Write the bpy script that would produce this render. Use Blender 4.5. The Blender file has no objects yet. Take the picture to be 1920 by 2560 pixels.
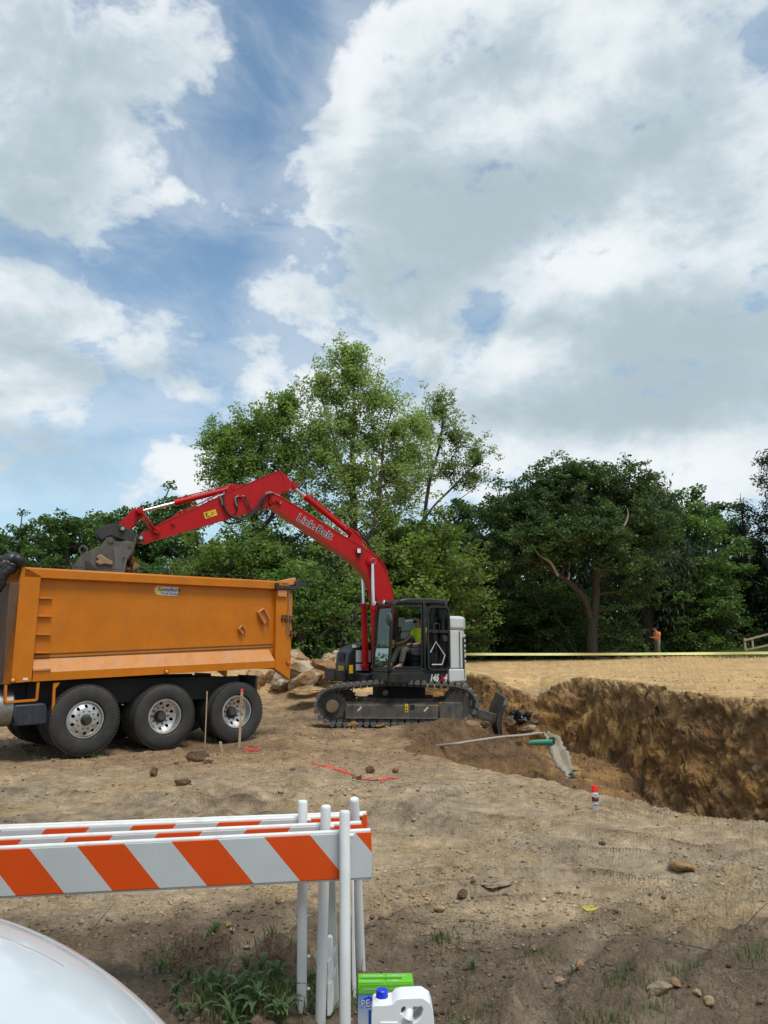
import bpy, bmesh, math, random
import numpy as np
from mathutils import Vector, Matrix
R_ = math.radians
rnd = random.Random(7)
NR = np.random.RandomState(11)
S = bpy.context.scene
COL = S.collection

# ------------------------------------------------------------------ camera
FPX, EYE, PITCH = 1900.0, 1.6, math.atan(348 / 1900)
cam_d = bpy.data.cameras.new('camera')
cam = bpy.data.objects.new('camera', cam_d); COL.objects.link(cam)
cam_d.sensor_fit = 'VERTICAL'; cam_d.sensor_height = 24; cam_d.lens = 24 * FPX / 2560
cam_d.clip_start = 0.05; cam_d.clip_end = 3000
cam.location = (0, 0, EYE); cam.rotation_euler = (math.pi / 2 + PITCH, 0, 0)
S.camera = cam
S.render.resolution_x = 768; S.render.resolution_y = 1024

# ------------------------------------------------------------------ colour management
vs = S.view_settings
vs.view_transform = 'Standard'; vs.look = 'None'; vs.exposure = 0.15; vs.gamma = 1.0; vs.use_curve_mapping = False
S.cycles.max_bounces = 6; S.cycles.diffuse_bounces = 3; S.cycles.glossy_bounces = 3
S.cycles.transmission_bounces = 4; S.cycles.transparent_max_bounces = 8
S.cycles.use_denoising = True

# ------------------------------------------------------------------ sun and sky
SUN_DIR = Vector((0.20, -0.36, 0.91)).normalized()
sun_d = bpy.data.lights.new('sun', 'SUN'); sun_d.energy = 2.4; sun_d.angle = R_(22); sun_d.color = (1.0, 0.955, 0.88)
sun = bpy.data.objects.new('sun', sun_d); COL.objects.link(sun)
sun.rotation_euler = (-SUN_DIR).to_track_quat('-Z', 'Y').to_euler()
sun.location = (0, 0, 60)

W = bpy.data.worlds.new('World'); S.world = W; W.use_nodes = True
STRENGTH = 0.1
def build_sky():
    nt = W.node_tree; N = nt.nodes; L = nt.links; N.clear()
    def n(t, **k):
        x = N.new(t)
        for a, b in k.items(): setattr(x, a, b)
        return x
    def m(op, a, b=None, c=None, clamp=False):
        x = n('ShaderNodeMath', operation=op, use_clamp=clamp)
        for i, v in enumerate((a, b, c)):
            if v is None: continue
            if isinstance(v, (int, float)): x.inputs[i].default_value = v
            else: L.new(v, x.inputs[i])
        return x.outputs[0]
    out = n('ShaderNodeOutputWorld'); bg = n('ShaderNodeBackground'); bg.inputs[1].default_value = STRENGTH
    L.new(bg.outputs[0], out.inputs[0])
    sky = n('ShaderNodeTexSky', sky_type='NISHITA', sun_disc=False)
    sky.sun_elevation = math.asin(SUN_DIR.z); sky.sun_rotation = math.atan2(SUN_DIR.x, SUN_DIR.y)
    sky.air_density = 1.0; sky.dust_density = 1.2; sky.ozone_density = 1.6
    tc = n('ShaderNodeTexCoord'); d = tc.outputs['Generated']
    sep = n('ShaderNodeSeparateXYZ'); L.new(d, sep.inputs[0])
    # flatten towards the horizon so that far clouds look foreshortened
    def vec(sc, add=(0, 0, 0), zs=1.0):
        mp = n('ShaderNodeMapping'); mp.inputs['Scale'].default_value = (sc, sc, sc * zs); mp.inputs['Location'].default_value = add
        L.new(d, mp.inputs[0]); return mp.outputs[0]
    def noise(sc, det, rough=.55, add=(0, 0, 0), zs=1.35, dist=0.0, ty='FBM'):
        x = n('ShaderNodeTexNoise', noise_dimensions='3D'); x.inputs['Scale'].default_value = 1
        x.inputs['Detail'].default_value = det; x.inputs['Roughness'].default_value = rough; x.inputs['Distortion'].default_value = dist
        L.new(vec(sc, add, zs), x.inputs['Vector']); return x.outputs['Fac']
    # blobs: (px, py) seen from the site -> a direction in the sky, half sizes in radians
    cp, sp = math.cos(PITCH), math.sin(PITCH)
    def dirof(px, py):
        a, b = (px - 960) / FPX, (1280 - py) / FPX
        v = Vector((a, cp - b * sp, sp + b * cp)); return v.normalized()
    BL = [  # px, py, rx, ry, amplitude
        (130, 130, 400, 300, 1.0), (60, 440, 170, 190, .75), (330, 370, 130, 70, .45), (420, 20, 190, 130, .5),
        (470, 500, 190, 60, .42), (700, 430, 120, 50, .20), (40, 820, 120, 200, .55), (290, 830, 190, 95, .80), (200, 690, 130, 60, .40),
        (100, 950, 330, 100, 1.0), (120, 1110, 340, 100, 1.1), (430, 1010, 90, 40, .25), (460, 1185, 75, 55, .9),
        (1260, 130, 400, 260, 1.15), (1120, 430, 300, 250, 1.15), (1500, 330, 450, 420, 1.0), (950, 660, 330, 180, .85),
        (800, 850, 260, 150, .75), (1060, 800, 130, 170, .6), (1650, 760, 400, 240, 1.05), (1560, 1020, 420, 170, 1.05), (1250, 1080, 200, 100, .85),
        (640, 950, 110, 90, .3), (1700, 1150, 560, 150, 1.2), (1250, 1150, 250, 90, .5), (1800, 60, 260, 180, .6), (640, 730, 110, 70, .35),
        (150, 645, 230, 45, -.6), (330, 1010, 120, 50, -.4), (600, 300, 180, 240, -.5), (540, 640, 200, 100, -.38), (600, 800, 110, 110, -.3), (700, 560, 100, 180, -.15), (1195, 865, 62, 95, -1.0), (1180, 700, 40, 90, -.45), (1400, 60, 70, 55, -.65),
        (1430, 350, 90, 70, -.42), (1380, 715, 70, 40, -.55), (1700, 350, 40, 30, -.35), (1880, 170, 70, 60, -.5), (720, 120, 150, 170, -.55),
        (1780, 1195, 60, 30, -.5), (1000, 1060, 300, 130, .35), (1650, 560, 300, 120, .3), (300, 1250, 300, 60, .25), (800, 1180, 200, 80, .3), (860, 500, 60, 200, .25), (880, 260, 70, 180, .3), (520, 860, 60, 150, -.4), (330, 1150, 120, 60, -.4),
    ]
    GL = [(1120, 500, 250, 260, .75), (1470, 440, 230, 150, .65), (1780, 830, 300, 150, .75), (1560, 1010, 330, 85, .75), (150, 240, 230, 230, .5), (60, 500, 130, 120, .45), (130, 900, 250, 70, .55),
          (130, 1130, 260, 70, .55), (900, 720, 200, 110, .3), (1240, 130, 200, 80, .3), (1700, 250, 150, 120, .35), (1050, 900, 200, 100, .25), (1860, 500, 90, 100, .3), (400, 930, 120, 40, .35),
          (1450, 670, 150, 70, -.6), (1270, 930, 120, 50, -.5), (1250, 300, 110, 60, -.35), (1650, 1180, 200, 40, -.3), (340, 370, 120, 60, -.5), (900, 200, 50, 150, -.4), (1500, 130, 120, 90, -.35), (1650, 700, 150, 60, -.25), (460, 1180, 80, 60, -.8)]
    total = None
    warp = n('ShaderNodeTexNoise'); warp.inputs['Scale'].default_value = 5.5; warp.inputs['Detail'].default_value = 4
    L.new(d, warp.inputs['Vector'])
    wv = n('ShaderNodeVectorMath', operation='MULTIPLY_ADD')
    L.new(warp.outputs['Color'], wv.inputs[0]); wv.inputs[1].default_value = (.11,) * 3; wv.inputs[2].default_value = (-.055,) * 3
    dw = n('ShaderNodeVectorMath', operation='ADD'); L.new(d, dw.inputs[0]); L.new(wv.outputs[0], dw.inputs[1]); dw = dw.outputs[0]
    def dot(v, w):
        x = n('ShaderNodeVectorMath', operation='DOT_PRODUCT'); L.new(v, x.inputs[0]); x.inputs[1].default_value = w; return x.outputs['Value']
    def blobs(lst):
        total = None
        for (px, py, rx, ry, amp) in lst:
            c = dirof(px, py); e1 = c.cross(Vector((0, 0, 1))).normalized(); e2 = e1.cross(c)
            k = 1 / (1 + ((px - 960) / FPX) ** 2 + ((py - 1280) / FPX) ** 2) ** .5
            s1, s2 = rx / FPX * k, ry / FPX * k
            a = dot(dw, tuple(e1 / s1)); b = dot(dw, tuple(e2 / s2))
            r2 = m('ADD', m('MULTIPLY', a, a), m('MULTIPLY', b, b))
            f = m('LESS_THAN', dot(d, tuple(-c)), 0.0)
            v = m('MULTIPLY', m('MULTIPLY', m('EXPONENT', m('MULTIPLY', r2, -.9)), f), amp)
            total = v if total is None else m('ADD', total, v)
        return total
    total = blobs(BL); grey = blobs(GL)
    # the rest of the sky, behind and beside the camera, carries clouds of the same kind
    front = m('MULTIPLY_ADD', sep.outputs['Y'], 3.0, -.9, clamp=True)
    other = m('MULTIPLY_ADD', noise(2.4, 3, add=(4, 1, 2)), 4.0, -1.35)
    other = m('MULTIPLY', other, m('SUBTRACT', 1.0, front))
    total = m('ADD', m('MINIMUM', m('MULTIPLY', total, .92), 1.15), other)
    nz = noise(7.5, 9, .58, (3.1, .7, 1.3), 1.5, .25)
    nz2 = noise(24, 6, .6, (1.1, 5.7, 0.3), 1.6, .4)
    D = m('ADD', total, m('MULTIPLY_ADD', nz, 3.2, -1.68))
    D = m('ADD', D, m('MULTIPLY_ADD', nz2, 1.1, -.55))
    def sstep(v, a, b):
        x = n('ShaderNodeMapRange', interpolation_type='SMOOTHERSTEP'); L.new(v, x.inputs[0])
        x.inputs[1].default_value = a; x.inputs[2].default_value = b; return x.outputs[0]
    cover = sstep(D, .08, .98)
    veil = m('MULTIPLY', sstep(m('ADD', m('MULTIPLY', total, .6), m('MULTIPLY_ADD', noise(5, 8, .62, (7, 2, 5), 2.2, .8), 1.6, -.50)), .05, .95), .40)
    cover = m('MAXIMUM', cover, veil)
    # thickness: rims of a cloud shine, thick middles go grey
    nzl = noise(7.5, 6, .55, (3.1 - .10, .7, 1.3 + .22), 1.5, .25)
    emb = m('MULTIPLY', m('SUBTRACT', nz, nzl), 1.0)
    grey = m('ADD', m('MINIMUM', grey, 1.05), m('MULTIPLY', m('SUBTRACT', 1.0, front), .45))
    thick = m('ADD', m('MULTIPLY', m('MINIMUM', D, 1.6), .16), grey)
    thick = m('ADD', thick, m('MULTIPLY_ADD', noise(4.3, 9, .62, (9, 4.4, 1), 1.4, .3), 1.9, -.95))
    thick = sstep(m('ADD', thick, emb), -.25, 1.15)
    cr = n('ShaderNodeValToRGB'); L.new(thick, cr.inputs[0])
    e = cr.color_ramp.elements; k = 1 / STRENGTH
    cols = [(0, (.80, .84, .865)), (.30, (.67, .74, .78)), (.62, (.52, .61, .66)), (1, (.405, .495, .55))]
    while len(e) < 4: e.new(.5)
    for el, (p, c) in zip(e, cols): el.position = p; el.color = (*c, 1)
    mul = n('ShaderNodeVectorMath', operation='SCALE'); L.new(cr.outputs[0], mul.inputs[0]); mul.inputs['Scale'].default_value = k
    # clear sky: the Nishita sky, paler towards the horizon in moist air
    skm = n('ShaderNodeMix', data_type='RGBA', blend_type='MULTIPLY'); skm.inputs[0].default_value = 1
    L.new(sky.outputs[0], skm.inputs[6]); skm.inputs[7].default_value = (1.42, 1.62, 1.52, 1)
    hz = m('EXPONENT', m('MULTIPLY', m('MAXIMUM', sep.outputs['Z'], 0.0), -5.0))
    hzm = n('ShaderNodeMix', data_type='RGBA'); L.new(m('MULTIPLY', hz, .55), hzm.inputs[0]); L.new(skm.outputs[2], hzm.inputs[6])
    hzm.inputs[7].default_value = (.47 * k, .60 * k, .72 * k, 1)
    mix = n('ShaderNodeMix', data_type='RGBA'); L.new(cover, mix.inputs[0]); L.new(hzm.outputs[2], mix.inputs[6]); L.new(mul.outputs[0], mix.inputs[7])
    L.new(mix.outputs[2], bg.inputs[0])
build_sky()
W.cycles.sampling_method = 'MANUAL'; W.cycles.sample_map_resolution = 512

# ------------------------------------------------------------------ site survey helpers
_F = np.array([0, math.cos(PITCH), math.sin(PITCH)]); _U = np.array([0, -math.sin(PITCH), math.cos(PITCH)]); _R = np.array([1., 0, 0]); _C = np.array([0, 0, EYE])
def ray(px, py): return _F + _R * (px - 960) / FPX + _U * (1280 - py) / FPX
def at(px, py, Y):
    d = ray(px, py); return _C + d * (Y / d[1])
def gr(px, py, z=0.0):
    d = ray(px, py); return _C + d * ((z - EYE) / d[2])
class Frame:
    """A thing's own axes: origin, x direction at angle a, y = x turned left."""
    def __init__(s, x, y, a): s.o = np.array([x, y, 0.]); s.a = a; s.c = math.cos(a); s.s = math.sin(a)
    def loc(s, p):
        q = np.array(p) - s.o; return np.array([s.c * q[0] + s.s * q[1], -s.s * q[0] + s.c * q[1], q[2]])
    def on(s, px, py, yl):
        """Point of the thing's own vertical plane y = yl."""
        nrm = np.array([-s.s, s.c, 0]); d = ray(px, py)
        t = (yl + nrm @ s.o - nrm @ _C) / (nrm @ d); return s.loc(_C + d * t)
    def xz(s, pts, yl): return [(float(p[0]), float(p[2])) for p in (s.on(a, b, yl) for a, b in pts)]

# ------------------------------------------------------------------ object helpers
def tag(o, label=None, cat=None, group=None, kind=None):
    if label: o['label'] = label
    if cat: o['category'] = cat
    if group: o['group'] = group
    if kind: o['kind'] = kind
    return o
def empty(name, loc=(0, 0, 0), rz=0., label=None, cat=None, group=None):
    o = bpy.data.objects.new(name, None); COL.objects.link(o); o.location = loc; o.rotation_euler = (0, 0, rz)
    o.empty_display_size = .2
    return tag(o, label, cat, group)
def link(name, me, parent=None):
    o = bpy.data.objects.new(name, me); COL.objects.link(o); o.parent = parent; return o
class MB:
    def __init__(s): s.v = []; s.f = []; s.m = []
    def add(s, v, f, m=0):
        b = len(s.v); s.v.extend([tuple(map(float, p)) for p in v]); s.f.extend([tuple(b + i for i in q) for q in f]); s.m.extend([m] * len(f)); return s
    def box(s, x0, x1, y0, y1, z0, z1, m=0, M=None):
        v = [(x, y, z) for z in (z0, z1) for y in (y0, y1) for x in (x0, x1)]
        if M is not None: v = [tuple(M @ Vector(p)) for p in v]
        return s.add(v, [(0, 2, 3, 1), (4, 5, 7, 6), (0, 1, 5, 4), (2, 6, 7, 3), (0, 4, 6, 2), (1, 3, 7, 5)], m)
    def obox(s, c, ax, ay, az, m=0):
        c, ax, ay, az = map(np.array, (c, ax, ay, az)); v = [c + i * ax + j * ay + k * az for k in (-1, 1) for j in (-1, 1) for i in (-1, 1)]
        return s.add(v, [(0, 2, 3, 1), (4, 5, 7, 6), (0, 1, 5, 4), (2, 6, 7, 3), (0, 4, 6, 2), (1, 3, 7, 5)], m)
    def beam(s, a, b, w, h, up=(0, 0, 1), m=0):
        a, b = np.array(a, float), np.array(b, float); d = b - a; L = np.linalg.norm(d); d = d / L
        u = np.array(up, float); r = np.cross(d, u); r /= np.linalg.norm(r); u = np.cross(r, d)
        return s.obox((a + b) / 2, d * L / 2, r * w / 2, u * h / 2, m)
    def prism(s, pts, y0, y1, m=0, axis='y'):
        """outline in x,z pushed from y0 to y1; pts may be concave"""
        n = len(pts)
        def P(a, b, y): return (a, y, b) if axis == 'y' else ((y, a, b) if axis == 'x' else (a, b, y))
        v = [P(a, b, y0) for a, b in pts] + [P(a, b, y1) for a, b in pts]
        f = [(i, (i + 1) % n, n + (i + 1) % n, n + i) for i in range(n)] + [tuple(range(n)), tuple(range(2 * n - 1, n - 1, -1))]
        return s.add(v, f, m)
    def cyl(s, a, b, r0, r1=None, n=16, m=0, cap=True):
        r1 = r0 if r1 is None else r1
        a, b = np.array(a, float), np.array(b, float); d = b - a; d /= np.linalg.norm(d)
        h = np.array([1., 0, 0]) if abs(d[0]) < .8 else np.array([0, 1., 0]); u = np.cross(d, h); u /= np.linalg.norm(u); w = np.cross(d, u)
        t = np.arange(n) * 2 * math.pi / n
        v = [a + r0 * (u * math.cos(x) + w * math.sin(x)) for x in t] + [b + r1 * (u * math.cos(x) + w * math.sin(x)) for x in t]
        f = [(i, (i + 1) % n, n + (i + 1) % n, n + i) for i in range(n)]
        if cap: f += [tuple(range(n - 1, -1, -1)), tuple(range(n, 2 * n))]
        return s.add(v, f, m)
    def tube(s, pts, r, n=8, m=0):
        P = [np.array(p, float) for p in pts]; K = len(P); rr = r if hasattr(r, '__len__') else [r] * K
        v = []; h = np.array([.13, .21, 1.]); 
        for i, p in enumerate(P):
            d = P[min(i + 1, K - 1)] - P[max(i - 1, 0)]; d /= (np.linalg.norm(d) + 1e-9)
            u = np.cross(d, h); 
            if np.linalg.norm(u) < 1e-3: u = np.cross(d, np.array([1., 0, 0]))
            u /= np.linalg.norm(u); w = np.cross(d, u); h = np.cross(u, d)
            for k in range(n):
                t = k * 2 * math.pi / n; v.append(p + rr[i] * (u * math.cos(t) + w * math.sin(t)))
        f = [(i * n + k, i * n + (k + 1) % n, (i + 1) * n + (k + 1) % n, (i + 1) * n + k) for i in range(K - 1) for k in range(n)]
        f += [tuple(range(n - 1, -1, -1)), tuple(range((K - 1) * n, K * n))]
        return s.add(v, f, m)
    def lathe(s, prof, c=(0, 0, 0), axis='z', n=32, m=0, close=False):
        v = []; K = len(prof)
        for r, h in prof:
            for k in range(n):
                t = k * 2 * math.pi / n; a, b = r * math.cos(t), r * math.sin(t)
                p = (a, b, h) if axis == 'z' else ((a, h, b) if axis == 'y' else (h, a, b)); v.append((p[0] + c[0], p[1] + c[1], p[2] + c[2]))
        f = [(i * n + k, i * n + (k + 1) % n, (i + 1) * n + (k + 1) % n, (i + 1) * n + k) for i in range(K - 1) for k in range(n)]
        if close: f += [((K - 1) * n + k, (K - 1) * n + (k + 1) % n, (k + 1) % n, k) for k in range(n)]
        return s.add(v, f, m)
    def mesh(s, name, mats, smooth=35):
        me = bpy.data.meshes.new(name); me.from_pydata(s.v, [], s.f)
        mats = mats if isinstance(mats, (list, tuple)) else [mats]
        for x in mats: me.materials.append(x)
        if len(mats) > 1: me.polygons.foreach_set('material_index', s.m)
        bm = bmesh.new(); bm.from_mesh(me); bmesh.ops.recalc_face_normals(bm, faces=bm.faces); bm.to_mesh(me); bm.free()
        if smooth: me.shade_smooth(); me.set_sharp_from_angle(angle=R_(smooth))
        me.update(); return me
    def build(s, name, mats, parent=None, bevel=0, seg=1, smooth=35):
        o = link(name, s.mesh(name, mats, smooth), parent)
        if bevel:
            b = o.modifiers.new('bevel', 'BEVEL'); b.width = bevel; b.segments = seg; b.limit_method = 'ANGLE'; b.angle_limit = R_(40); b.harden_normals = False
        return o
def smooth_curve(pts, k=6):
    P = [np.array(p, float) for p in pts]; P = [2 * P[0] - P[1]] + P + [2 * P[-1] - P[-2]]; out = []
    for i in range(1, len(P) - 2):
        for j in range(k):
            t = j / k; a, b, c, d = P[i - 1:i + 3]
            out.append(.5 * (2 * b + (c - a) * t + (2 * a - 5 * b + 4 * c - d) * t * t + (3 * b - a - 3 * c + d) * t ** 3))
    out.append(P[-2]); return out
def text(name, body, size, mat, M, parent=None, extrude=.002, shear=0., offset=0., align='LEFT', bold_scale=(1, 1)):
    cu = bpy.data.curves.new(name, 'FONT'); cu.body = body; cu.size = size; cu.extrude = extrude; cu.shear = shear; cu.offset = offset
    cu.align_x = align; cu.resolution_u = 3
    t = bpy.data.objects.new('tmp', cu); COL.objects.link(t)
    me = bpy.data.meshes.new_from_object(t.evaluated_get(bpy.context.evaluated_depsgraph_get()))
    bpy.data.objects.remove(t); bpy.data.curves.remove(cu)
    me.name = name; me.transform(Matrix.Diagonal((bold_scale[0], bold_scale[1], 1, 1))); me.transform(M); me.materials.clear(); me.materials.append(mat)
    return link(name, me, parent)
def basis(o, x, y):
    x = Vector(x).normalized(); z = x.cross(Vector(y)).normalized(); y = z.cross(x)
    M = Matrix.Identity(4)
    for i, c in enumerate((x, y, z)):
        for j in range(3): M[j][i] = c[j]
    for j in range(3): M[j][3] = o[j]
    return M
def plate_holes(outer, holes, y0, y1, nm, mats, parent=None, lift=None):
    """flat plate in x,z with round or free holes, thickness y0..y1 (lift(x,z) bends it)"""
    bm = bmesh.new()
    for loop in [outer] + holes:
        vs_ = [bm.verts.new((a, y0, b)) for a, b in loop]
        for i in range(len(vs_)): bm.edges.new((vs_[i], vs_[(i + 1) % len(vs_)]))
    bmesh.ops.triangle_fill(bm, edges=bm.edges[:], use_beauty=True, normal=(0, -1, 0))
    r = bmesh.ops.extrude_face_region(bm, geom=bm.faces[:])
    for v in r['geom']:
        if isinstance(v, bmesh.types.BMVert): v.co.y = y1
    if lift:
        for v in bm.verts: v.co.y += lift(v.co.x, v.co.z)
    bmesh.ops.recalc_face_normals(bm, faces=bm.faces)
    me = bpy.data.meshes.new(nm); bm.to_mesh(me); bm.free(); me.materials.append(mats)
    me.shade_smooth(); me.set_sharp_from_angle(angle=R_(35))
    return link(nm, me, parent)
def circle(cx, cy, r, n=24, a0=0.): return [(cx + r * math.cos(a0 + 2 * math.pi * k / n), cy + r * math.sin(a0 + 2 * math.pi * k / n)) for k in range(n)]
def copy_tree(o, parent=None):
    c = o.copy(); COL.objects.link(c); c.parent = parent
    for ch in list(o.children): copy_tree(ch, c)
    return c
def np_mesh(name, V, Fq, mat, smooth=False, attrs=None, uv=None):
    """fast mesh from numpy arrays; Fq (n,3) or (n,4)"""
    me = bpy.data.meshes.new(name); V = np.asarray(V, np.float32); Fq = np.asarray(Fq, np.int32); k = Fq.shape[1]
    me.vertices.add(len(V)); me.vertices.foreach_set('co', V.ravel())
    me.loops.add(Fq.size); me.loops.foreach_set('vertex_index', Fq.ravel())
    me.polygons.add(len(Fq)); me.polygons.foreach_set('loop_start', np.arange(0, Fq.size, k, dtype=np.int32))
    if smooth: me.polygons.foreach_set('use_smooth', np.ones(len(Fq), bool))
    me.materials.append(mat); me.update(calc_edges=True)
    for an, (ty, dom, arr) in (attrs or {}).items():
        a = me.attributes.new(an, ty, dom)
        if ty == 'FLOAT_COLOR': a.data.foreach_set('color', np.asarray(arr, np.float32).ravel())
        else: a.data.foreach_set('value', np.asarray(arr, np.float32).ravel())
    me.validate(); return me

# ------------------------------------------------------------------ numpy noise
_perm = NR.permutation(1024).astype(np.int64)
_gr = NR.rand(1024) * 2 * math.pi; _gx, _gy = np.cos(_gr), np.sin(_gr)
def gnoise(x, y):
    x = np.asarray(x, float); y = np.asarray(y, float); xi = np.floor(x).astype(np.int64); yi = np.floor(y).astype(np.int64); xf = x - xi; yf = y - yi
    def g(i, j, dx, dy):
        h = _perm[(_perm[(xi + i) & 1023] + yi + j) & 1023]; return _gx[h] * dx + _gy[h] * dy
    u = xf * xf * xf * (xf * (xf * 6 - 15) + 10); v = yf * yf * yf * (yf * (yf * 6 - 15) + 10)
    a = g(0, 0, xf, yf); b = g(1, 0, xf - 1, yf); c = g(0, 1, xf, yf - 1); d = g(1, 1, xf - 1, yf - 1)
    return (a + (b - a) * u + (c - a) * v + (a - b - c + d) * u * v) * 1.5
def fbm(x, y, sc=1., octv=4, gain=.5, ox=0.):
    s = 0; a = 1.; 
    for k in range(octv): s = s + a * gnoise(x * sc + ox + 17.3 * k, y * sc - ox + 9.1 * k); sc *= 2.03; a *= gain
    return s
def ss(a, b, x): t = np.clip((np.asarray(x, float) - a) / (b - a), 0, 1); return t * t * (3 - 2 * t)
def lerp(a, b, t): return a + (b - a) * t

# ------------------------------------------------------------------ materials
def new_mat(name):
    mt = bpy.data.materials.new(name); mt.use_nodes = True; nt = mt.node_tree; return mt, nt, nt.nodes['Principled BSDF']
def mat(name, col, rough=.6, metal=0., var=.12, vscale=6., dust=None, dust_amt=0., bump=0., bscale=40., spec=.5, coat=0., emit=None, streak=0.):
    """paint, plastic or metal with uneven tone, dust lying on what faces up, and a fine relief"""
    mt, nt, bs = new_mat(name); N, L = nt.nodes, nt.links
    bs.inputs['Roughness'].default_value = rough; bs.inputs['Metallic'].default_value = metal; bs.inputs['Specular IOR Level'].default_value = spec
    bs.inputs['Coat Weight'].default_value = coat
    tc = N.new('ShaderNodeTexCoord'); nz = N.new('ShaderNodeTexNoise'); nz.inputs['Scale'].default_value = vscale; nz.inputs['Detail'].default_value = 7; nz.inputs['Roughness'].default_value = .62
    L.new(tc.outputs['Object'], nz.inputs['Vector'])
    mr = N.new('ShaderNodeMapRange'); L.new(nz.outputs['Fac'], mr.inputs[0]); mr.inputs[1].default_value = .3; mr.inputs[2].default_value = .7
    mr.inputs[3].default_value = 1 - var; mr.inputs[4].default_value = 1 + var
    sc = N.new('ShaderNodeVectorMath'); sc.operation = 'SCALE'; sc.inputs[0].default_value = col[:3]; L.new(mr.outputs[0], sc.inputs['Scale'])
    c = sc.outputs[0]
    if streak:
        mp = N.new('ShaderNodeMapping'); mp.inputs['Scale'].default_value = (14, 14, 1.2); L.new(tc.outputs['Object'], mp.inputs[0])
        n3 = N.new('ShaderNodeTexNoise'); n3.inputs['Scale'].default_value = 1.; n3.inputs['Detail'].default_value = 6; L.new(mp.outputs[0], n3.inputs['Vector'])
        m3 = N.new('ShaderNodeMapRange'); m3.inputs[1].default_value = .52; m3.inputs[2].default_value = .75; m3.inputs[4].default_value = streak; L.new(n3.outputs['Fac'], m3.inputs[0])
        mx = N.new('ShaderNodeMix'); mx.data_type = 'RGBA'; L.new(m3.outputs[0], mx.inputs[0]); L.new(c, mx.inputs[6]); mx.inputs[7].default_value = (*(dust or (.2, .15, .1)), 1); c = mx.outputs[2]
    if dust is not None:
        ge = N.new('ShaderNodeNewGeometry'); sp = N.new('ShaderNodeSeparateXYZ'); L.new(ge.outputs['Normal'], sp.inputs[0])
        up = N.new('ShaderNodeMapRange'); L.new(sp.outputs['Z'], up.inputs[0]); up.inputs[1].default_value = -.2; up.inputs[2].default_value = .95; up.inputs[3].default_value = .25; up.inputs[4].default_value = 1.
        n2 = N.new('ShaderNodeTexNoise'); n2.inputs['Scale'].default_value = vscale * .55; n2.inputs['Detail'].default_value = 9; n2.inputs['Roughness'].default_value = .7; L.new(tc.outputs['Object'], n2.inputs['Vector'])
        m2 = N.new('ShaderNodeMapRange'); L.new(n2.outputs['Fac'], m2.inputs[0]); m2.inputs[1].default_value = .38; m2.inputs[2].default_value = .68; m2.inputs[4].default_value = dust_amt
        mu = N.new('ShaderNodeMath'); mu.operation = 'MULTIPLY'; L.new(up.outputs[0], mu.inputs[0]); L.new(m2.outputs[0], mu.inputs[1])
        mx = N.new('ShaderNodeMix'); mx.data_type = 'RGBA'; L.new(mu.outputs[0], mx.inputs[0]); L.new(c, mx.inputs[6]); mx.inputs[7].default_value = (*dust, 1); c = mx.outputs[2]
        rr = N.new('ShaderNodeMapRange'); L.new(mu.outputs[0], rr.inputs[0]); rr.inputs[3].default_value = rough; rr.inputs[4].default_value = .9; L.new(rr.outputs[0], bs.inputs['Roughness'])
    L.new(c, bs.inputs['Base Color'])
    if bump:
        nb = N.new('ShaderNodeTexNoise'); nb.inputs['Scale'].default_value = bscale; nb.inputs['Detail'].default_value = 6; L.new(tc.outputs['Object'], nb.inputs['Vector'])
        bp = N.new('ShaderNodeBump'); bp.inputs['Strength'].default_value = 1.; bp.inputs['Distance'].default_value = bump; L.new(nb.outputs['Fac'], bp.inputs['Height']); L.new(bp.outputs[0], bs.inputs['Normal'])
    if emit: bs.inputs['Emission Color'].default_value = (*emit[0], 1); bs.inputs['Emission Strength'].default_value = emit[1]
    return mt
def glass(name, tint=(.55, .62, .6), alpha=.22, rough=.02, ior=1.22):
    mt, nt, bs = new_mat(name); N, L = nt.nodes, nt.links
    tr = N.new('ShaderNodeBsdfTransparent'); tr.inputs[0].default_value = (*tint, 1)
    gl = N.new('ShaderNodeBsdfGlossy'); gl.inputs['Roughness'].default_value = rough
    fr = N.new('ShaderNodeFresnel'); fr.inputs[0].default_value = ior; fm = N.new('ShaderNodeMath'); fm.operation = 'MULTIPLY'; fm.inputs[1].default_value = .45; L.new(fr.outputs[0], fm.inputs[0])
    df = N.new('ShaderNodeBsdfDiffuse'); df.inputs[0].default_value = (.35, .36, .33, 1)
    nz = N.new('ShaderNodeTexNoise'); nz.inputs['Scale'].default_value = 3; nz.inputs['Detail'].default_value = 6
    mr = N.new('ShaderNodeMapRange'); L.new(nz.outputs['Fac'], mr.inputs[0]); mr.inputs[1].default_value = .35; mr.inputs[2].default_value = .7; mr.inputs[4].default_value = alpha
    m1 = N.new('ShaderNodeMixShader'); L.new(mr.outputs[0], m1.inputs[0]); L.new(tr.outputs[0], m1.inputs[1]); L.new(df.outputs[0], m1.inputs[2])
    m2 = N.new('ShaderNodeMixShader'); L.new(fm.outputs[0], m2.inputs[0]); L.new(m1.outputs[0], m2.inputs[1]); L.new(gl.outputs[0], m2.inputs[2])
    L.new(m2.outputs[0], N['Material Output'].inputs[0]); return mt
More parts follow.
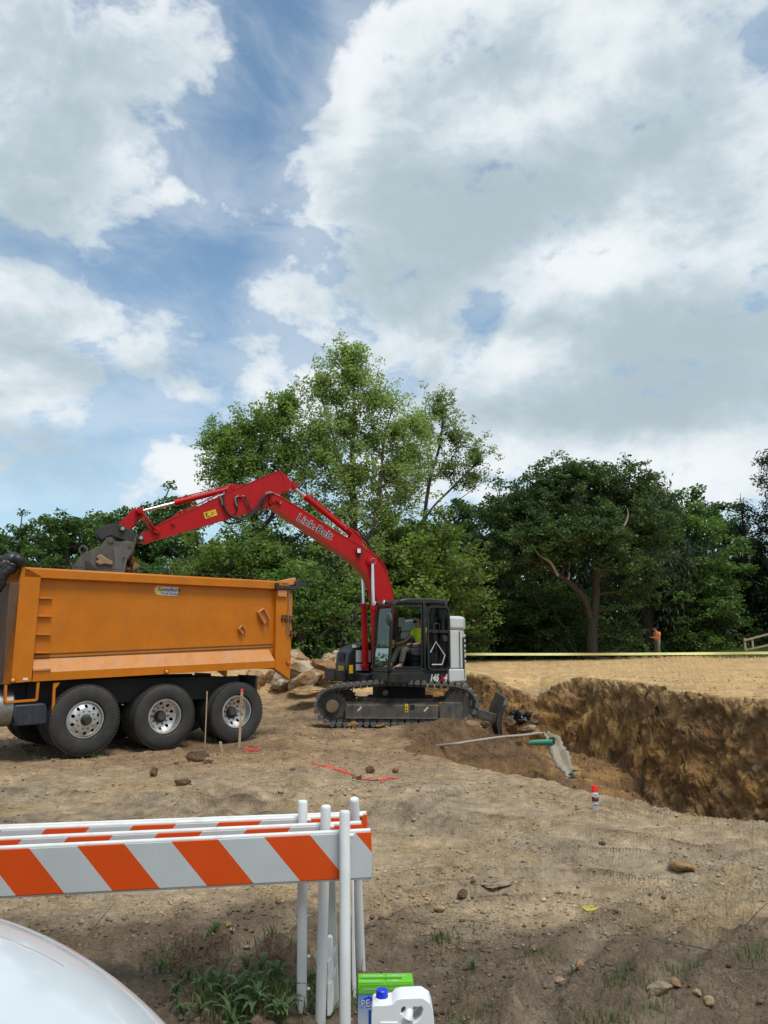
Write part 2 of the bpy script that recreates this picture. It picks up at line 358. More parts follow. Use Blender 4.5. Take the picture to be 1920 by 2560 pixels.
def attr_mat(name, rough=.95, fine=.25, fscale=60., bump=.006, bscale=120., bump2=0., b2scale=9., clods=0.):
    """earth and stone: the base tone comes with the geometry, grain and relief from noise"""
    mt, nt, bs = new_mat(name); N, L = nt.nodes, nt.links
    bs.inputs['Roughness'].default_value = rough; bs.inputs['Specular IOR Level'].default_value = .25
    at_ = N.new('ShaderNodeAttribute'); at_.attribute_name = 'tone'; tc = N.new('ShaderNodeTexCoord')
    n1 = N.new('ShaderNodeTexNoise'); n1.inputs['Scale'].default_value = fscale; n1.inputs['Detail'].default_value = 8; n1.inputs['Roughness'].default_value = .7; L.new(tc.outputs['Object'], n1.inputs['Vector'])
    n2 = N.new('ShaderNodeTexNoise'); n2.inputs['Scale'].default_value = fscale * .12; n2.inputs['Detail'].default_value = 8; n2.inputs['Roughness'].default_value = .65; L.new(tc.outputs['Object'], n2.inputs['Vector'])
    ad = N.new('ShaderNodeMath'); ad.operation = 'ADD'; L.new(n1.outputs['Fac'], ad.inputs[0]); L.new(n2.outputs['Fac'], ad.inputs[1])
    mr = N.new('ShaderNodeMapRange'); L.new(ad.outputs[0], mr.inputs[0]); mr.inputs[1].default_value = .65; mr.inputs[2].default_value = 1.35; mr.inputs[3].default_value = 1 - fine; mr.inputs[4].default_value = 1 + fine
    sc = N.new('ShaderNodeVectorMath'); sc.operation = 'SCALE'; L.new(at_.outputs['Color'], sc.inputs[0]); L.new(mr.outputs[0], sc.inputs['Scale']); L.new(sc.outputs[0], bs.inputs['Base Color'])
    nb = N.new('ShaderNodeTexNoise'); nb.inputs['Scale'].default_value = bscale; nb.inputs['Detail'].default_value = 8; nb.inputs['Roughness'].default_value = .7; L.new(tc.outputs['Object'], nb.inputs['Vector'])
    bp = N.new('ShaderNodeBump'); bp.inputs['Strength'].default_value = 1.; bp.inputs['Distance'].default_value = bump; L.new(nb.outputs['Fac'], bp.inputs['Height'])
    if bump2:
        nc = N.new('ShaderNodeTexNoise'); nc.inputs['Scale'].default_value = b2scale; nc.inputs['Detail'].default_value = 8; nc.inputs['Roughness'].default_value = .6; L.new(tc.outputs['Object'], nc.inputs['Vector'])
        b2 = N.new('ShaderNodeBump'); b2.inputs['Distance'].default_value = bump2; L.new(nc.outputs['Fac'], b2.inputs['Height']); L.new(b2.outputs[0], bp.inputs['Normal'])
    if clods:
        # crumbs and lumps: rounded cells at two sizes, crevice shade put into the tone of the gaps
        hs = []
        for s_, w_ in ((17., 1.), (46., .6)):
            wn = N.new('ShaderNodeTexNoise'); wn.inputs['Scale'].default_value = s_ * .6; wn.inputs['Detail'].default_value = 4; L.new(tc.outputs['Object'], wn.inputs['Vector'])
            ma = N.new('ShaderNodeVectorMath'); ma.operation = 'MULTIPLY_ADD'; L.new(wn.outputs['Color'], ma.inputs[0]); ma.inputs[1].default_value = (.10 * 17 / s_,) * 3; L.new(tc.outputs['Object'], ma.inputs[2])
            vo = N.new('ShaderNodeTexVoronoi'); vo.inputs['Scale'].default_value = s_; L.new(ma.outputs[0], vo.inputs['Vector']); iv = N.new('ShaderNodeMath'); iv.operation = 'MULTIPLY_ADD'; L.new(vo.outputs['Distance'], iv.inputs[0]); iv.inputs[1].default_value = -w_; iv.inputs[2].default_value = w_; hs.append(iv.outputs[0])
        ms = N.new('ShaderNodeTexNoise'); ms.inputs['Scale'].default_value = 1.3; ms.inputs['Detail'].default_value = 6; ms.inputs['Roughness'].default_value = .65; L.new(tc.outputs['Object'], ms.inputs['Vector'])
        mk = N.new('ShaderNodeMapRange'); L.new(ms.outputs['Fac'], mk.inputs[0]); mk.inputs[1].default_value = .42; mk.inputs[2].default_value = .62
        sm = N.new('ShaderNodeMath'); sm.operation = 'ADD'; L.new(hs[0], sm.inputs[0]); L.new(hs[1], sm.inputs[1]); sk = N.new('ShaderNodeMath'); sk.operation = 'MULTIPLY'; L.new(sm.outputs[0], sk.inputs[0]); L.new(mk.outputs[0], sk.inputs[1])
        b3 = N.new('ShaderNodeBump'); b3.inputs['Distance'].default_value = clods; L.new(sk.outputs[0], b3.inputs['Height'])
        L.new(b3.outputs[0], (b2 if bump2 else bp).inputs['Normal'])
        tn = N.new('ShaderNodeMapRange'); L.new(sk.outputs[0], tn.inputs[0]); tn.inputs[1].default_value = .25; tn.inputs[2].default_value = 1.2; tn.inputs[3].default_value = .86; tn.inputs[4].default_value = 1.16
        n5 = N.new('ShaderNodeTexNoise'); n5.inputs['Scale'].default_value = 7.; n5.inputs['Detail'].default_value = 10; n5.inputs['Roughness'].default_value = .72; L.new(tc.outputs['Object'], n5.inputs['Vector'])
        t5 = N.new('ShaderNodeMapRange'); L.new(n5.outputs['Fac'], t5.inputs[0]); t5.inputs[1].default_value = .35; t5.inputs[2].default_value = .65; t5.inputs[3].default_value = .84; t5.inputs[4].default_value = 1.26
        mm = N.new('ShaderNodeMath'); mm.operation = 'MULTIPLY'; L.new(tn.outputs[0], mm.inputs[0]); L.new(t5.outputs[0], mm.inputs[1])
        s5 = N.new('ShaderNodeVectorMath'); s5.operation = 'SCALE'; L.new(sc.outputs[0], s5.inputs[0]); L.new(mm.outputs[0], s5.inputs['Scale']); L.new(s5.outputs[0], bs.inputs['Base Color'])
    L.new(bp.outputs[0], bs.inputs['Normal']); return mt
def leaf_mat(name, c0, c1, trans=.35):
    mt, nt, bs = new_mat(name); N, L = nt.nodes, nt.links
    a = N.new('ShaderNodeAttribute'); a.attribute_name = 'shade'
    cr = N.new('ShaderNodeMix'); cr.data_type = 'RGBA'; L.new(a.outputs['Fac'], cr.inputs[0]); cr.inputs[6].default_value = (*c0, 1); cr.inputs[7].default_value = (*c1, 1)
    oi = N.new('ShaderNodeObjectInfo'); mr = N.new('ShaderNodeMapRange'); L.new(oi.outputs['Random'], mr.inputs[0]); mr.inputs[3].default_value = .82; mr.inputs[4].default_value = 1.18
    sc = N.new('ShaderNodeVectorMath'); sc.operation = 'SCALE'; L.new(cr.outputs[2], sc.inputs[0]); L.new(mr.outputs[0], sc.inputs['Scale'])
    L.new(sc.outputs[0], bs.inputs['Base Color']); bs.inputs['Roughness'].default_value = .5; bs.inputs['Specular IOR Level'].default_value = .35
    tl = N.new('ShaderNodeBsdfTranslucent'); s2 = N.new('ShaderNodeVectorMath'); s2.operation = 'MULTIPLY'; L.new(sc.outputs[0], s2.inputs[0]); s2.inputs[1].default_value = (1.35, 1.5, .7); L.new(s2.outputs[0], tl.inputs[0])
    mx = N.new('ShaderNodeMixShader'); mx.inputs[0].default_value = trans; L.new(bs.outputs[0], mx.inputs[1]); L.new(tl.outputs[0], mx.inputs[2])
    L.new(mx.outputs[0], N['Material Output'].inputs[0]); return mt
DUST = (.30, .21, .12)
M = dict(
    orange=mat('orange_paint', (.56, .162, .001), .45, var=.12, vscale=2.2, spec=.3, streak=.22, dust=(.30, .14, .045), dust_amt=.35, bump=.0006, bscale=60, coat=.05),
    orange_worn_lit=mat('worn_lit_orange_paint', (.62, .24, .05), .6, var=.12, vscale=8, dust=(.56, .33, .22), dust_amt=1., bump=.001, bscale=50),  # worn fittings, and the bed ledge with light from above painted in
    orange_dark=mat('sooty_orange_paint', (.10, .045, .018), .7, var=.3, vscale=3, dust=DUST, dust_amt=.3),
    red=mat('red_paint', (.45, .003, .004), .42, var=.08, vscale=2.5, dust=(.42, .06, .03), dust_amt=.22, coat=.0, spec=.3, streak=.06),
    black=mat('black_plastic', (.012, .013, .014), .38, var=.2, dust=DUST, dust_amt=.12),
    blackm=mat('black_metal', (.016, .017, .018), .55, var=.3, dust=DUST, dust_amt=.25, streak=.12),
    blue_black=mat('navy_black_plastic', (.013, .018, .030), .45, var=.2, dust=(.14, .13, .12), dust_amt=.5, streak=.25),
    chassis=mat('dirty_chassis', (.012, .012, .012), .8, var=.3, dust=DUST, dust_amt=.1),
    steel=mat('bare_steel', (.30, .29, .27), .42, metal=.8, var=.2, vscale=12, dust=DUST, dust_amt=.3),
    chrome=mat('chrome_rod', (.75, .76, .78), .12, metal=1., var=.03),
    alu=mat('aluminium_rim', (.62, .61, .59), .36, metal=.75, var=.12, vscale=10, dust=(.30, .26, .21), dust_amt=.6),
    rubber=mat('tyre_rubber', (.028, .027, .026), .82, var=.25, vscale=5, dust=(.13, .105, .085), dust_amt=.55, bump=.001, bscale=80),
    track=mat('track_rubber', (.085, .086, .086), .7, var=.3, vscale=9, dust=(.27, .24, .20), dust_amt=.9, bump=.002, bscale=40),
    under=mat('dirty_undercarriage', (.05, .051, .052), .7, var=.3, vscale=7, dust=(.24, .18, .115), dust_amt=1.2, streak=.4, bump=.002),
    grey=mat('light_grey_paint', (.62, .62, .60), .35, var=.04, vscale=2, dust=(.38, .34, .28), dust_amt=.3, coat=.2),
    bucket=mat('worn_bucket_steel', (.075, .072, .068), .55, var=.3, vscale=4, dust=(.20, .14, .08), dust_amt=.55, streak=.5, bump=.002),
    blk_steel=mat('black_worn_steel', (.025, .025, .026), .5, var=.35, vscale=7, dust=(.14, .10, .07), dust_amt=.5),
    dirt=mat('clinging_soil', (.19, .105, .05), .95, var=.35, vscale=12, bump=.02, bscale=25),
    yellow=mat('yellow_decal', (.75, .47, .02), .5, var=.05),
    white=mat('white_decal', (.66, .67, .66), .5, var=.05),
    whitep=mat('white_plastic', (.80, .81, .79), .5, var=.06, vscale=5, dust=(.42, .38, .31), dust_amt=.35, streak=.30, spec=.4),
    jug=mat('white_jug_plastic', (.82, .83, .84), .35, var=.02, spec=.5),
    blue=mat('blue_plastic', (.01, .04, .62), .35, var=.03),
    glass=glass('cab_glass'), tinted=glass('tinted_glass', (.22, .27, .26), .10, ior=1.12),
    hose=mat('black_hose', (.018, .018, .018), .5),
    hivis=mat('hi_vis_yellow_fabric', (.80, 1.0, .04), .8, var=.07, emit=None),
    orangev=mat('hi_vis_orange_fabric', (1.0, .30, .07), .8, var=.08),
    skin=mat('skin', (.42, .22, .15), .55, var=.05), hair=mat('dark_hair', (.02, .014, .01), .7),
    trouser=mat('olive_trousers', (.11, .105, .08), .9, var=.15), trouser2=mat('grey_green_trousers', (.16, .165, .13), .9, var=.15),
    boot=mat('tan_boots', (.17, .12, .07), .8, var=.2), cap=mat('black_cap', (.012, .012, .014), .8),
    wood=mat('weathered_wood', (.42, .31, .18), .85, var=.2, vscale=20, streak=.3, dust=(.2, .15, .1)),
    tape=mat('yellow_tape', (.85, .82, .35), .45, var=.08), pinkred=mat('fluorescent_red_paint', (.85, .07, .05), .8, var=.2),
    conduit=mat('grey_conduit', (.38, .34, .29), .7, var=.15, dust=DUST, dust_amt=.4), green=mat('green_pipe', (.03, .33, .21), .45, var=.1, dust=DUST, dust_amt=.5),
    fabric=mat('grey_geotextile', (.33, .29, .22), .95, var=.2, vscale=5, dust=(.22, .15, .08), dust_amt=.6, bump=.004, bscale=12),
    tarp=mat('black_tarpaulin', (.016, .016, .018), .42, var=.2, bump=.004, bscale=8),
    car=mat('white_car_paint', (.63, .68, .71), .16, var=.015, coat=.5, spec=.4), amber=mat('amber_lens', (.9, .28, .02), .25), redlens=mat('red_lens', (.9, .02, .04), .25, emit=((1, .03, .06), .4)),
    lamp=mat('lamp_lens', (.85, .86, .88), .15), paper=mat('light_notice', (.45, .47, .48), .6, var=.05),
    boxgreen=mat('green_carton', (.13, .50, .02), .55, var=.04), darkslot=mat('dark_slot', (.02, .018, .015), .9),
    canred=mat('red_cap', (.95, .03, .02), .35), brownlabel=mat('brown_label', (.09, .012, .012), .5), seat=mat('grey_seat', (.03, .032, .036), .9),
    bark=mat('bark', (.060, .048, .038), .95, var=.4, vscale=7, bump=.03, bscale=9), bark2=mat('grey_bark', (.15, .135, .115), .95, var=.35, vscale=6, bump=.03, bscale=9),
    deadwood=mat('dead_wood', (.30, .26, .21), .9, var=.2),
    leafA=leaf_mat('silver_maple_leaves', (.15, .215, .085), (.33, .41, .18), .48), leafA2=leaf_mat('maple_leaves', (.125, .205, .060), (.27, .37, .125), .46), leafB=leaf_mat('dark_oak_leaves', (.050, .092, .036), (.110, .180, .060), .34),
    leafC=leaf_mat('mid_green_leaves', (.060, .115, .030), (.135, .225, .058), .36), leafD=leaf_mat('conifer_needles', (.032, .060, .036), (.058, .095, .050), .18),
    leafE=leaf_mat('yellow_green_leaves', (.095, .150, .032), (.200, .275, .068), .42), leafR=leaf_mat('purple_leaves', (.03, .016, .016), (.06, .03, .028), .25),
    weed=leaf_mat('weed_leaves', (.060, .105, .040), (.13, .20, .08), .25), grass=leaf_mat('grass_blades', (.045, .085, .02), (.11, .15, .05), .3),
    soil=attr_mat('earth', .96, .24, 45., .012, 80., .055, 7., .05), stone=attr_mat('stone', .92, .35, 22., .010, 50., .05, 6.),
)

# ------------------------------------------------------------------ terrain
NEAR_RIM = np.array([(0.28, 13.1), (0.62, 12.3), (1.0, 11.6), (1.5, 10.7), (2.12, 9.6), (2.35, 9.15), (2.75, 8.7), (3.1, 8.15), (3.65, 7.6), (4.6, 7.0), (6.2, 6.2), (10, 5.5), (14, 5.3)])
BACK_RIM = np.array([(0.28, 13.1), (0.65, 14.25), (1.55, 15.1), (2.15, 16.0), (2.30, 17.2), (2.0, 18.6), (1.0, 19.6), (.2, 21.2), (-.2, 24.3)])
FAR_RIM = np.array([(-.2, 24.3), (1.4, 25.2), (2.86, 24.4), (4.2, 21.4), (5.4, 20.1), (5.62, 17.0), (5.73, 15.7), (5.2, 14.2), (5.37, 13.4), (5.9, 11.7), (8.5, 10.2), (14, 9.4)])
PIT = np.vstack([NEAR_RIM, [(14, 9.4)], FAR_RIM[::-1][1:], BACK_RIM[::-1][1:-1]])
def dist_line(x, y, P):
    d = np.full(x.shape, 1e9)
    for (ax, ay), (bx, by) in zip(P[:-1], P[1:]):
        ex, ey = bx - ax, by - ay; t = np.clip(((x - ax) * ex + (y - ay) * ey) / (ex * ex + ey * ey), 0, 1)
        d = np.minimum(d, np.hypot(x - ax - t * ex, y - ay - t * ey))
    return d
def inside(x, y, P):
    r = np.zeros(x.shape, bool); n = len(P)
    for i in range(n):
        ax, ay = P[i]; bx, by = P[(i + 1) % n]
        c = ((ay > y) != (by > y)) & (x < (bx - ax) * (y - ay) / ((by - ay) + 1e-12) + ax); r ^= c
    return r
def gauss(x, y, cx, cy, rx, ry, a=0.):
    c, s_ = math.cos(a), math.sin(a); u = (x - cx) * c + (y - cy) * s_; v = -(x - cx) * s_ + (y - cy) * c
    return np.exp(-(u / rx) ** 2 - (v / ry) ** 2)
def base_height(x, y):
    """ground without the pit"""
    P = .772 + .0065 * y + .02 * (x - 5) * np.clip((y - 20) / 25, 0, 1.2)
    P = P + ss(17, 24, x) * ss(30, 42, y) * .35
    rise = ss(18.3, 25.5, y - .35 * np.clip(x + 2, -4, 0))
    right = ss(3.5, 5.2, x) * ss(7.8, 11.6, y + .25 * (x - 6))
    z = P * np.maximum(rise * ss(-26, -8, x) , right)
    z = z + .06 * ss(14.2, 15.6, y) * ss(4, 2.6, x) * ss(-3.5, -1.5, x)
    z = z + .30 * gauss(x, y, 1.35, 14.85, 1.15, .48, .25) + .10 * gauss(x, y, .2, 14.75, .7, .35)        # loose soil beside the track
    z = z + .62 * gauss(x, y, -2.3, 21.7, 1.9, 1.4) + .10 * gauss(x, y, -2.0, 14.3, 1.6, .5)
    # behind the field the ground falls to the wood, then climbs
    edge = 46.8 + .7 * np.sin(x * .25)
    z = z - ss(edge, edge + 4, y) * .9 + ss(62, 110, y) * 3.5
    z = z - .07 * ss(4.1, 3.5, y)
    far = np.hypot(x, y)
    return z - ss(110, 200, far) * 2.
def height(x, y, detail=True):
    x = np.asarray(x, float); y = np.asarray(y, float); z = base_height(x, y)
    zone = dict()
    wob = fbm(x, y, 1.1, 4, .55, 3.) * .16 if detail else 0.
    ins = inside(x, y, PIT)
    dF = dist_line(x, y, FAR_RIM); dN = dist_line(x, y, NEAR_RIM[1:]); dB = dist_line(x, y, BACK_RIM)
    ins_s = np.where(ins, 1., -1.)
    wf = wob * 1.3
    eF = np.maximum(dF * ins_s + wf * .8, 0.); eN = np.maximum(dN * ins_s + wf * .35, 0.); eB = np.maximum(dB * ins_s + wob * .3, 0.)
    wall = z - (eF * .95 + ss(.0, .40, eF) * .32 + ss(.22, .75, eF) * 1.05 + ss(.7, 1.8, eF) * .95)
    near = np.where(y < 5, z, 0) - eN * 1.7
    back = .22 * gauss(x, y, 1.4, 14.8, 1.6, 1.2) - eB * .30 - ss(.0, .25, eB) * .06
    lump = (fbm(x, y, 2.3, 5, .58, 5.) * .07) if detail else 0.
    pit = np.maximum.reduce([wall, near, back + lump, -2.1 + (fbm(x, y, 1.5, 4, .5, 2) * .12 if detail else 0.) + 0 * x])
    zin = np.minimum(z, pit)
    blend = ss(0, .12, np.minimum(np.minimum(dF, dN), dB) * 1.)
    zz = np.where(ins, zin, z)
    # crumbling strip outside the far rim
    zz = np.where(~ins & (eF > 0), np.minimum(z, z - eF * .8), zz)
    if detail:
        flat = np.where(ins, 0., 1.)
        near_r = np.hypot(x, y)
        mud = ss(4.9, 4.2, y + .25 * fbm(x, y, .8, 3, .5, 7.)) * ss(-8, -6, x)
        hf = ss(8, 4, near_r)
        rough = .010 + .010 * ss(9, 15, y) * ss(26, 20, y) + .006 * mud
        n1 = fbm(x, y, 1.3, 3, .5, 11.) * .028 + fbm(x, y, 2.8, 3, .55, 21.) * rough * (.6 + .4 * hf) + fbm(x, y, 9.0, 3, .55, 25.) * rough * .5 * hf
        crumbs = (np.maximum(fbm(x, y, 4., 2, .6, 35.) - .15, 0) * (1 - hf) * 1.6 + np.maximum(fbm(x, y, 9., 3, .6, 31.) - .15, 0) * hf) * (.012 + .010 * ss(9, 12, y) * ss(24, 18, y) + .006 * mud)
        clod = np.maximum(fbm(x, y, 3.4, 3, .5, 41.) - .2, 0) * .045 * mud
        plow = .010 * np.sin((y * 1.0 + .35 * x) * 14 + 2.5 * fbm(x, y, .9, 3, .5, 51)) * ss(8.5, 6, y) * ss(0, .5, fbm(x, y, .45, 2, .5, 61) + .25)
        n2 = fbm(x, y, .35, 3, .5, 71) * .02 * (1 + 2 * ss(14, 24, y))
        track = np.zeros_like(x)
        for cx, cy, r, w in RUTS:
            q = np.hypot(x - cx, y - cy) - r; track -= np.exp(-(q / w) ** 2) * .034 * (1 + .3 * np.sin(np.arctan2(y - cy, x - cx) * r * 38)); track += (np.exp(-((q - 1.7 * w) / (w * .6)) ** 2) + np.exp(-((q + 1.7 * w) / (w * .6)) ** 2)) * .026
        zz = zz + (n1 + crumbs + clod + plow + n2 + track * ss(10.5, 9, y)) * flat * (1 - .6 * ss(.35, .6, base_height(x, y)))
        # ridge of turned-up turf near the barricades
        zz = zz + (.085 * gauss(x, y, -.62, 4.32, .55, .13, -.12) + .05 * gauss(x, y, -1.15, 4.42, .3, .12)) * (1 + .9 * fbm(x, y, 6., 3, .6, 81)) * flat
        inr = np.where(ins, 1., 0.)
        gouge = (fbm(x * 1.2 + y * .5, y * .5 - x * .2, 5., 4, .6, 12.) * .035 + fbm(x, y, 12., 3, .6, 15) * .018) * inr
        zz = zz + gouge
    return zz
RUTS = [(3.4, 3.0, 2.3, .08), (3.3, 2.9, 2.75, .08), (2.1, 8.1, 1.7, .09), (-9., 9.5, 7.2, .14), (-9., 9.5, 7.8, .14), (7.2, 11.5, 5.3, .10), (7.2, 11.5, 5.75, .10), (1.0, 4.2, 1.35, .09), (1.0, 4.2, 1.75, .08), (9.5, -2.0, 9.4, .12), (-6, -3, 12.1, .16), (-6, -3, 12.75, .16)]
def hz(x, y): return float(height(np.array([x]), np.array([y]))[0])

def soil_tone(x, y, z):
    """what the earth itself is: packed tan subsoil, dark topsoil, ochre sand, wet brown clay"""
    def c(*v): return np.array(v)
    tan, sand, dark, brown, ochre, wet, grey = c(.49, .36, .22), c(.67, .435, .20), c(.155, .112, .075), c(.32, .175, .072), c(.52, .30, .095), c(.22, .122, .052), c(.40, .32, .225)
    x0, y0 = x, y
    cutm = inside(x, y, PIT) & (dist_line(x, y, FAR_RIM) < 1.5)
    x, y = np.where(cutm, y0 - .45 * x0, x0), np.where(cutm, z * 1.5 + .25 * y0, y0)
    n = fbm(x, y, .55, 4, .55, 101.); n2 = fbm(x, y, 2.2, 5, .6, 111.); n3 = lerp(fbm(x, y, 3., 2, .6, 119.), fbm(x, y, 9., 4, .7, 121.), ss(9, 4.5, np.hypot(x0, y0))); n4 = 0; nw = fbm(x, y, 1.6, 4, .6, 141); ng = fbm(x, y, .8, 4, .6, 131.)
    x, y = x0, y0
    col = np.ones(x.shape + (3,)) * tan
    def mixin(t, k): 
        nonlocal col
        t = np.clip(t, 0, 1)[..., None]; col = col * (1 - t) + k * t
    mixin(ss(-.1, .5, n) * .55, grey); mixin(ss(.05, .6, ng) * .55, c(.42, .29, .14))
    mixin(ss(9.5, 12.5, y + .8 * n) * .75, c(.34, .215, .115)); mixin(ss(.0, .5, n2) * ss(9, 12, y) * .5, c(.43, .29, .16))
    mixin(ss(5.35, 4.5, y + .45 * n + .16 * n2 + .08 * (x + .5) * (x > 0)) * .92, dark)
    mixin(ss(5.2, 4.4, y) * ss(.15, .6, n2) * .55, c(.17, .125, .085))
    mixin(ss(-1.2, -2.6, x + .3 * n) * ss(5.4, 6.6, y) * ss(9.0, 7.6, y) * .6 * ss(-.3, .3, n2 + n), c(.13, .10, .075))
    mixin(ss(18.5, 22, y + n) * .9, c(.48, .32, .165))
    P = .7
    mixin(ss(.45, .62, z) * ss(9, 11, y) * .95, sand); mixin(ss(.45, .62, z) * ss(9, 11, y) * ss(.1, .7, n) * .4, c(.40, .25, .11))
    ins = inside(x, y, PIT)
    dF = dist_line(x, y, FAR_RIM); dB = dist_line(x, y, BACK_RIM); dN = dist_line(x, y, NEAR_RIM[1:])
    w = np.where(ins, ss(0, .10, np.minimum(dF, np.minimum(dB + .05, dN)) + .05 * n2), 0)
    mixin(w, brown)
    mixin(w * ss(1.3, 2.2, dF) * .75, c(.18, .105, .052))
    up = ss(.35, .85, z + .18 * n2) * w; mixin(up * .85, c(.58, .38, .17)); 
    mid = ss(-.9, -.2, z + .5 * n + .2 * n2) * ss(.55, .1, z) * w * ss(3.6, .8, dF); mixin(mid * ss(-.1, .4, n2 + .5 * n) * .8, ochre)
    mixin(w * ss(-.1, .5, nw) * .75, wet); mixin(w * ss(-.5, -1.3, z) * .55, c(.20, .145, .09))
    for cx, cy, r, w_ in RUTS:
        qq = np.hypot(x - cx, y - cy) - r; on = (~ins) * ss(10.5, 9, y) * ss(-.35, .15, fbm(x, y, .7, 3, .5, 151.)); mixin(np.exp(-(qq / w_) ** 2) * .50 * on, c(.34, .27, .19)); mixin((np.exp(-((np.abs(qq) - 1.6 * w_) / (w_ * .5)) ** 2)) * .75 * on * ss(-.2, .3, n3), c(.16, .11, .07))
    md = gauss(x, y, 1.5, 14.6, 1.5, .9, .25); mixin(ss(.25, .6, md) * .9, c(.17, .10, .052))
    mixin(ss(.35, .75, gauss(x, y, -2.8, 13.2, 1.6, .8) + .2 * n2) * .6, c(.19, .115, .07))
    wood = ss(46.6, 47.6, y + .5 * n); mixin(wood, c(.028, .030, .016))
    mixin(ss(19, 22, x + .6 * n) * ss(38, 42, y) * (1 - wood * 0), c(.10, .13, .04))
    mixin(ss(34, 46, -x) * .8, c(.09, .12, .04))
    fade = ss(30, 8, np.hypot(x, y)) * .8 + .2
    col = col * (1 + .30 * n3 * fade + .14 * n2 + .16 * n4 * ss(12, 5, np.hypot(x, y)))[..., None]
    mixin(ss(.42, .62, n3) * .45 * ss(16, 9, y), c(.10, .072, .048)); mixin(ss(.45, .7, -n3) * .35 * ss(16, 9, y), c(.42, .34, .24))
    return np.clip(col, .01, 1)

def build_ground():
    A = np.concatenate([np.linspace(-math.pi, -R_(36), 50, endpoint=False), np.linspace(-R_(36), R_(36), 860), np.linspace(R_(36), math.pi, 51)[1:]])
    nA = len(A); NRAD = 700
    rf = np.geomspace(.35, 700, 2200); X = np.sin(A)[:, None] * rf; Y = np.cos(A)[:, None] * rf
    Z = height(X, Y, False)
    ang = np.arctan2(Z - EYE, rf[None, :]); dz = np.abs(np.diff(Z, axis=1)); dr = np.diff(rf)[None, :]
    w = np.abs(np.diff(ang, axis=1)) * 1.0 + .010 * np.diff(np.log(rf))[None, :] + .8 * np.hypot(dr, dz) / rf[None, 1:] * (dz / dr > .25)
    kern = np.exp(-(np.arange(-40, 41) / 16.) ** 2); kern /= kern.sum(); wp = np.pad(w, ((40, 40), (0, 0)), mode='edge')
    w = sum(kern[k] * wp[k:k + nA] for k in range(81))
    cum = np.concatenate([np.zeros((nA, 1)), np.cumsum(w, axis=1)], axis=1); cum /= cum[:, -1:]
    q = np.linspace(0, 1, NRAD); rr = np.stack([np.interp(q, cum[i], rf) for i in range(nA)])
    X = np.sin(A)[:, None] * rr; Y = np.cos(A)[:, None] * rr; Z = height(X, Y)
    # cut faces: push clods, scratches and hollows out of the face sideways, as a function of height too
    ins = inside(X, Y, PIT); dF = dist_line(X, Y, FAR_RIM); wm = np.where(ins, 1., ss(.5, 0, dF)) * ss(1.9, .7, dF) * ss(-1., 0, 6 - np.abs(X - 8)) * (Y < 26)
    sx = Y - .45 * X; sz = Z
    amp = fbm(sx, sz * 1.3, 1.6, 3, .5, 201) * .10 + np.abs(fbm(sx, sz * 1.1, 4.0, 3, .55, 205)) * .07 + fbm(sx * 1.0 + sz * .8, sz - sx * .5, 9., 2, .6, 209) * .03
    amp = amp + .06 * np.sin(sx * 9 + 2 * fbm(sx, sz, 1., 2, .5, 215)) * ss(.3, -.2, Z) * ss(15.5, 14, Y) + ss(.55, .75, Z + .12 * fbm(sx, sz * 0, 3., 3, .5, 220)) * .10
    amp = amp * wm; X = X - .85 * amp; Y = Y - .5 * amp; Z = Z + .25 * amp
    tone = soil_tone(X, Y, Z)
    nv = nA * NRAD; V = np.stack([X, Y, Z], -1).reshape(-1, 3); T = np.concatenate([tone, np.ones(tone.shape[:2] + (1,))], -1).reshape(-1, 4)
    i = np.arange(nA - 1)[:, None] * NRAD + np.arange(NRAD - 1)[None, :]
    F = np.stack([i, i + 1, i + NRAD + 1, i + NRAD], -1).reshape(-1, 4)
    # close behind the viewer and under foot
    V = np.vstack([V, [[0, 0, 0.0]]]); T = np.vstack([T, [[.1, .08, .05, 1]]])
    F2 = [(nv, j * NRAD, (j + 1) * NRAD, (j + 1) * NRAD) for j in range(nA - 1)]
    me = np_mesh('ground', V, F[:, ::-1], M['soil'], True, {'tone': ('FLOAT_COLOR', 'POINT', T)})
    o = link('ground', me); tag(o, kind='structure')
    if me.polygons[len(me.polygons) // 2].normal.z < 0: me.flip_normals()
    return o
build_ground()

# ------------------------------------------------------------------ stones
def ico(sub):
    bm = bmesh.new(); bmesh.ops.create_icosphere(bm, subdivisions=sub, radius=1)
    v = np.array([x.co[:] for x in bm.verts]); f = np.array([[q.index for q in p.verts] for p in bm.faces]); bm.free(); return v, f
ICO = {k: ico(k) for k in (1, 2, 3, 4)}
def rock_arrays(seed, dims, sub=3, cuts=9, rough=.10):
    rs = np.random.RandomState(seed); v, f = ICO[sub]; v = v.copy()
    for _ in range(cuts):
        n = rs.normal(size=3); n /= np.linalg.norm(n); h = rs.uniform(.55, .88); d = v @ n; k = d > h; v[k] -= np.outer(d[k] - h, n) * .92
    v += v * (fbm(v[:, 0] + seed, v[:, 1] + v[:, 2] * .7, 1.7, 4, .55, seed * 1.3) * rough * 1.6)[:, None]
    v += v * (fbm(v[:, 2] * 1.3 + seed, v[:, 1] - v[:, 0], 4.5, 3, .6, seed * 2.3) * rough * .7)[:, None]
    return v * np.array(dims) / 2, f
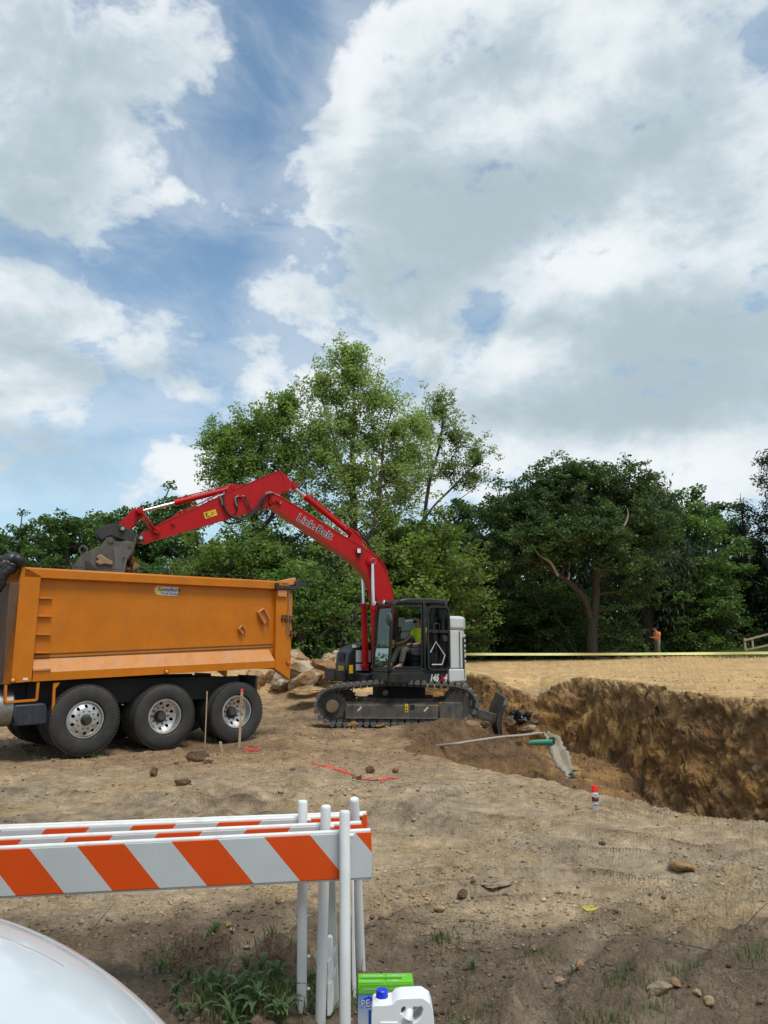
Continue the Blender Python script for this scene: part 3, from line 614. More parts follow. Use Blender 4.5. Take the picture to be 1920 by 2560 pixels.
def rock(name, seed, loc, dims, tone, label, rz=0., tilt=(0, 0), sub=3, group=None, cat='rock', sink=.12, chip=.0):
    v, f = rock_arrays(seed, dims, sub); n = fbm(v[:, 0] / dims[0] * 3 + seed, v[:, 1] / dims[0] * 3 + v[:, 2] / dims[2], 1.2, 4, .6, seed)
    t = np.ones((len(v), 4)); t[:, :3] = np.array(tone) * (1 + .3 * n)[:, None]
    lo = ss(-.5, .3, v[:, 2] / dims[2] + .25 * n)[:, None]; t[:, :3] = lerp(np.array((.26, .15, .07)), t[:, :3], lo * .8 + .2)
    if chip:
        k = ss(.28, .34, fbm(v[:, 0] * 2.2 + seed, v[:, 2] * 2.2 + v[:, 1], 1. / max(dims) * 1.5, 3, .5, seed * 3.1))[:, None] * chip; t[:, :3] = lerp(t[:, :3], np.array((.62, .56, .47)), k)
    me = np_mesh(name, v, f, M['stone'], True, {'tone': ('FLOAT_COLOR', 'POINT', t)}); me.set_sharp_from_angle(angle=R_(38))
    o = link(name, me); o.rotation_euler = (tilt[0], tilt[1], rz); o.location = (loc[0], loc[1], (loc[2] if len(loc) > 2 else hz(loc[0], loc[1])) + dims[2] * (.5 - sink))
    return tag(o, label, cat, group)
TAN, BRN, PALE, GREY_, DK = (.34, .22, .11), (.27, .155, .068), (.40, .29, .17), (.30, .235, .16), (.11, .072, .046)
def B(px, py, Y): p = at(px, py, Y); return (float(p[0]), float(p[1]), float(p[2]))
# the boulder heap behind the lorry: px of centre, py of centre, distance, size
BO = [
    (735, 1657, 21.6, (.98, .7, .50), TAN, 'long pale boulder crowning the rock heap behind the orange truck', (.1, .15), 1),
    (757, 1689, 20.9, (1.25, .9, .62), TAN, 'largest tan boulder, in the middle of the rock heap, sloping down to the excavator', (0, .35), 1),
    (817, 1671, 20.7, (.72, .5, .34), BRN, 'smooth brown slab boulder tilting down beside the black engine box of the excavator', (0, .38), 0),
    (770, 1706, 20.2, (.80, .5, .36), BRN, 'leaning brown boulder with white chips at the foot of the heap', (0, -.32), 1),
    (820, 1656, 22.2, (.44, .4, .34), PALE, 'pale flat boulder at the top right of the rock heap', (0, .1), 0),
    (845, 1654, 22.4, (.42, .4, .42), PALE, 'upright pale boulder beside the handrail of the excavator', (0, 0), 1),
    (702, 1711, 20.6, (.52, .45, .46), GREY_, 'knobbly grey boulder standing just behind the black mud flap', (0, 0), 1),
    (733, 1699, 20.9, (.62, .5, .42), TAN, 'tan boulder between the knobbly grey one and the largest boulder', (0, .1), 0),
    (677, 1706, 21.2, (.40, .4, .40), BRN, 'brown boulder half hidden by the black mud flap', (0, 0), 0),
    (633, 1704, 20.9, (.45, .45, .5), TAN, 'tan boulder glimpsed under the truck bed behind the last wheel', (0, 0), 0),
    (775, 1733, 19.6, (.85, .5, .22), TAN, 'flat slab lying in front of the rock heap', (0, .06), 0),
    (848, 1700, 20.0, (.75, .6, .42), BRN, 'rounded soil-covered boulder behind the raised end of the track', (0, .1), 0),
    (712, 1672, 21.9, (.5, .5, .5), TAN, 'earthy boulder right behind the tail of the truck bed', (0, 0), 0),
    (790, 1676, 21.5, (.6, .5, .4), TAN, 'weathered boulder wedged between the crowning boulder and the brown slab', (0, .2), 0),
]
for i, (px, py, Y, dm, tn, lb, tl, chip) in enumerate(BO):
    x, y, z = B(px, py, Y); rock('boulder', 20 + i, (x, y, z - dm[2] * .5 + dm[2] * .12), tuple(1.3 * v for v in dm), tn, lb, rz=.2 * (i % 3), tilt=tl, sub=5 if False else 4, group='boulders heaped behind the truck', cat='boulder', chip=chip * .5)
ST = [  # stones and clods on the open ground: px, py of foot, size, tone, label
    (958, 1827, (.42, .3, .15), TAN, 'flat tan rock lying in front of the excavator track'),
    (884, 1828, (.30, .25, .14), BRN, 'brown earth lump left of the flat rock by the track'),
    (1706, 2169, (.24, .17, .09), TAN, 'rounded tan rock beside the tyre ruts towards the pit'),
    (1646, 2460, (.155, .07, .06), GREY_, 'flat grey split stone near the grass tufts'),
    (1689, 2456, (.085, .05, .04), TAN, 'small tan stone touching the flat grey split stone'),
    (1772, 2488, (.075, .06, .05), PALE, 'pale pink pebble near the bottom right corner'),
    (1744, 2482, (.045, .04, .04), PALE, 'smaller pale pebble beside the pink one'),
    (1337, 2372, (.05, .05, .035), GREY_, 'grey pebble on the dark soil in the middle'),
    (494, 1905, (.33, .24, .20), DK, 'dark clod below the thinner wooden stake'),
    (520, 1913, (.18, .15, .10), GREY_, 'square grey stone right of the dark clod by the stake'),
    (384, 1943, (.13, .12, .13), DK, 'black upright clod between the truck and the barricades'),
    (455, 1968, (.22, .14, .09), DK, 'broad dark clod above the barricade boards'),
    (1156, 2233, (.12, .07, .06), DK, 'dark stone pair left of the yellow ribbon'),
    (1506, 1970, (.12, .1, .06), DK, 'dark clod behind the spray can'),
    (1505, 2110, (.10, .08, .05), DK, 'dark stone below the spray can'),
    (566, 2330, (.065, .04, .04), TAN, 'tan pebble above the weeds left of the posts'),
    (469, 2354, (.04, .03, .035), PALE, 'whitish pebble above the weeds'),
    (579, 2362, (.036, .03, .035), PALE, 'whitish pebble just above the turned-up turf'),
    (1390, 1961, (.17, .11, .05), PALE, 'pale flat stone on the near rim of the pit'),
    (1215, 1832, (.2, .2, .15), DK, 'dark clod at the foot of the dozer blade'),
    (926, 1932, (.14, .12, .10), DK, 'dark clod near the tip of the orange paint line'),
    (892, 1945, (.13, .12, .10), GREY_, 'grey clod touching the orange paint line'),
    (990, 1930, (.12, .1, .08), BRN, 'brown clod right of the orange paint line'),
    (1100, 2280, (.10, .06, .05), PALE, 'pale crumbly stone on the edge of the dark soil'),
    (1240, 2216, (.28, .16, .035), GREY_, 'patch of broken grey stone on the packed ground'),
]
for i, (px, py, dm, tn, lb) in enumerate(ST):
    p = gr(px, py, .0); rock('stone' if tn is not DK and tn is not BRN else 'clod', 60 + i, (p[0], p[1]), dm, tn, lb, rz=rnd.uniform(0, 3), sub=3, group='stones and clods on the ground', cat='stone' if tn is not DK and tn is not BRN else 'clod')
# gravel and crumbs beyond counting
def scatter_gravel(n, name):
    rs = np.random.RandomState(5); v0, f0 = ICO[1]
    variants = []
    for s_ in range(6):
        v, f = rock_arrays(200 + s_, (1, .8, .55), 1, 5, .12); variants.append(v)
    u = rs.rand(n); az = (rs.rand(n) - .5) * R_(64); d = 1 / (1 / 2.9 + (1 / 24. - 1 / 2.9) * u ** .62); x = np.sin(az) * d / np.cos(az) * np.cos(az); y = np.cos(az) * d
    cl = fbm(x, y, .9, 3, .6, 301) + 1.3 * ss(10.0, 12.5, y) * ss(24, 19, y) * ss(1.2, .2, x) - .25 * ss(5.2, 7, y) * ss(10.5, 9, y) + .2 * gauss(x, y, 1.8, 10.2, 1.5, .5, -.9)
    keep = (rs.rand(n) < np.clip(.45 + .8 * cl, .04, 1)) & ~((x > 2.5) & (y > 24))
    x, y, d = x[keep], y[keep], d[keep]; n = len(x); z = height(x, y)
    size = .0042 * (1 + rs.exponential(.9, n)) * (1 + .24 * d ** .9); size = np.minimum(size, .10)
    tone = soil_tone(x, y, z); k = rs.rand(n); tone = np.where((k < .22)[:, None], tone * .45, np.where((k > .93)[:, None], np.array((.36, .30, .22)) * (0.8 + .4 * rs.rand(n))[:, None], tone * (0.72 + .5 * rs.rand(n))[:, None]))
    th = rs.rand(n) * 6.28; c, s_ = np.cos(th), np.sin(th); vi = rs.randint(0, 6, n); vv = np.stack(variants)[vi]
    P = np.empty((n, len(v0), 3)); P[..., 0] = (vv[..., 0] * c[:, None] - vv[..., 1] * s_[:, None]) * size[:, None] + x[:, None]; P[..., 1] = (vv[..., 0] * s_[:, None] + vv[..., 1] * c[:, None]) * size[:, None] + y[:, None]
    P[..., 2] = vv[..., 2] * size[:, None] * .9 + z[:, None] + size[:, None] * .12
    F = (f0[None] + (np.arange(n) * len(v0))[:, None, None]).reshape(-1, 3)
    T = np.ones((n, len(v0), 4)); T[..., :3] = tone[:, None, :]
    me = np_mesh(name, P.reshape(-1, 3), F, M['stone'], False, {'tone': ('FLOAT_COLOR', 'POINT', T.reshape(-1, 4))})
    tag(link(name, me), 'loose gravel and crumbs of earth strewn over the site', 'gravel', kind='stuff')
scatter_gravel(42000, 'gravel')

# ------------------------------------------------------------------ trees
def tube_edges(P, Q, r0, r1, n=5):
    """many tapered limbs at once -> vertices, quads"""
    d = Q - P; L = np.linalg.norm(d, axis=1, keepdims=True); d = d / (L + 1e-9)
    h = np.tile(np.array([.31, .17, .93]), (len(P), 1)); u = np.cross(d, h); u /= np.linalg.norm(u, axis=1, keepdims=True) + 1e-9; w = np.cross(d, u)
    t = np.arange(n) * 2 * math.pi / n; ring = u[:, None] * np.cos(t)[None, :, None] + w[:, None] * np.sin(t)[None, :, None]
    V = np.concatenate([P[:, None] + ring * r0[:, None, None], (Q + d * L * .02)[:, None] + ring * r1[:, None, None]], 1).reshape(-1, 3)
    k = np.arange(n); q = np.stack([k, (k + 1) % n, n + (k + 1) % n, n + k], -1); F = (q[None] + (np.arange(len(P)) * 2 * n)[:, None, None]).reshape(-1, 4)
    return V, F
def grow(rs, stems, lobes, ntips, shell=.55, step=.9, droop=0.):
    """stems: list of polylines (start of each after the first joins the skeleton); lobes: ellipsoids cx,cy,cz,rx,ry,rz,weight"""
    N = []; par = []
    for st in stems:
        p0 = np.array(st[0], float)
        base = -1 if not N else int(np.argmin([np.linalg.norm(np.array(q) - p0) for q in N]))
        prev = base; pts = smooth_curve(st, 4)
        for k, p in enumerate(pts):
            if k == 0 and prev >= 0: continue
            N.append(list(p)); par.append(prev); prev = len(N) - 1
    nstem = len(N)
    wt = np.array([l[6] for l in lobes]); wt = wt / wt.sum(); tips = []
    for _ in range(ntips):
        l = lobes[rs.choice(len(lobes), p=wt)]; v = rs.normal(size=3); v /= np.linalg.norm(v); r = (shell + (1 - shell) * rs.rand()) if rs.rand() < .75 else rs.rand() * shell + .1
        if v[2] < 0: v[2] *= .8
        tips.append(np.array(l[:3]) + v * r * np.array(l[3:6]) + rs.normal(size=3) * .22)
    tips = np.array(tips); top = np.array(stems[0][-1]); order = np.argsort([min(np.linalg.norm(np.array(N) - t, axis=1)) for t in tips])
    cap = nstem + ntips * 9; A = np.empty((cap, 3)); A[:nstem] = N; n = nstem; ends = []
    plen = np.zeros(cap)
    for i in range(nstem): plen[i] = 0 if par[i] < 0 else plen[par[i]] + np.linalg.norm(A[i] - A[par[i]])
    for ti in order:
        t = tips[ti]; d = A[:n] - t; dist = np.linalg.norm(d, axis=1); cost = dist * (1 + .5 * np.maximum(d[:, 2], 0) / (dist + .1)) + .22 * plen[:n] + 1.2 * (d[:, 2] > .3)
        j = int(np.argmin(cost)); a = A[j].copy(); L = dist[j]; k = max(1, min(7, int(L / step))); pr = j
        up = np.array([0, 0, 1.]) * L * .14; side = rs.normal(size=3) * L * .07
        for s_ in range(1, k + 1):
            u = s_ / k; p = a + (t - a) * u + (up + side) * math.sin(math.pi * u) - np.array([0, 0, droop * u * u]); 
            if s_ < k: p += rs.normal(size=3) * .06
            A[n] = p; par.append(pr); plen[n] = plen[pr] + L / k; pr = n; n += 1
        ends.append(pr)
    A = A[:n]; par = np.array(par); cnt = np.zeros(n); cnt[ends] = 1
    for i in range(n - 1, -1, -1):
        if par[i] >= 0 and par[i] < i: cnt[par[i]] += cnt[i]
    return A, par, cnt, ends, nstem
def leaf_cloud(rs, centres, per, spread, size, flat=.55, up=.5, shape='leaf', hang=0.):
    n = len(centres) * per; c = np.repeat(centres, per, 0); o = rs.normal(size=(n, 3)); o /= np.linalg.norm(o, axis=1, keepdims=True); o *= (rs.rand(n, 1) ** .45) * spread; o[:, 2] *= flat
    if hang: o[:, 2] -= np.abs(rs.normal(size=n)) * hang
    p = c + o; nr = rs.normal(size=(n, 3)); nr[:, 2] = np.abs(nr[:, 2]) + up; nr /= np.linalg.norm(nr, axis=1, keepdims=True)
    a = rs.normal(size=(n, 3)); 
    if hang: a[:, 2] -= 2.2; nr[:, 2] *= .3
    a -= nr * (a * nr).sum(1, keepdims=True) / (nr * nr).sum(1, keepdims=True); a /= np.linalg.norm(a, axis=1, keepdims=True) + 1e-9; b = np.cross(nr, a); s = size * (.65 + .7 * rs.rand(n, 1))
    if shape == 'needle': b = b * .38; s = s * 1.35
    V = np.stack([p - a * s * .5, p + b * s * .34 + nr * s * .06, p + a * s * .5 - nr * s * .08, p - b * s * .34 + nr * s * .06], 1).reshape(-1, 3)
    F = np.arange(n * 4).reshape(-1, 4)
    clump = np.repeat(rs.rand(len(centres)), per); sh = np.clip(.55 * clump + .45 * rs.rand(n), 0, 1)
    return V, F, np.repeat(sh, 4)
def tree_meshes(seed, stems, r0, lobes, ntips, per, spread, size, lm, bm_, shell=.55, flat=.6, shape='leaf', up=.5, hang=0., rtwig=.012, wood_pow=.5, inner=.5, droop=0.):
    rs = np.random.RandomState(seed); A, par, cnt, ends, nstem = grow(rs, stems, lobes, ntips, shell, droop=droop)
    rad = rtwig + (r0 - rtwig) * (cnt / cnt.max()) ** wood_pow
    idx = np.array([i for i in range(len(A)) if par[i] >= 0]); P, Q = A[par[idx]], A[idx]
    ra = np.minimum(rad[par[idx]], rad[idx] * 1.35 + .004); ra[idx < nstem] = rad[par[idx[idx < nstem]]]
    big = rad[idx] > .03
    V1, F1 = tube_edges(P[big], Q[big], ra[big], rad[idx][big], 8); V2, F2 = tube_edges(P[~big], Q[~big], ra[~big], rad[idx][~big], 4)
    tw = np_mesh('trunk', np.vstack([V1, V2]), np.vstack([F1, F2 + len(V1)]), bm_, True)
    thin = np.where((rad < .05) & (np.arange(len(A)) >= nstem))[0]; cen = A[ends]
    if len(thin) and inner: pick = thin[rs.rand(len(thin)) < inner]; cen = np.vstack([cen, A[pick]])
    V, F, sh = leaf_cloud(rs, cen, per, spread, size, flat, up, shape, hang)
    cw = np_mesh('crown', V, F, lm, False, {'shade': ('FLOAT', 'POINT', sh)}); return tw, cw
def plant_tree(name, me, loc, label, rz=0., sc=1., group=None, cat='tree', scz=None):
    r = empty(name, loc, rz, label, cat, group); r.scale = (sc, sc, scz or sc)
    link('trunk', me[0], r); link('crown', me[1], r); return r
def gz(x, y): return float(base_height(np.array([x]), np.array([y]))[0])
LS = 1.42
def lob(lst, Y0, base):
    """lobes read off the site: px, py, half width px, half height px, depth offset, weight -> local metres"""
    out = []
    for (px, py, hw, hh, dy, wt) in lst:
        p = at(px, py, Y0 + dy); s = (Y0 + dy) / FPX * 1.0
        out.append((p[0] - base[0], p[1] - base[1], p[2] - base[2], hw * s * LS, (hw * s + hh * s) * .45 * LS, hh * s * .97 * LS, wt))
    return out
def pts(lst, Y0, base): return [tuple(at(px, py, Y0 + dy) - np.array(base)) for (px, py, dy) in lst]

# A: the tall silver maple in the middle
Y0 = 36.; b = at(862, 1650, Y0); b = (b[0], Y0, gz(b[0], Y0) - .3)
A_st = [pts([(862, 1660, 0), (855, 1590, 0), (868, 1500, 0), (880, 1380, 0), (884, 1250, 0), (880, 1150, 0), (886, 1050, 0), (884, 960, 0), (880, 900, 0)], Y0, b),
        pts([(855, 1590, 0), (838, 1530, .3), (825, 1440, .6), (800, 1350, .8), (770, 1250, 1), (750, 1120, 1.2)], Y0, b),
        pts([(868, 1500, 0), (900, 1420, -.5), (930, 1330, -1), (950, 1220, -1), (960, 1100, -.8), (985, 1010, -.5)], Y0, b),
        pts([(880, 1250, 0), (850, 1150, .4), (820, 1050, .5), (800, 980, .4)], Y0, b)]
A_lb = lob([(880, 935, 72, 60, 0, 1.1), (800, 960, 55, 60, 0, .8), (940, 1000, 75, 60, 0, 1.0), (860, 1060, 110, 80, 0, 1.7), (1000, 1080, 60, 70, 0, .7), (790, 1090, 70, 80, 0, .9),
            (1020, 1140, 62, 80, 1, 1.2), (1045, 1060, 45, 50, 1, .6), (1010, 1230, 70, 50, 1, .8), (880, 1190, 130, 80, 0, 2.0), (980, 1180, 80, 70, 0, 1.1), (930, 1100, 80, 70, .5, 1.0), (810, 1140, 80, 80, -.5, 1.2), (850, 990, 70, 60, .3, .8), (760, 1180, 60, 60, 0, .6), (875, 890, 42, 40, 0, .6), (870, 1280, 120, 60, 0, 1.), (780, 1270, 70, 60, 0, .6), (960, 1270, 90, 55, 0, .7), (820, 1340, 110, 70, -1, .9), (930, 1370, 90, 80, -1, .7), (770, 1440, 70, 60, -1.5, .5), (900, 1460, 70, 50, -1.5, .4), (860, 1530, 45, 35, 0, .2)], Y0, b)
plant_tree('silver_maple', tree_meshes(3, A_st, .30, A_lb, 2100, 13, .36, .135, M['leafA'], M['bark'], .0, .9, inner=1.0, wood_pow=.75, rtwig=.008), b, 'tallest tree, airy light green crown rising behind the boom of the excavator')
# A2: sparse limb tree to its right
b = at(1128, 1650, Y0 + 5); b = (b[0], Y0 + 5, gz(b[0], Y0) - .3)
A_st = [pts([(1128, 1660, 0), (1085, 1500, 0), (1060, 1390, 0), (1062, 1290, 0), (1075, 1200, 0), (1100, 1110, 0), (1110, 1020, 0)], Y0 + 5, b),
        pts([(1060, 1300, 0), (1085, 1265, 0), (1120, 1230, 0), (1170, 1180, 0), (1215, 1140, 0)], Y0 + 5, b), pts([(1060, 1310, 0), (1110, 1275, 0), (1160, 1240, 0), (1205, 1205, 0)], Y0 + 5, b)]
A_lb = lob([(1100, 1030, 45, 40, 0, 1.), (1135, 1095, 65, 45, 0, 1.3), (1190, 1140, 50, 35, 0, 1.), (1060, 1080, 40, 50, 0, .6), (1120, 1170, 75, 40, 0, 1.), (1180, 1195, 45, 25, 0, .7), (1050, 1180, 40, 50, 0, .5), (1105, 995, 22, 18, 0, .3)], Y0 + 5, b)
plant_tree('silver_maple', tree_meshes(4, A_st, .13, A_lb, 460, 12, .32, .135, M['leafA'], M['bark'], .0, .9, inner=.9, wood_pow=.7, rtwig=.008), b, 'thin open tree leaning right of the tallest tree, sky showing through its crown')
# A3: left shoulder of the group
b = at(650, 1650, Y0 + 1); b = (b[0], Y0 + 1, gz(b[0], Y0) - .3)
A_st = [pts([(660, 1660, 0), (655, 1500, 0), (640, 1350, 0), (640, 1220, 0), (660, 1100, 0)], Y0 + 1, b), pts([(640, 1320, 0), (600, 1240, 0), (570, 1150, 0), (550, 1100, 0)], Y0 + 1, b), pts([(642, 1350, 0), (700, 1250, 0), (720, 1150, 0), (725, 1060, 0)], Y0 + 1, b)]
A_lb = lob([(560, 1110, 48, 50, 0, 1.2), (610, 1085, 40, 48, 0, 1.), (680, 1060, 50, 62, 0, 1.2), (720, 1010, 26, 34, 0, .5), (620, 1160, 90, 60, 0, 1.6), (560, 1185, 40, 45, 0, .7), (720, 1130, 60, 70, 0, 1.2), (690, 1240, 90, 70, 0, 1.2), (620, 1280, 90, 60, 0, .8), (640, 1380, 110, 80, -1, 1.)], Y0 + 1, b)
plant_tree('silver_maple', tree_meshes(5, A_st, .24, A_lb, 1300, 16, .36, .14, M['leafA2'], M['bark'], .0, .9, inner=1.0, wood_pow=.75, rtwig=.008), b, 'fuller green tree left of the tallest tree, behind the raised arm')
# B: the old oak on the right with dead limbs
Y0 = 42.; b = at(1482, 1640, Y0); b = (b[0], Y0, gz(b[0], Y0) - .2)
B_st = [pts([(1482, 1645, 0), (1480, 1590, 0), (1485, 1530, 0), (1490, 1470, 0), (1487, 1400, 0), (1490, 1330, 0), (1480, 1250, 0)], Y0, b),
        pts([(1480, 1560, 0), (1462, 1500, -.4), (1430, 1462, -.8), (1395, 1435, -1.2), (1365, 1410, -1.5)], Y0, b), pts([(1490, 1470, 0), (1505, 1400, 0), (1560, 1360, 0), (1590, 1310, 0)], Y0, b)]
B_lb = lob([(1390, 1215, 75, 55, 0, 1.2), (1480, 1195, 110, 48, 0, 1.4), (1330, 1270, 90, 70, 0, 1.1), (1560, 1230, 90, 55, 0, 1.1), (1460, 1290, 150, 60, -1, 1.4), (1350, 1340, 80, 45, -2.5, .8), (1480, 1325, 90, 45, -2.5, .8), (1580, 1350, 80, 60, 0, .8), (1550, 1405, 55, 30, -2, .4), (1300, 1400, 80, 70, 0, .7), (1600, 1440, 60, 60, 0, .5), (1400, 1380, 55, 35, -1.5, .5), (1520, 1390, 60, 40, -2, .5), (1290, 1340, 60, 60, 0, .6), (1260, 1270, 50, 50, 0, .5), (1620, 1310, 60, 70, 0, .7), (1560, 1480, 60, 45, 1, .4), (1380, 1520, 60, 50, 2, .5), (1440, 1600, 70, 30, 1.5, .4), (1540, 1590, 60, 35, 1, .4)], Y0, b)
oak = plant_tree('oak_tree', tree_meshes(6, B_st, .30, B_lb, 1700, 20, .42, .17, M['leafB'], M['bark'], .3, .6, inner=.8), b, 'broad dark oak with a forked bare trunk standing on the far side of the field')
bo = np.array(b)
for ln in ([(1395, 1440, -1.8), (1380, 1410, -2.), (1360, 1380, -2.2), (1356, 1350, -2.3), (1357, 1330, -2.3)], [(1535, 1335, -3.), (1560, 1315, -3.), (1570, 1290, -3.), (1568, 1270, -3.)], [(1395, 1438, -1.8), (1375, 1405, -2.1), (1345, 1385, -2.4), (1325, 1345, -2.5)], [(1420, 1448, -1.4), (1424, 1436, -1.5), (1421, 1430, -1.6)]):
    p = [at(a, c, Y0 + e) - bo for a, c, e in ln]; MB().tube(smooth_curve(p, 3), list(np.linspace(.075, .02, (len(p) - 1) * 3 + 1)), 6).build('dead_limb', M['deadwood'], oak)

# stock crowns for the wood behind: local metres, height 1 unit = real
def stock(seed, h, w, lm, bm_, ntips=300, per=42, size=.22, shape='leaf', low=.12, spread=.55, hang=0., form='round'):
    rs = np.random.RandomState(seed); L = []
    if form == 'cone':
        for k in range(9):
            t = k / 8; z = h * (low + (1 - low) * t); r = w * .5 * (1 - t) ** .8 + .25; L.append((0, 0, z, r, r, h * .07, r * r + .3))
        st = [[(0, 0, -.3), (0, 0, h * .5), (0, 0, h * .98)]]
    else:
        for k in range(13):
            a = rs.rand() * 6.28; t = rs.rand(); z = h * (low + (1 - low - .13) * t); r = w * .5 * (math.sin(math.pi * (.18 + .72 * t)) ** .7); q = .35 + .3 * rs.rand()
            L.append((math.cos(a) * r * (1 - q), math.sin(a) * r * (1 - q), z, r * q + .6, r * q + .6, h * .10 + .5, 1 + rs.rand()))
        L.append((0, 0, h * .8, w * .25, w * .25, h * .18, 1.3)); L.append((0, 0, h * .5, w * .36, w * .36, h * .25, 1.3))
        st = [[(0, 0, -.3), (rs.normal() * .2, 0, h * .3), (rs.normal() * .4, rs.normal() * .4, h * .75)]]
    return tree_meshes(seed, st, .028 * h + .03, L, ntips, per, spread, size, lm, bm_, .55, .6, shape, hang=hang, inner=.25)
K1 = stock(21, 12, 9, M['leafB'], M['bark'], 330, 46, .24)
K2 = stock(22, 11, 8, M['leafC'], M['bark'], 300, 44, .23)
K3 = stock(23, 13, 8, M['leafB'], M['bark'], 300, 44, .24)
K4 = stock(24, 7, 7, M['leafE'], M['bark'], 260, 44, .19, low=.03, spread=.6)
K5 = stock(25, 15, 8, M['leafD'], M['bark'], 330, 50, .24, 'needle', form='cone', low=.05, spread=.75)
K6 = stock(26, 8, 8, M['leafC'], M['bark'], 260, 44, .20, low=.02, spread=.65)
K7 = stock(27, 11, 9, M['leafD'], M['bark'], 280, 46, .26, 'needle', low=.05, spread=.8, hang=.9)
KW = [
    (K1, 1250, 48, 1222, 'oak_tree', 'dark rounded tree between the thin open tree and the old oak'),
    (K3, 1155, 53, 1232, 'oak_tree', 'dark tree filling the gap behind the thin open tree'),
    (K2, 1690, 50, 1206, 'maple_tree', 'mid green leafy tree immediately right of the old oak'),
    (K7, 1590, 49, 1180, 'spruce_tree', 'drooping evergreen showing behind the right half of the old oak'),
    (K3, 1800, 56, 1232, 'oak_tree', 'dark distant tree between the mid green tree and the tall conifer at the edge'),
    (K5, 1925, 50, 1095, 'conifer_tree', 'tall conifer cut by the right edge of the picture'),
    (K5, 1850, 52, 1225, 'conifer_tree', 'shorter conifer in front of the distant dark tree on the far right'),
    (K7, 1440, 54, 1200, 'spruce_tree', 'dark tree behind the left half of the old oak'),
    (K1, 1355, 55, 1195, 'oak_tree', 'dark tree crowding behind the oak trunk fork'),
    (K2, 1010, 45, 1340, 'maple_tree', 'green tree right behind the cab roof of the excavator'),
    (K1, 1090, 51, 1290, 'oak_tree', 'dark tree behind the grey counterweight of the excavator'),
    (K3, 470, 52, 1212, 'oak_tree', 'dark tree behind the bucket cylinder of the arm'),
    (K1, 395, 54, 1226, 'oak_tree', 'dark rounded tree behind the raised bucket linkage'),
    (K2, 300, 50, 1262, 'maple_tree', 'green tree above the middle of the truck bed, behind the black coupler'),
    (K2, 190, 47, 1275, 'maple_tree', 'thin-topped green tree behind the bucket'),
    (K1, 60, 66, 1296, 'oak_tree', 'distant dark tree at the left edge of the picture'),
    (K3, 125, 70, 1325, 'oak_tree', 'smallest distant tree, between the left edge tree and the bucket'),
    (K6, 760, 34, 1400, 'maple_tree', 'low light green tree behind the truck tailgate'),
    (K4, 560, 36, 1330, 'maple_tree', 'yellow green bushy tree under the raised arm'),
    (K4, 690, 39, 1310, 'maple_tree', 'yellow green tree under the bend of the boom'),
    (K6, 430, 40, 1400, 'maple_tree', 'low green tree above the truck bed between bucket and bend of the boom'),
    (K4, 1075, 39, 1275, 'maple_tree', 'yellow green tree standing before the trunk of the thin open tree'),
    (K4, 980, 38, 1300, 'maple_tree', 'yellow green tree directly behind the boom foot'),
    (K6, 1090, 42, 1420, 'maple_tree', 'low green tree behind the counterweight'),
    (K3, 620, 56, 1290, 'oak_tree', 'dark tree far behind the bend of the boom'),
    (K3, 800, 57, 1300, 'oak_tree', 'dark tree far behind the tallest tree, left half'),
    (K1, 940, 57, 1290, 'oak_tree', 'dark tree far behind the tallest tree, right half'),
    (K6, 1390, 46, 1450, 'maple_tree', 'low dark green tree left of the oak trunk'),
    (K7, 1690, 53, 1440, 'spruce_tree', 'drooping evergreen right behind the standing worker'),
    (K6, 1760, 48, 1440, 'maple_tree', 'low dark green tree between the worker and the wooden fence'),
    (K6, 1230, 47, 1480, 'maple_tree', 'low dark green tree behind the tape, right of the counterweight'),
    (K1, -60, 50, 1300, 'oak_tree', 'tree beyond the left edge'), (K1, 2080, 45, 1150, 'oak_tree', 'tree beyond the right edge'),
]
used = {}
for i, (K, px, Y, top, nm, lb) in enumerate(KW):
    p = at(px, top, Y); x = float(p[0]); g = gz(x, Y) - .25; hh = {id(K1): 12, id(K2): 11, id(K3): 13, id(K4): 7, id(K5): 15, id(K6): 8, id(K7): 11}[id(K)]
    s_ = (float(p[2]) - g) / hh; sx = s_ ** .5 if s_ < 1 else s_
    if hh in (7, 8): sx = max(s_, .8)
    plant_tree(nm, K, (x, Y, g), lb, rz=i * 1.7, sc=sx, scz=s_, group='trees of the wood behind the field')
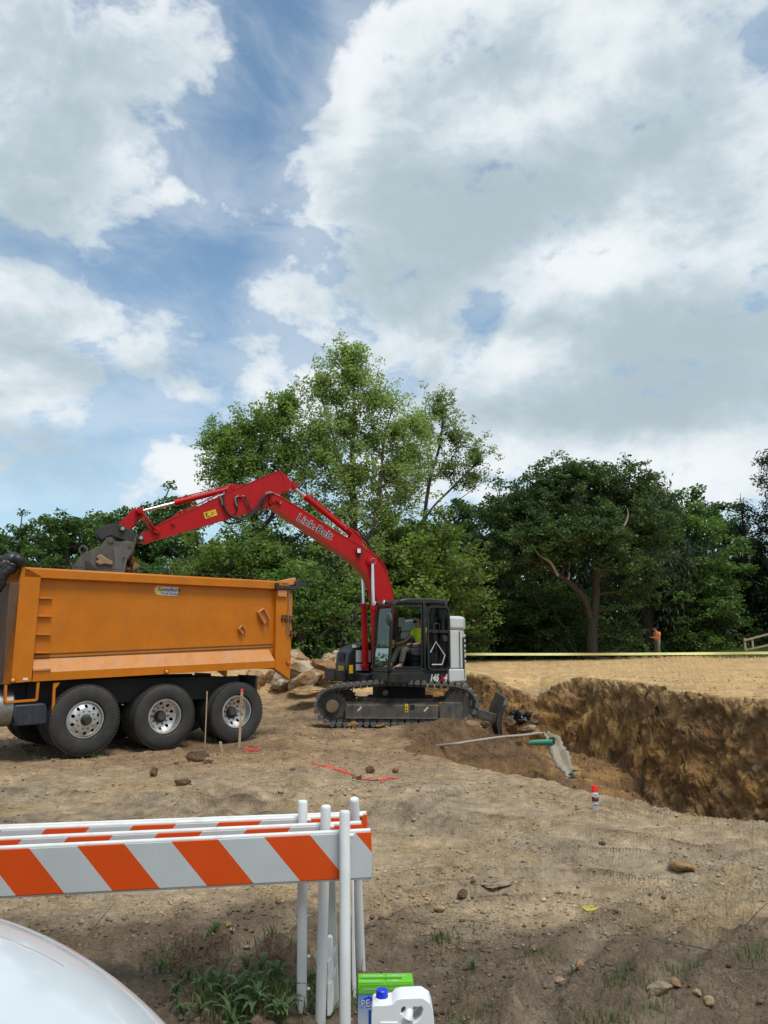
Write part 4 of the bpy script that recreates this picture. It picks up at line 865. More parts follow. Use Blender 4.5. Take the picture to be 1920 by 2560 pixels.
# understorey: bushes along the wood edge, one object nobody could count
def understorey():
    rs = np.random.RandomState(9); n = 2600; x = rs.uniform(-34, 34, n); y = 47.5 + rs.rand(n) ** 1.5 * 22; k = ~((np.abs(x) < 0)); g = base_height(x, y); z = g + rs.rand(n) ** 1.6 * (2.0 + 2.5 * ss(50, 62, y)) * (1 + .5 * fbm(x, y, .2, 2, .5, 7))
    V, F, sh = leaf_cloud(rs, np.stack([x, y, z], -1), 34, .95, .27, .7)
    n2 = 900; x2 = rs.uniform(-24, 0, n2); y2 = rs.uniform(33, 46, n2); z2 = base_height(x2, y2) + rs.rand(n2) ** 1.5 * 1.9
    V2, F2, s2 = leaf_cloud(rs, np.stack([x2, y2, z2], -1), 30, .8, .22, .7)
    me = np_mesh('undergrowth', np.vstack([V, V2]), np.vstack([F, F2 + len(V)]), M['leafB'], False, {'shade': ('FLOAT', 'POINT', np.concatenate([sh, s2 * .8 + .2]))})
    tag(link('undergrowth', me), 'dark undergrowth along the edge of the wood', 'undergrowth', kind='stuff')
    n3 = 5200; x3 = rs.uniform(-75, 75, n3); y3 = rs.uniform(64, 92, n3); z3 = base_height(x3, y3) + rs.rand(n3) * (7.2 + 1.5 * fbm(x3, y3 * .2, .06, 2, .5, 3)) * ss(95, 70, y3)
    V, F, sh = leaf_cloud(rs, np.stack([x3, y3, z3], -1), 20, 1.5, .55, .7)
    tag(link('far_woods', np_mesh('far_woods', V, F, M['leafB'], False, {'shade': ('FLOAT', 'POINT', sh * .7)})), 'far dark wood closing the view behind the nearer trees', 'woods', kind='stuff')
understorey()

# ------------------------------------------------------------------ wheels shared by the lorry
def wheel(parent, x, y, z, side=-1, dual=True, R=.53, front=False, inner_off=.34):
    """axle along y; side -1: outer face towards -y"""
    def w(prof, nm, mt, par, n=48):
        return MB().lathe([(r, y + side * h) for r, h in prof], (x, 0, z), 'y', n).build(nm, mt, par)
    hw = .14
    tyre = [(.295, hw * .86), (.31, hw), (.36, hw + .012), (.43, hw + .012), (.485, hw - .002), (R - .012, hw - .022), (R, hw - .045)]
    for g in (-.07, -.025, .025, .07): tyre += [(R, -g + .012 if False else -g + .010), (R - .012, -g + .006), (R - .012, -g - .006), (R, -g - .010)]
    tyre = tyre[:7] + sorted(tyre[7:], key=lambda p: -p[1]) + [(R, -hw + .045), (R - .012, -hw + .022), (.485, -hw + .002), (.43, -hw - .012), (.36, -hw - .012), (.31, -hw), (.295, -hw * .86)]
    me = None
    wh = link('wheel', bpy.data.meshes.new('wheel'), parent) if False else None
    root = w([(.296, -.12), (.296, .10), (.275, .118), (.262, .118)], 'wheel', M['alu'], parent)   # rim barrel carries tyre, disc, hub
    root['label'] = 'truck wheel with aluminium rim' if front else 'truck wheel with deep dirty aluminium rim'
    w(tyre, 'tyre', M['rubber'], root, 64)
    # shoulder lugs
    lg = MB()
    for k in range(64):
        a = 2 * math.pi * k / 64
        for sd in (1, -1):
            c = np.array([math.cos(a), 0, math.sin(a)]); t = np.array([-math.sin(a), 0, math.cos(a)])
            lg.obox(np.array([x, y + sd * .098, z]) + c * (R - .002), c * .007, t * .018, np.array([0, .03, 0]))
    o = lg.build('tread', M['rubber'], root, smooth=0); o['kind'] = 'stuff'
    # dished disc with ten hand holes
    f0 = .085 if front else -.05
    holes = [circle(.200 * math.cos(a), .200 * math.sin(a), .026, 12) for a in [2 * math.pi * (k + .5) / 10 for k in range(10)]]
    outer = circle(0, 0, .262, 48); inn = circle(0, 0, .085, 24)
    bend = lambda u, v: -(ss(.262, .15, math.hypot(u, v)) * (.055 if front else -.06))
    d = plate_holes(outer, holes + [inn], 0, .012, 'rim_disc', M['alu'], None, lambda u, v: float(bend(u, v)))
    me = d.data; me.transform(Matrix.Translation((x, y + side * (f0 + (0 if front else .02)), z)) @ Matrix.Diagonal((1, 1 if side < 0 else -1, 1, 1))); d.parent = root
    face = f0 + .055 if front else f0 - .04
    # rim wall from lip to disc
    w([(.264, .118), (.258, .09), (.256, f0 + .02)], 'rim_wall', M['alu'], root)
    w([(.0, face + (.10 if front else .09)), (.055, face + (.10 if front else .09)), (.070, face + .07), (.082, face), (.082, face - .05)], 'hub', M['blackm'] if front else M['under'], root, 24)
    for k in range(10):
        a = 2 * math.pi * k / 10; c = (x + .135 * math.cos(a), 0, z + .135 * math.sin(a))
        MB().cyl((c[0], y + side * (face - .004), c[2]), (c[0], y + side * (face + .034), c[2]), .015, .012, 6).build('lug_nut', M['steel'] if front else M['under'], root)
    if dual:
        y2 = y - side * inner_off; MB().lathe([(r, y2 + side * h) for r, h in tyre], (x, 0, z), 'y', 48).build('inner_tyre', M['rubber'], root)
    return root

# ------------------------------------------------------------------ dump truck: x towards the tail, y away from the viewer
TF = Frame(-4.72, 11.9, R_(40))
def build_truck():
    T = empty('dump_truck', (TF.o[0], TF.o[1], 0), TF.a, 'orange dump truck backed up under the excavator bucket', 'dump truck')
    Wd = 2.55
    P = lambda px, py, y=0.: TF.on(px, py, y)
    # bed corners on the near side plane
    def q(px, py, y=.0): a = P(px, py, y); return (float(a[0]), float(a[2]))
    tl, tr = q(62, 1417), q(690, 1452); bl, br = q(48, 1706), q(640, 1672); tail = 3.84
    zt = lambda x: tl[1] + (tr[1] - tl[1]) * (x - tl[0]) / (tr[0] - tl[0]); zb = lambda x: bl[1] + (br[1] - bl[1]) * (x - bl[0]) / (br[0] - bl[0])
    xf = bl[0]; xl = tl[0]
    # --- bed as nested parts
    bed = MB(); S0 = .10   # sheet stands 10 cm behind posts and rail
    for (y0, y1) in ((S0, S0 + .03), (Wd - S0 - .03, Wd - S0)):
        bed.prism([(xf, zb(xf) + .25), (tail - .05, zb(tail) + .25), (tail - .05, zt(tail) - .05), (xf, zt(xf) - .05)], y0, y1)
    bed.box(xf - .02, xf + .02, S0, Wd - S0, zb(xf) + .1, zt(xf) - .02); bed.prism([(xf, zb(xf) + .12), (tail, zb(tail) + .12), (tail, zb(tail) + .17), (xf, zb(xf) + .17)], S0, Wd - S0)
    b = bed.build('bed', M['orange'], T)
    def both(fn, name, mt, bevel=.006):
        for s_ in (0, 1):
            mb = MB(); fn(mb, (lambda y: y) if s_ == 0 else (lambda y: Wd - y)); mb.build(name, mt, b, bevel=bevel)
    # top rail: box section with sloping cap
    def rail(mb, Y):
        pr = [(-.0, -.155), (.0, -.02), (.035, 0.), (.10, .005), (.12, -.155)]
        x0, x1 = xl, tail - .02
        v = [(x0, Y(a), zt(x0) + h) for a, h in pr] + [(x1, Y(a), zt(x1) + h) for a, h in pr]; n = 5
        mb.add(v, [(i, (i + 1) % n, n + (i + 1) % n, n + i) for i in range(n)] + [(0, 1, 2, 3, 4), (9, 8, 7, 6, 5)])
    both(rail, 'top_rail', M['orange'], .008)
    # front post and rear post
    fp = q(96, 1500)[0]
    both(lambda mb, Y: mb.prism([(xf - .22, zb(xf) - .02), (fp, zb(fp)), (fp + .01, zt(fp) - .12), (xl - .0, zt(xl) + .0), (xf - .10, zt(xf) - .02)], Y(.0), Y(.14)), 'front_post', M['orange'])
    rp0, rp1 = q(690, 1600)[0], 3.90
    both(lambda mb, Y: mb.prism([(rp0, zb(rp0) - .02), (rp1 + .0, zb(rp1) - .24), (rp1 + .02, zt(rp1) - .22), (rp0 - .0, zt(rp0) - .16)], Y(.012), Y(.14)), 'rear_post', M['orange'])
    # lower skirt: sloping ledge, painted paler as if lit from above, and bottom rail
    def ledge(mb, Y):
        x0, x1 = fp + .01, rp0 - .01; pr = [(.10, .33), (.0, .125), (.0, .0), (.10, .0)]
        v = [(x0, Y(a), zb(x0) + h) for a, h in pr] + [(x1 - (.08 if i == 0 else 0), Y(a), zb(x1) + h) for i, (a, h) in enumerate(pr)]; n = 4
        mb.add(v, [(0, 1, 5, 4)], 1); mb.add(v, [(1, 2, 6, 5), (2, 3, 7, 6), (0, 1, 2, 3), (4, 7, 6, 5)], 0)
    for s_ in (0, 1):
        mb = MB(); ledge(mb, (lambda y: y) if s_ == 0 else (lambda y: Wd - y)); mb.build('lower_ledge', [M['orange'], M['orange_worn_lit']], b)
    # climbing steps pressed out of the side at the front, left of the picture
    for k, (py, wpx) in enumerate(((1494, 72), (1540, 70), (1586, 68), (1632, 66))):
        a0 = q(60, py, .1); a1 = q(58 + wpx, py + 2, .1)
        MB().box(fp + .01, a1[0], .05, .10, a0[1] - .012, a0[1] + .012).build('step_rung', M['orange'], b, bevel=.006)
    a0 = q(50, 1676); a1 = q(127, 1672); MB().beam((a0[0] + .18, -.006, a0[1]), (a1[0], -.006, a1[1]), .03, .035).build('grab_bar', M['orange_worn_lit'], b, bevel=.005)
    # two dark pinstripes
    for (p0, p1) in (((50, 1637), (684, 1611)), ((50, 1647), (684, 1618))):
        a0, a1 = q(*p0, .1), q(*p1, .1); a0 = (fp + .01, a0[1]); a1 = (rp0 - .01, a1[1]); h = .011
        MB().prism([(a0[0], a0[1] - h), (a1[0], a1[1] - h), (a1[0], a1[1] + h), (a0[0], a0[1] + h)], S0 - .004, S0 - .001).build('pinstripe', M['orange_dark'], b)
    # maker's sticker
    s0 = q(384, 1472, .1); sw = .42
    mb = MB(); mb.box(s0[0] + .10, s0[0] + sw + .02, S0 - .004, S0 - .001, s0[1] - .10, s0[1] + .045)
    st = mb.build('sticker', M['white'], b)
    sunp = []
    for k in range(28): r = .085 if k % 2 else .066; sunp.append((s0[0] + .09 + r * math.cos(2 * math.pi * k / 28), s0[1] - .02 + r * math.sin(2 * math.pi * k / 28)))
    MB().prism(sunp, S0 - .006, S0 - .0045).build('sun_emblem', mat('sun_yellow', (.80, .62, .22), .5), st)
    text('lettering', 'Sunnyburn', .095, M['black'], basis((s0[0] + .065, S0 - .0075, s0[1] - .028), (1, 0, 0), (0, 0, 1)), st, .0008, shear=.25, offset=.0012)
    text('lettering', 'Truck Bodies', .062, M['black'], basis((s0[0] + .115, S0 - .0075, s0[1] - .088), (1, 0, 0), (0, 0, 1)), st, .0008, shear=.25)
    # welded brackets on the side
    for (p0, p1, wd, dp) in (((652, 1526), (668, 1556), .13, .07), ((601, 1568), (612, 1581), .09, .06)):
        a0, a1 = q(*p0, .05), q(*p1, .05); mb = MB(); c0, c1 = np.array([a0[0], .0, a0[1]]), np.array([a1[0], .0, a1[1]]); d = (c1 - c0); d /= np.linalg.norm(d); nrm = np.array([-d[2], 0, d[0]])
        cc = (c0 + c1) / 2 + np.array([0, S0 - .012, 0]); L = np.linalg.norm(c1 - c0) / 2
        mb.obox(cc, d * L, nrm * wd / 2, np.array([0, .008, 0]))
        for sd in (-1, 1): mb.obox(cc + nrm * sd * wd / 2 + np.array([0, -dp / 2, 0]), d * L, nrm * .007, np.array([0, dp / 2, 0]))
        mb.obox(cc - d * L + np.array([0, -dp / 2, 0]), d * .007, nrm * wd / 2, np.array([0, dp / 2, 0]))
        mb.build('bracket', M['orange_worn_lit'], b)
    # marker lamps
    for (p0, mt, r, y) in (((32, 1701), 'amber', .033, -.004), ((416, 1679), 'amber', .03, -.004), ((724, 1656), 'redlens', .028, .0)):
        a0 = q(*p0); x = min(a0[0], 3.84)
        mb = MB(); mb.cyl((x, y + .012, a0[1]), (x, y - .01, a0[1]), r * 1.3, r * 1.3, 20).build('lamp_bezel', M['blackm'] if mt == 'amber' else M['orange_dark'], b)
        MB().lathe([(.0, -.03), (r * .6, -.026), (r, -.012), (r, -.008)], (x, y, a0[1]), 'y', 20).build('marker_lamp', M[mt], b)
    a0 = q(57, 1698); MB().box(a0[0], a0[0] + .07, -.004, -.001, a0[1] - .015, a0[1] + .02).build('small_plate', M['white'], b)
    # tailgate, latch gear, spreader chain pocket
    mb = MB(); mb.box(tail + .03, tail + .09, .08, Wd - .08, zb(tail) - .05, zt(tail) - .12)
    for k in range(4): z = zb(tail) + .15 + k * .36; mb.box(tail + .09, tail + .14, .1, Wd - .1, z, z + .07)
    mb.build('tailgate', M['orange'], b, bevel=.01)
    zz = zt(tail)
    D = rp0 - 3.30
    mb = MB(); mb.box(D + 3.28, D + 3.72, -.06, .02, zz - .155, zz - .085); mb.box(D + 3.24, D + 3.30, -.07, .02, zz - .175, zz - .045); mb.build('hinge_plate', M['blackm'], b, bevel=.006)
    mb = MB(); mb.prism([(D + 3.35, zz + .0), (D + 3.70, zz + .085), (D + 3.74, zz - .05), (D + 3.40, zz - .085)], -.0, .12); mb.build('hinge_lug', M['orange_worn_lit'], b, bevel=.008)
    mb = MB(); mb.cyl((D + 3.74, -.05, zz - .035), (D + 3.74, .2, zz - .035), .075, .075, 16); mb.cyl((D + 3.82, -.03, zz - .035), (D + 3.82, .12, zz - .035), .05, .05, 12); mb.box(D + 3.70, D + 3.94, -.02, .08, zz - .075, zz + .0); mb.build('tarp_motor', M['blk_steel'], b, bevel=.006)
    MB().box(D + 3.30, D + 3.50, -.035, .02, zz - .30, zz - .165).build('rail_bracket', M['orange_worn_lit'], b, bevel=.01)
    for (x, dz) in ((D + 3.47, -.75), (D + 3.62, -.76), (D + 3.66, -1.03)):
        mb = MB(); mb.box(x - .05, x - .025, -.035, .02, zz + dz, zz + dz + .12); mb.box(x + .02, x + .045, -.035, .02, zz + dz, zz + dz + .12); mb.cyl((x - .07, -.015, zz + dz + .06), (x + .07, -.015, zz + dz + .06), .018, .018, 8); mb.build('latch_lug', M['orange_dark'], b)
    mb = MB(); mb.tube([(D + 3.545, -.02, zz - .17), (D + 3.55, -.02, zz - .5), (D + 3.545, -.02, zz - .82)], .010, 6); 
    lp = [(D + 3.515, -.02, zz - .83), (D + 3.575, -.02, zz - .83), (D + 3.58, -.02, zz - .95), (D + 3.548, -.02, zz - 1.0), (D + 3.515, -.02, zz - .95), (D + 3.515, -.02, zz - .83)]; mb.tube(lp, .009, 6); mb.build('chain_link', M['steel'], b)
    # tarp crank wire along the top
    MB().tube([(xl + .1, .06, zt(xl) + .04), (1.4, .06, zt(1.4) + .055), (3.4, .06, zt(3.4) + .06)], .006, 5).build('tarp_wire', M['hose'], b)
    mb = MB(); rs = np.random.RandomState(4)
    for k in range(9):
        a = np.array([xf - .12 - .10 * rs.rand(), -.02 + k * .30, zt(xf) + .04]); pr = []
        for j in range(7): pr.append(a + np.array([.10 * math.sin(j * 1.9 + k) - .02 * j, .06 * j, .07 * math.sin(j * 1.3 + k * 2)]))
        mb.tube(smooth_curve(pr, 3), list(.075 + .045 * np.abs(np.sin(np.arange(19) * 1.1 + k))), 7)
    for k in range(4):
        a = np.array([xf - .24 - .05 * k, .0 + .02 * k, zt(xf) + .05]); pr = [a + np.array([-.04 * j + .03 * math.sin(j * 2 + k), .012 * j, -.085 * j + .02 * math.sin(j * 3)]) for j in range(6)]
        mb.tube(smooth_curve(pr, 3), list(.06 + .03 * np.abs(np.sin(np.arange(16) * 1.3 + k))), 6)
    mb.build('tarpaulin', M['tarp'], b, smooth=180)
    # bulkhead in front of the bed
    MB().box(xf - .24, xf - .10, .0, Wd, zb(xf) - .03, zt(xf) - .25).build('bulkhead', M['orange_dark'], b, bevel=.01)
    # --- underbody
    ch = MB(); 
    for y in (.85, 1.60): ch.box(-5.6, 3.0, y, y + .10, .72, 1.02)
    for x in (-2.6, -.5, .7, 2.0, 2.95): ch.box(x, x + .1, .95, 1.6, .75, 1.0)
    ch.box(-.85, 2.95, .4, 2.15, 1.0, 1.14)
    ch.build('chassis', M['chassis'], T)
    for x in (.20, 1.49, 2.82): MB().cyl((x, .2, .53), (x, Wd - .2, .53), .10, .10, 12).build('axle', M['chassis'], T); 
    for x in (.20, 1.49, 2.82): MB().box(x - .28, x + .28, .7, .85, .42, .74).build('spring_hanger', M['chassis'], T)
    MB().box(-.60, 3.0, .30, .36, .78, 1.16).build('frame_skirt', M['chassis'], T)
    MB().box(-.60, 3.0, Wd - .36, Wd - .30, .78, 1.16).build('frame_skirt', M['chassis'], T)
    # orange brace before the first wheel, step frame and battery box
    g0 = q(133, 1710, .05); 
    mb = MB(); mb.prism([q(134, 1708, .02), q(151, 1706, .02), q(139, 1722, .02), q(137, 1790, .02), q(127, 1805, .02), q(131, 1760, .02)], .02, .07); mb.build('brace', M['orange'], T, bevel=.004)
    c0, c1, c2, c3 = q(14, 1711, .03), q(95, 1706, .03), q(91, 1750, .03), q(13, 1756, .03)
    mb = MB(); 
    for a, c in ((c0, c3), (c3, c2), (c2, c1)): mb.beam((a[0], .03, a[1]), (c[0], .03, c[1]), .05, .035)
    mb.build('step_frame', M['orange'], T, bevel=.004)
    MB().prism([(c0[0] - .0, c0[1] - .02), (c1[0] + .45, c1[1] - .02), (c2[0] + .45, c2[1] - .1), (c3[0], c3[1] - .1)], .35, .40).build('step_back', M['chassis'], T)
    e = [q(37, 1763, .0), q(113, 1758, .0), q(118, 1768, .0), q(118, 1810, .0), q(40, 1816, .0), q(33, 1790, .0)]
    MB().prism(e, .0, .55).build('battery_box', M['blue_black'], T, bevel=.02, seg=2)
    tk = q(-30, 1800, .0); ft = MB(); ft.lathe([(0, -1.3), (.24, -1.3), (.27, -1.27), (.27, -.03), (.24, 0), (0, 0)], (q(24, 1800, .3)[0], .30, .78), 'x', 28); ft.build('fuel_tank', M['steel'], T)
    # mud flap and bracket
    m0, m1, m2, m3 = q(639, 1683, .05), q(674, 1691, .05), q(671, 1801, .05), q(651, 1803, .05)
    MB().box(3.20, 3.23, .05, .72, .30, 1.17).build('mud_flap', M['rubber'], T, bevel=.004); MB().box(3.20, 3.23, Wd - .72, Wd - .05, .30, 1.17).build('mud_flap', M['rubber'], T, bevel=.004)
    MB().box(3.02, 3.60, .9, 1.65, .95, 1.08).build('rear_bumper', M['blk_steel'], T)
    # wheels
    gz_ = {.20: (.565, True, .53), 1.49: (.545, False, .52), 2.82: (.555, False, .508)}
    for x, (z, fr, rr_) in gz_.items():
        wheel(T, x, .14 if not fr else .14, z, -1, True, R=rr_, front=fr); wheel(T, x, Wd - .14, z, 1, True, R=rr_, front=fr)
    # cab, mostly beyond the left edge
    cab = MB(); cab.prism([(-3.2, .75), (-3.2, 2.75), (-3.5, 2.85), (-4.5, 2.80), (-4.85, 2.05), (-6.2, 1.85), (-6.45, 1.55), (-6.5, .70)], .15, Wd - .15); cabo = cab.build('cab', M['orange'], T, bevel=.06, seg=2)
    MB().prism([(-3.35, 1.9), (-3.35, 2.6), (-4.35, 2.6), (-4.65, 1.95)], .13, .155).build('side_window', M['tinted'], cabo)
    MB().prism([(-3.35, 1.9), (-3.35, 2.6), (-4.35, 2.6), (-4.65, 1.95)], Wd - .155, Wd - .13).build('side_window', M['tinted'], cabo)
    MB().box(-3.205, -3.18, .5, Wd - .5, 2.0, 2.6).build('rear_window', M['tinted'], cabo)
    MB().prism([(-4.60, 2.05), (-4.44, 2.72), (-4.42, 2.72), (-4.58, 2.05)], .35, Wd - .35).build('windscreen', M['tinted'], cabo)
    MB().box(-6.55, -6.46, .8, Wd - .8, .9, 1.6).build('grille', M['steel'], cabo)
    for y in (.25, Wd - .6): MB().box(-6.53, -6.45, y, y + .35, 1.15, 1.4).build('headlight', M['lamp'], cabo)
    for y, s_ in ((.2, -1), (Wd - .2, 1)): wheel(T, -5.4, y, .54, s_, False, front=True)
    for k in (0,): MB().cyl((-3.05, .45, .9), (-3.05, .45, 3.2), .07, .07, 14).build('exhaust_stack', M['chrome'], T)
    return T
build_truck()

# ------------------------------------------------------------------ people
def skin_mesh(name, P, edges, rad, mt, sub=2, parent=None, root=0):
    me = bpy.data.meshes.new(name); me.from_pydata([tuple(p) for p in P], edges, []); ob = bpy.data.objects.new(name, me); COL.objects.link(ob)
    sk = ob.modifiers.new('skin', 'SKIN'); sk.use_smooth_shade = True
    for i, v in enumerate(me.skin_vertices[0].data):
        r = rad[i]; v.radius = (r, r) if not isinstance(r, tuple) else r; v.use_root = (i == root)
    sb = ob.modifiers.new('sub', 'SUBSURF'); sb.levels = sub; sb.render_levels = sub
    dg = bpy.context.evaluated_depsgraph_get(); m2 = bpy.data.meshes.new_from_object(ob.evaluated_get(dg)); bpy.data.objects.remove(ob)
    m2.name = name; m2.materials.clear(); m2.materials.append(mt); m2.shade_smooth(); return link(name, m2, parent)
def chainmesh(name, chains, mt, parent, sub=2):
    """chains of (point, radius); chains may start at an index given as int (join)"""
    P = []; E = []; R = []
    for ch in chains:
        prev = None
        for c in ch:
            if isinstance(c, int): prev = c; continue
            P.append(c[0]); R.append(c[1]); k = len(P) - 1
            if prev is not None: E.append((prev, k))
            prev = k
    return skin_mesh(name, P, E, R, mt, sub, parent)
def hand_chains(w, d, up, side, curl, base):
    """five fingers grown from the palm vertex: w wrist end point, d direction of the palm, side thumb side; returns chains with joins"""
    w, d, up, side = (np.array(v, float) for v in (w, d, up, side)); out = []
    palm = w + d * .075
    out.append([base, (w + d * .03, .026), (palm, .030)]); return out, palm
def person(root, J, coat, trou, boots, vest=False):
    """J: joints in the figure's own metres"""
    g = {k: np.array(v, float) for k, v in J.items()}
    body = [
        [(g['pelvis'], (.15, .125)), (g['waist'], (.135, .11)), (g['chest'], (.165, .125)), (g['neck0'], .075), (g['neck'], .057), (g['jaw'], (.066, .072)), (g['head'], (.078, .092)), (g['crown'], (.066, .076))],
    ]
    def mid(a, b, t=.5): return g[a] * (1 - t) + g[b] * t
    for s in 'lr':
        body.append([2, (g['sh' + s], .062), (mid('sh' + s, 'el' + s), .052), (g['el' + s], .043), (mid('el' + s, 'wr' + s), .040), (g['wr' + s], .027)])
    n = 8; 
    wl, wr_ = n + 4, n + 9
    for s, wi in (('l', wl), ('r', wr_)):
        w = g['wr' + s]; d = g['ha' + s] - w; d /= np.linalg.norm(d); t = g['th' + s] / np.linalg.norm(g['th' + s]); pn = np.cross(d, t); pn /= np.linalg.norm(pn)
        if pn[2] > 0: pn = -pn
        body.append([wi, (w + d * .05, (.036, .018)), (w + d * .085, (.040, .017))])
    i0 = n + 10
    for s, wi, pi in (('l', wl, i0 + 1), ('r', wr_, i0 + 3)):
        w = g['wr' + s]; d = g['ha' + s] - w; d /= np.linalg.norm(d); t = g['th' + s] / np.linalg.norm(g['th' + s]); pn = np.cross(d, t); pn /= np.linalg.norm(pn)
        if pn[2] > 0: pn = -pn
        pal = w + d * .085
        for k, (off, L) in enumerate(((.030, .068), (.010, .078), (-.010, .072), (-.030, .056))):
            a = pal + t * off; body.append([pi, (a + d * .018, .0095), (a + d * .018 + (d * .8 + pn * .6) * L * .45, .009), (a + d * .018 + (d * .8 + pn * .6) * L * .45 + (d * .15 + pn * .98) * L * .5, .008)])
        a = w + d * .03; body.append([pi - 1, (a + t * .038, .011), (a + t * .055 + d * .028, .010), (a + t * .048 + d * .055 + pn * .02, .009)])
    for s in 'lr':
        body.append([0, (g['hip' + s], .095), (mid('hip' + s, 'kn' + s), .080), (g['kn' + s], .058), (mid('kn' + s, 'an' + s, .4), .056), (g['an' + s], .040), (g['toe' + s], .035)])
    chainmesh('body', body, M['skin'], root, 2)
    top = [[(g['waist'] * (.55 if not vest else .1) + g['pelvis'] * (.45 if not vest else .9), (.17, .145)), (g['waist'], (.165, .14)), (g['chest'], (.185, .145)), (g['neck0'] * .75 + g['chest'] * .25, .11), (g['neck0'] + (g['neck'] - g['neck0']) * .2, .072)]]
    for s in 'lr': top.append([2, (g['sh' + s], .078), (mid('sh' + s, 'el' + s, .55), .066)])
    chainmesh('vest' if vest else 'shirt', top, M[coat], root, 2)
    tr = [[(g['waist'] * .35 + g['pelvis'] * .65, (.16, .135)), (g['pelvis'], (.165, .14))]]
    for s in 'lr': tr.append([1, (g['hip' + s], .108), (mid('hip' + s, 'kn' + s), .092), (g['kn' + s], .074), (mid('kn' + s, 'an' + s, .5), .068), (mid('kn' + s, 'an' + s, .93), .060)])
    chainmesh('trousers', tr, M[trou], root, 2)
    for s in 'lr':
        f = g['toe' + s] - g['an' + s]; f[2] = 0; f /= np.linalg.norm(f); a = g['an' + s]; zf = g['toe' + s][2]
        chainmesh('boot', [[(a + np.array([0, 0, .03]), .052), (np.array([a[0], a[1], zf + .03]), .050), (np.array([*(a + f * .09)[:2], zf + .015]), .046), (np.array([*(a + f * .19)[:2], zf + .005]), .040)]], M[boots], root, 2)
    # face
    fw = np.array(J['face'], float); fw /= np.linalg.norm(fw); up = g['crown'] - g['jaw']; up /= np.linalg.norm(up); sd = np.cross(fw, up); sd /= np.linalg.norm(sd); fw = np.cross(up, sd)
    h = g['head']; mb = MB(); v, f = ICO[2]
    def blob(c, r, nm, mt):
        m_ = MB(); m_.add([c + sd * p[0] * r[0] + fw * p[1] * r[1] + up * p[2] * r[2] for p in v], [tuple(q) for q in f]); return m_.build(nm, mt, root, smooth=180)
    blob(h + fw * .100 - up * .020, (.013, .020, .024), 'nose', M['skin'])
    for k in (-1, 1): blob(h + fw * .083 + sd * k * .032 + up * .008, (.012, .010, .008), 'eye', M['white']); blob(h + sd * k * .082 - up * .012, (.010, .018, .030), 'ear', M['skin'])
    blob(h + fw * .082 - up * .060, (.022, .010, .007), 'mouth', M['canred'] if False else M['skin'])
    return dict(h=h, fw=fw, up=up, sd=sd, blob=blob, g=g)

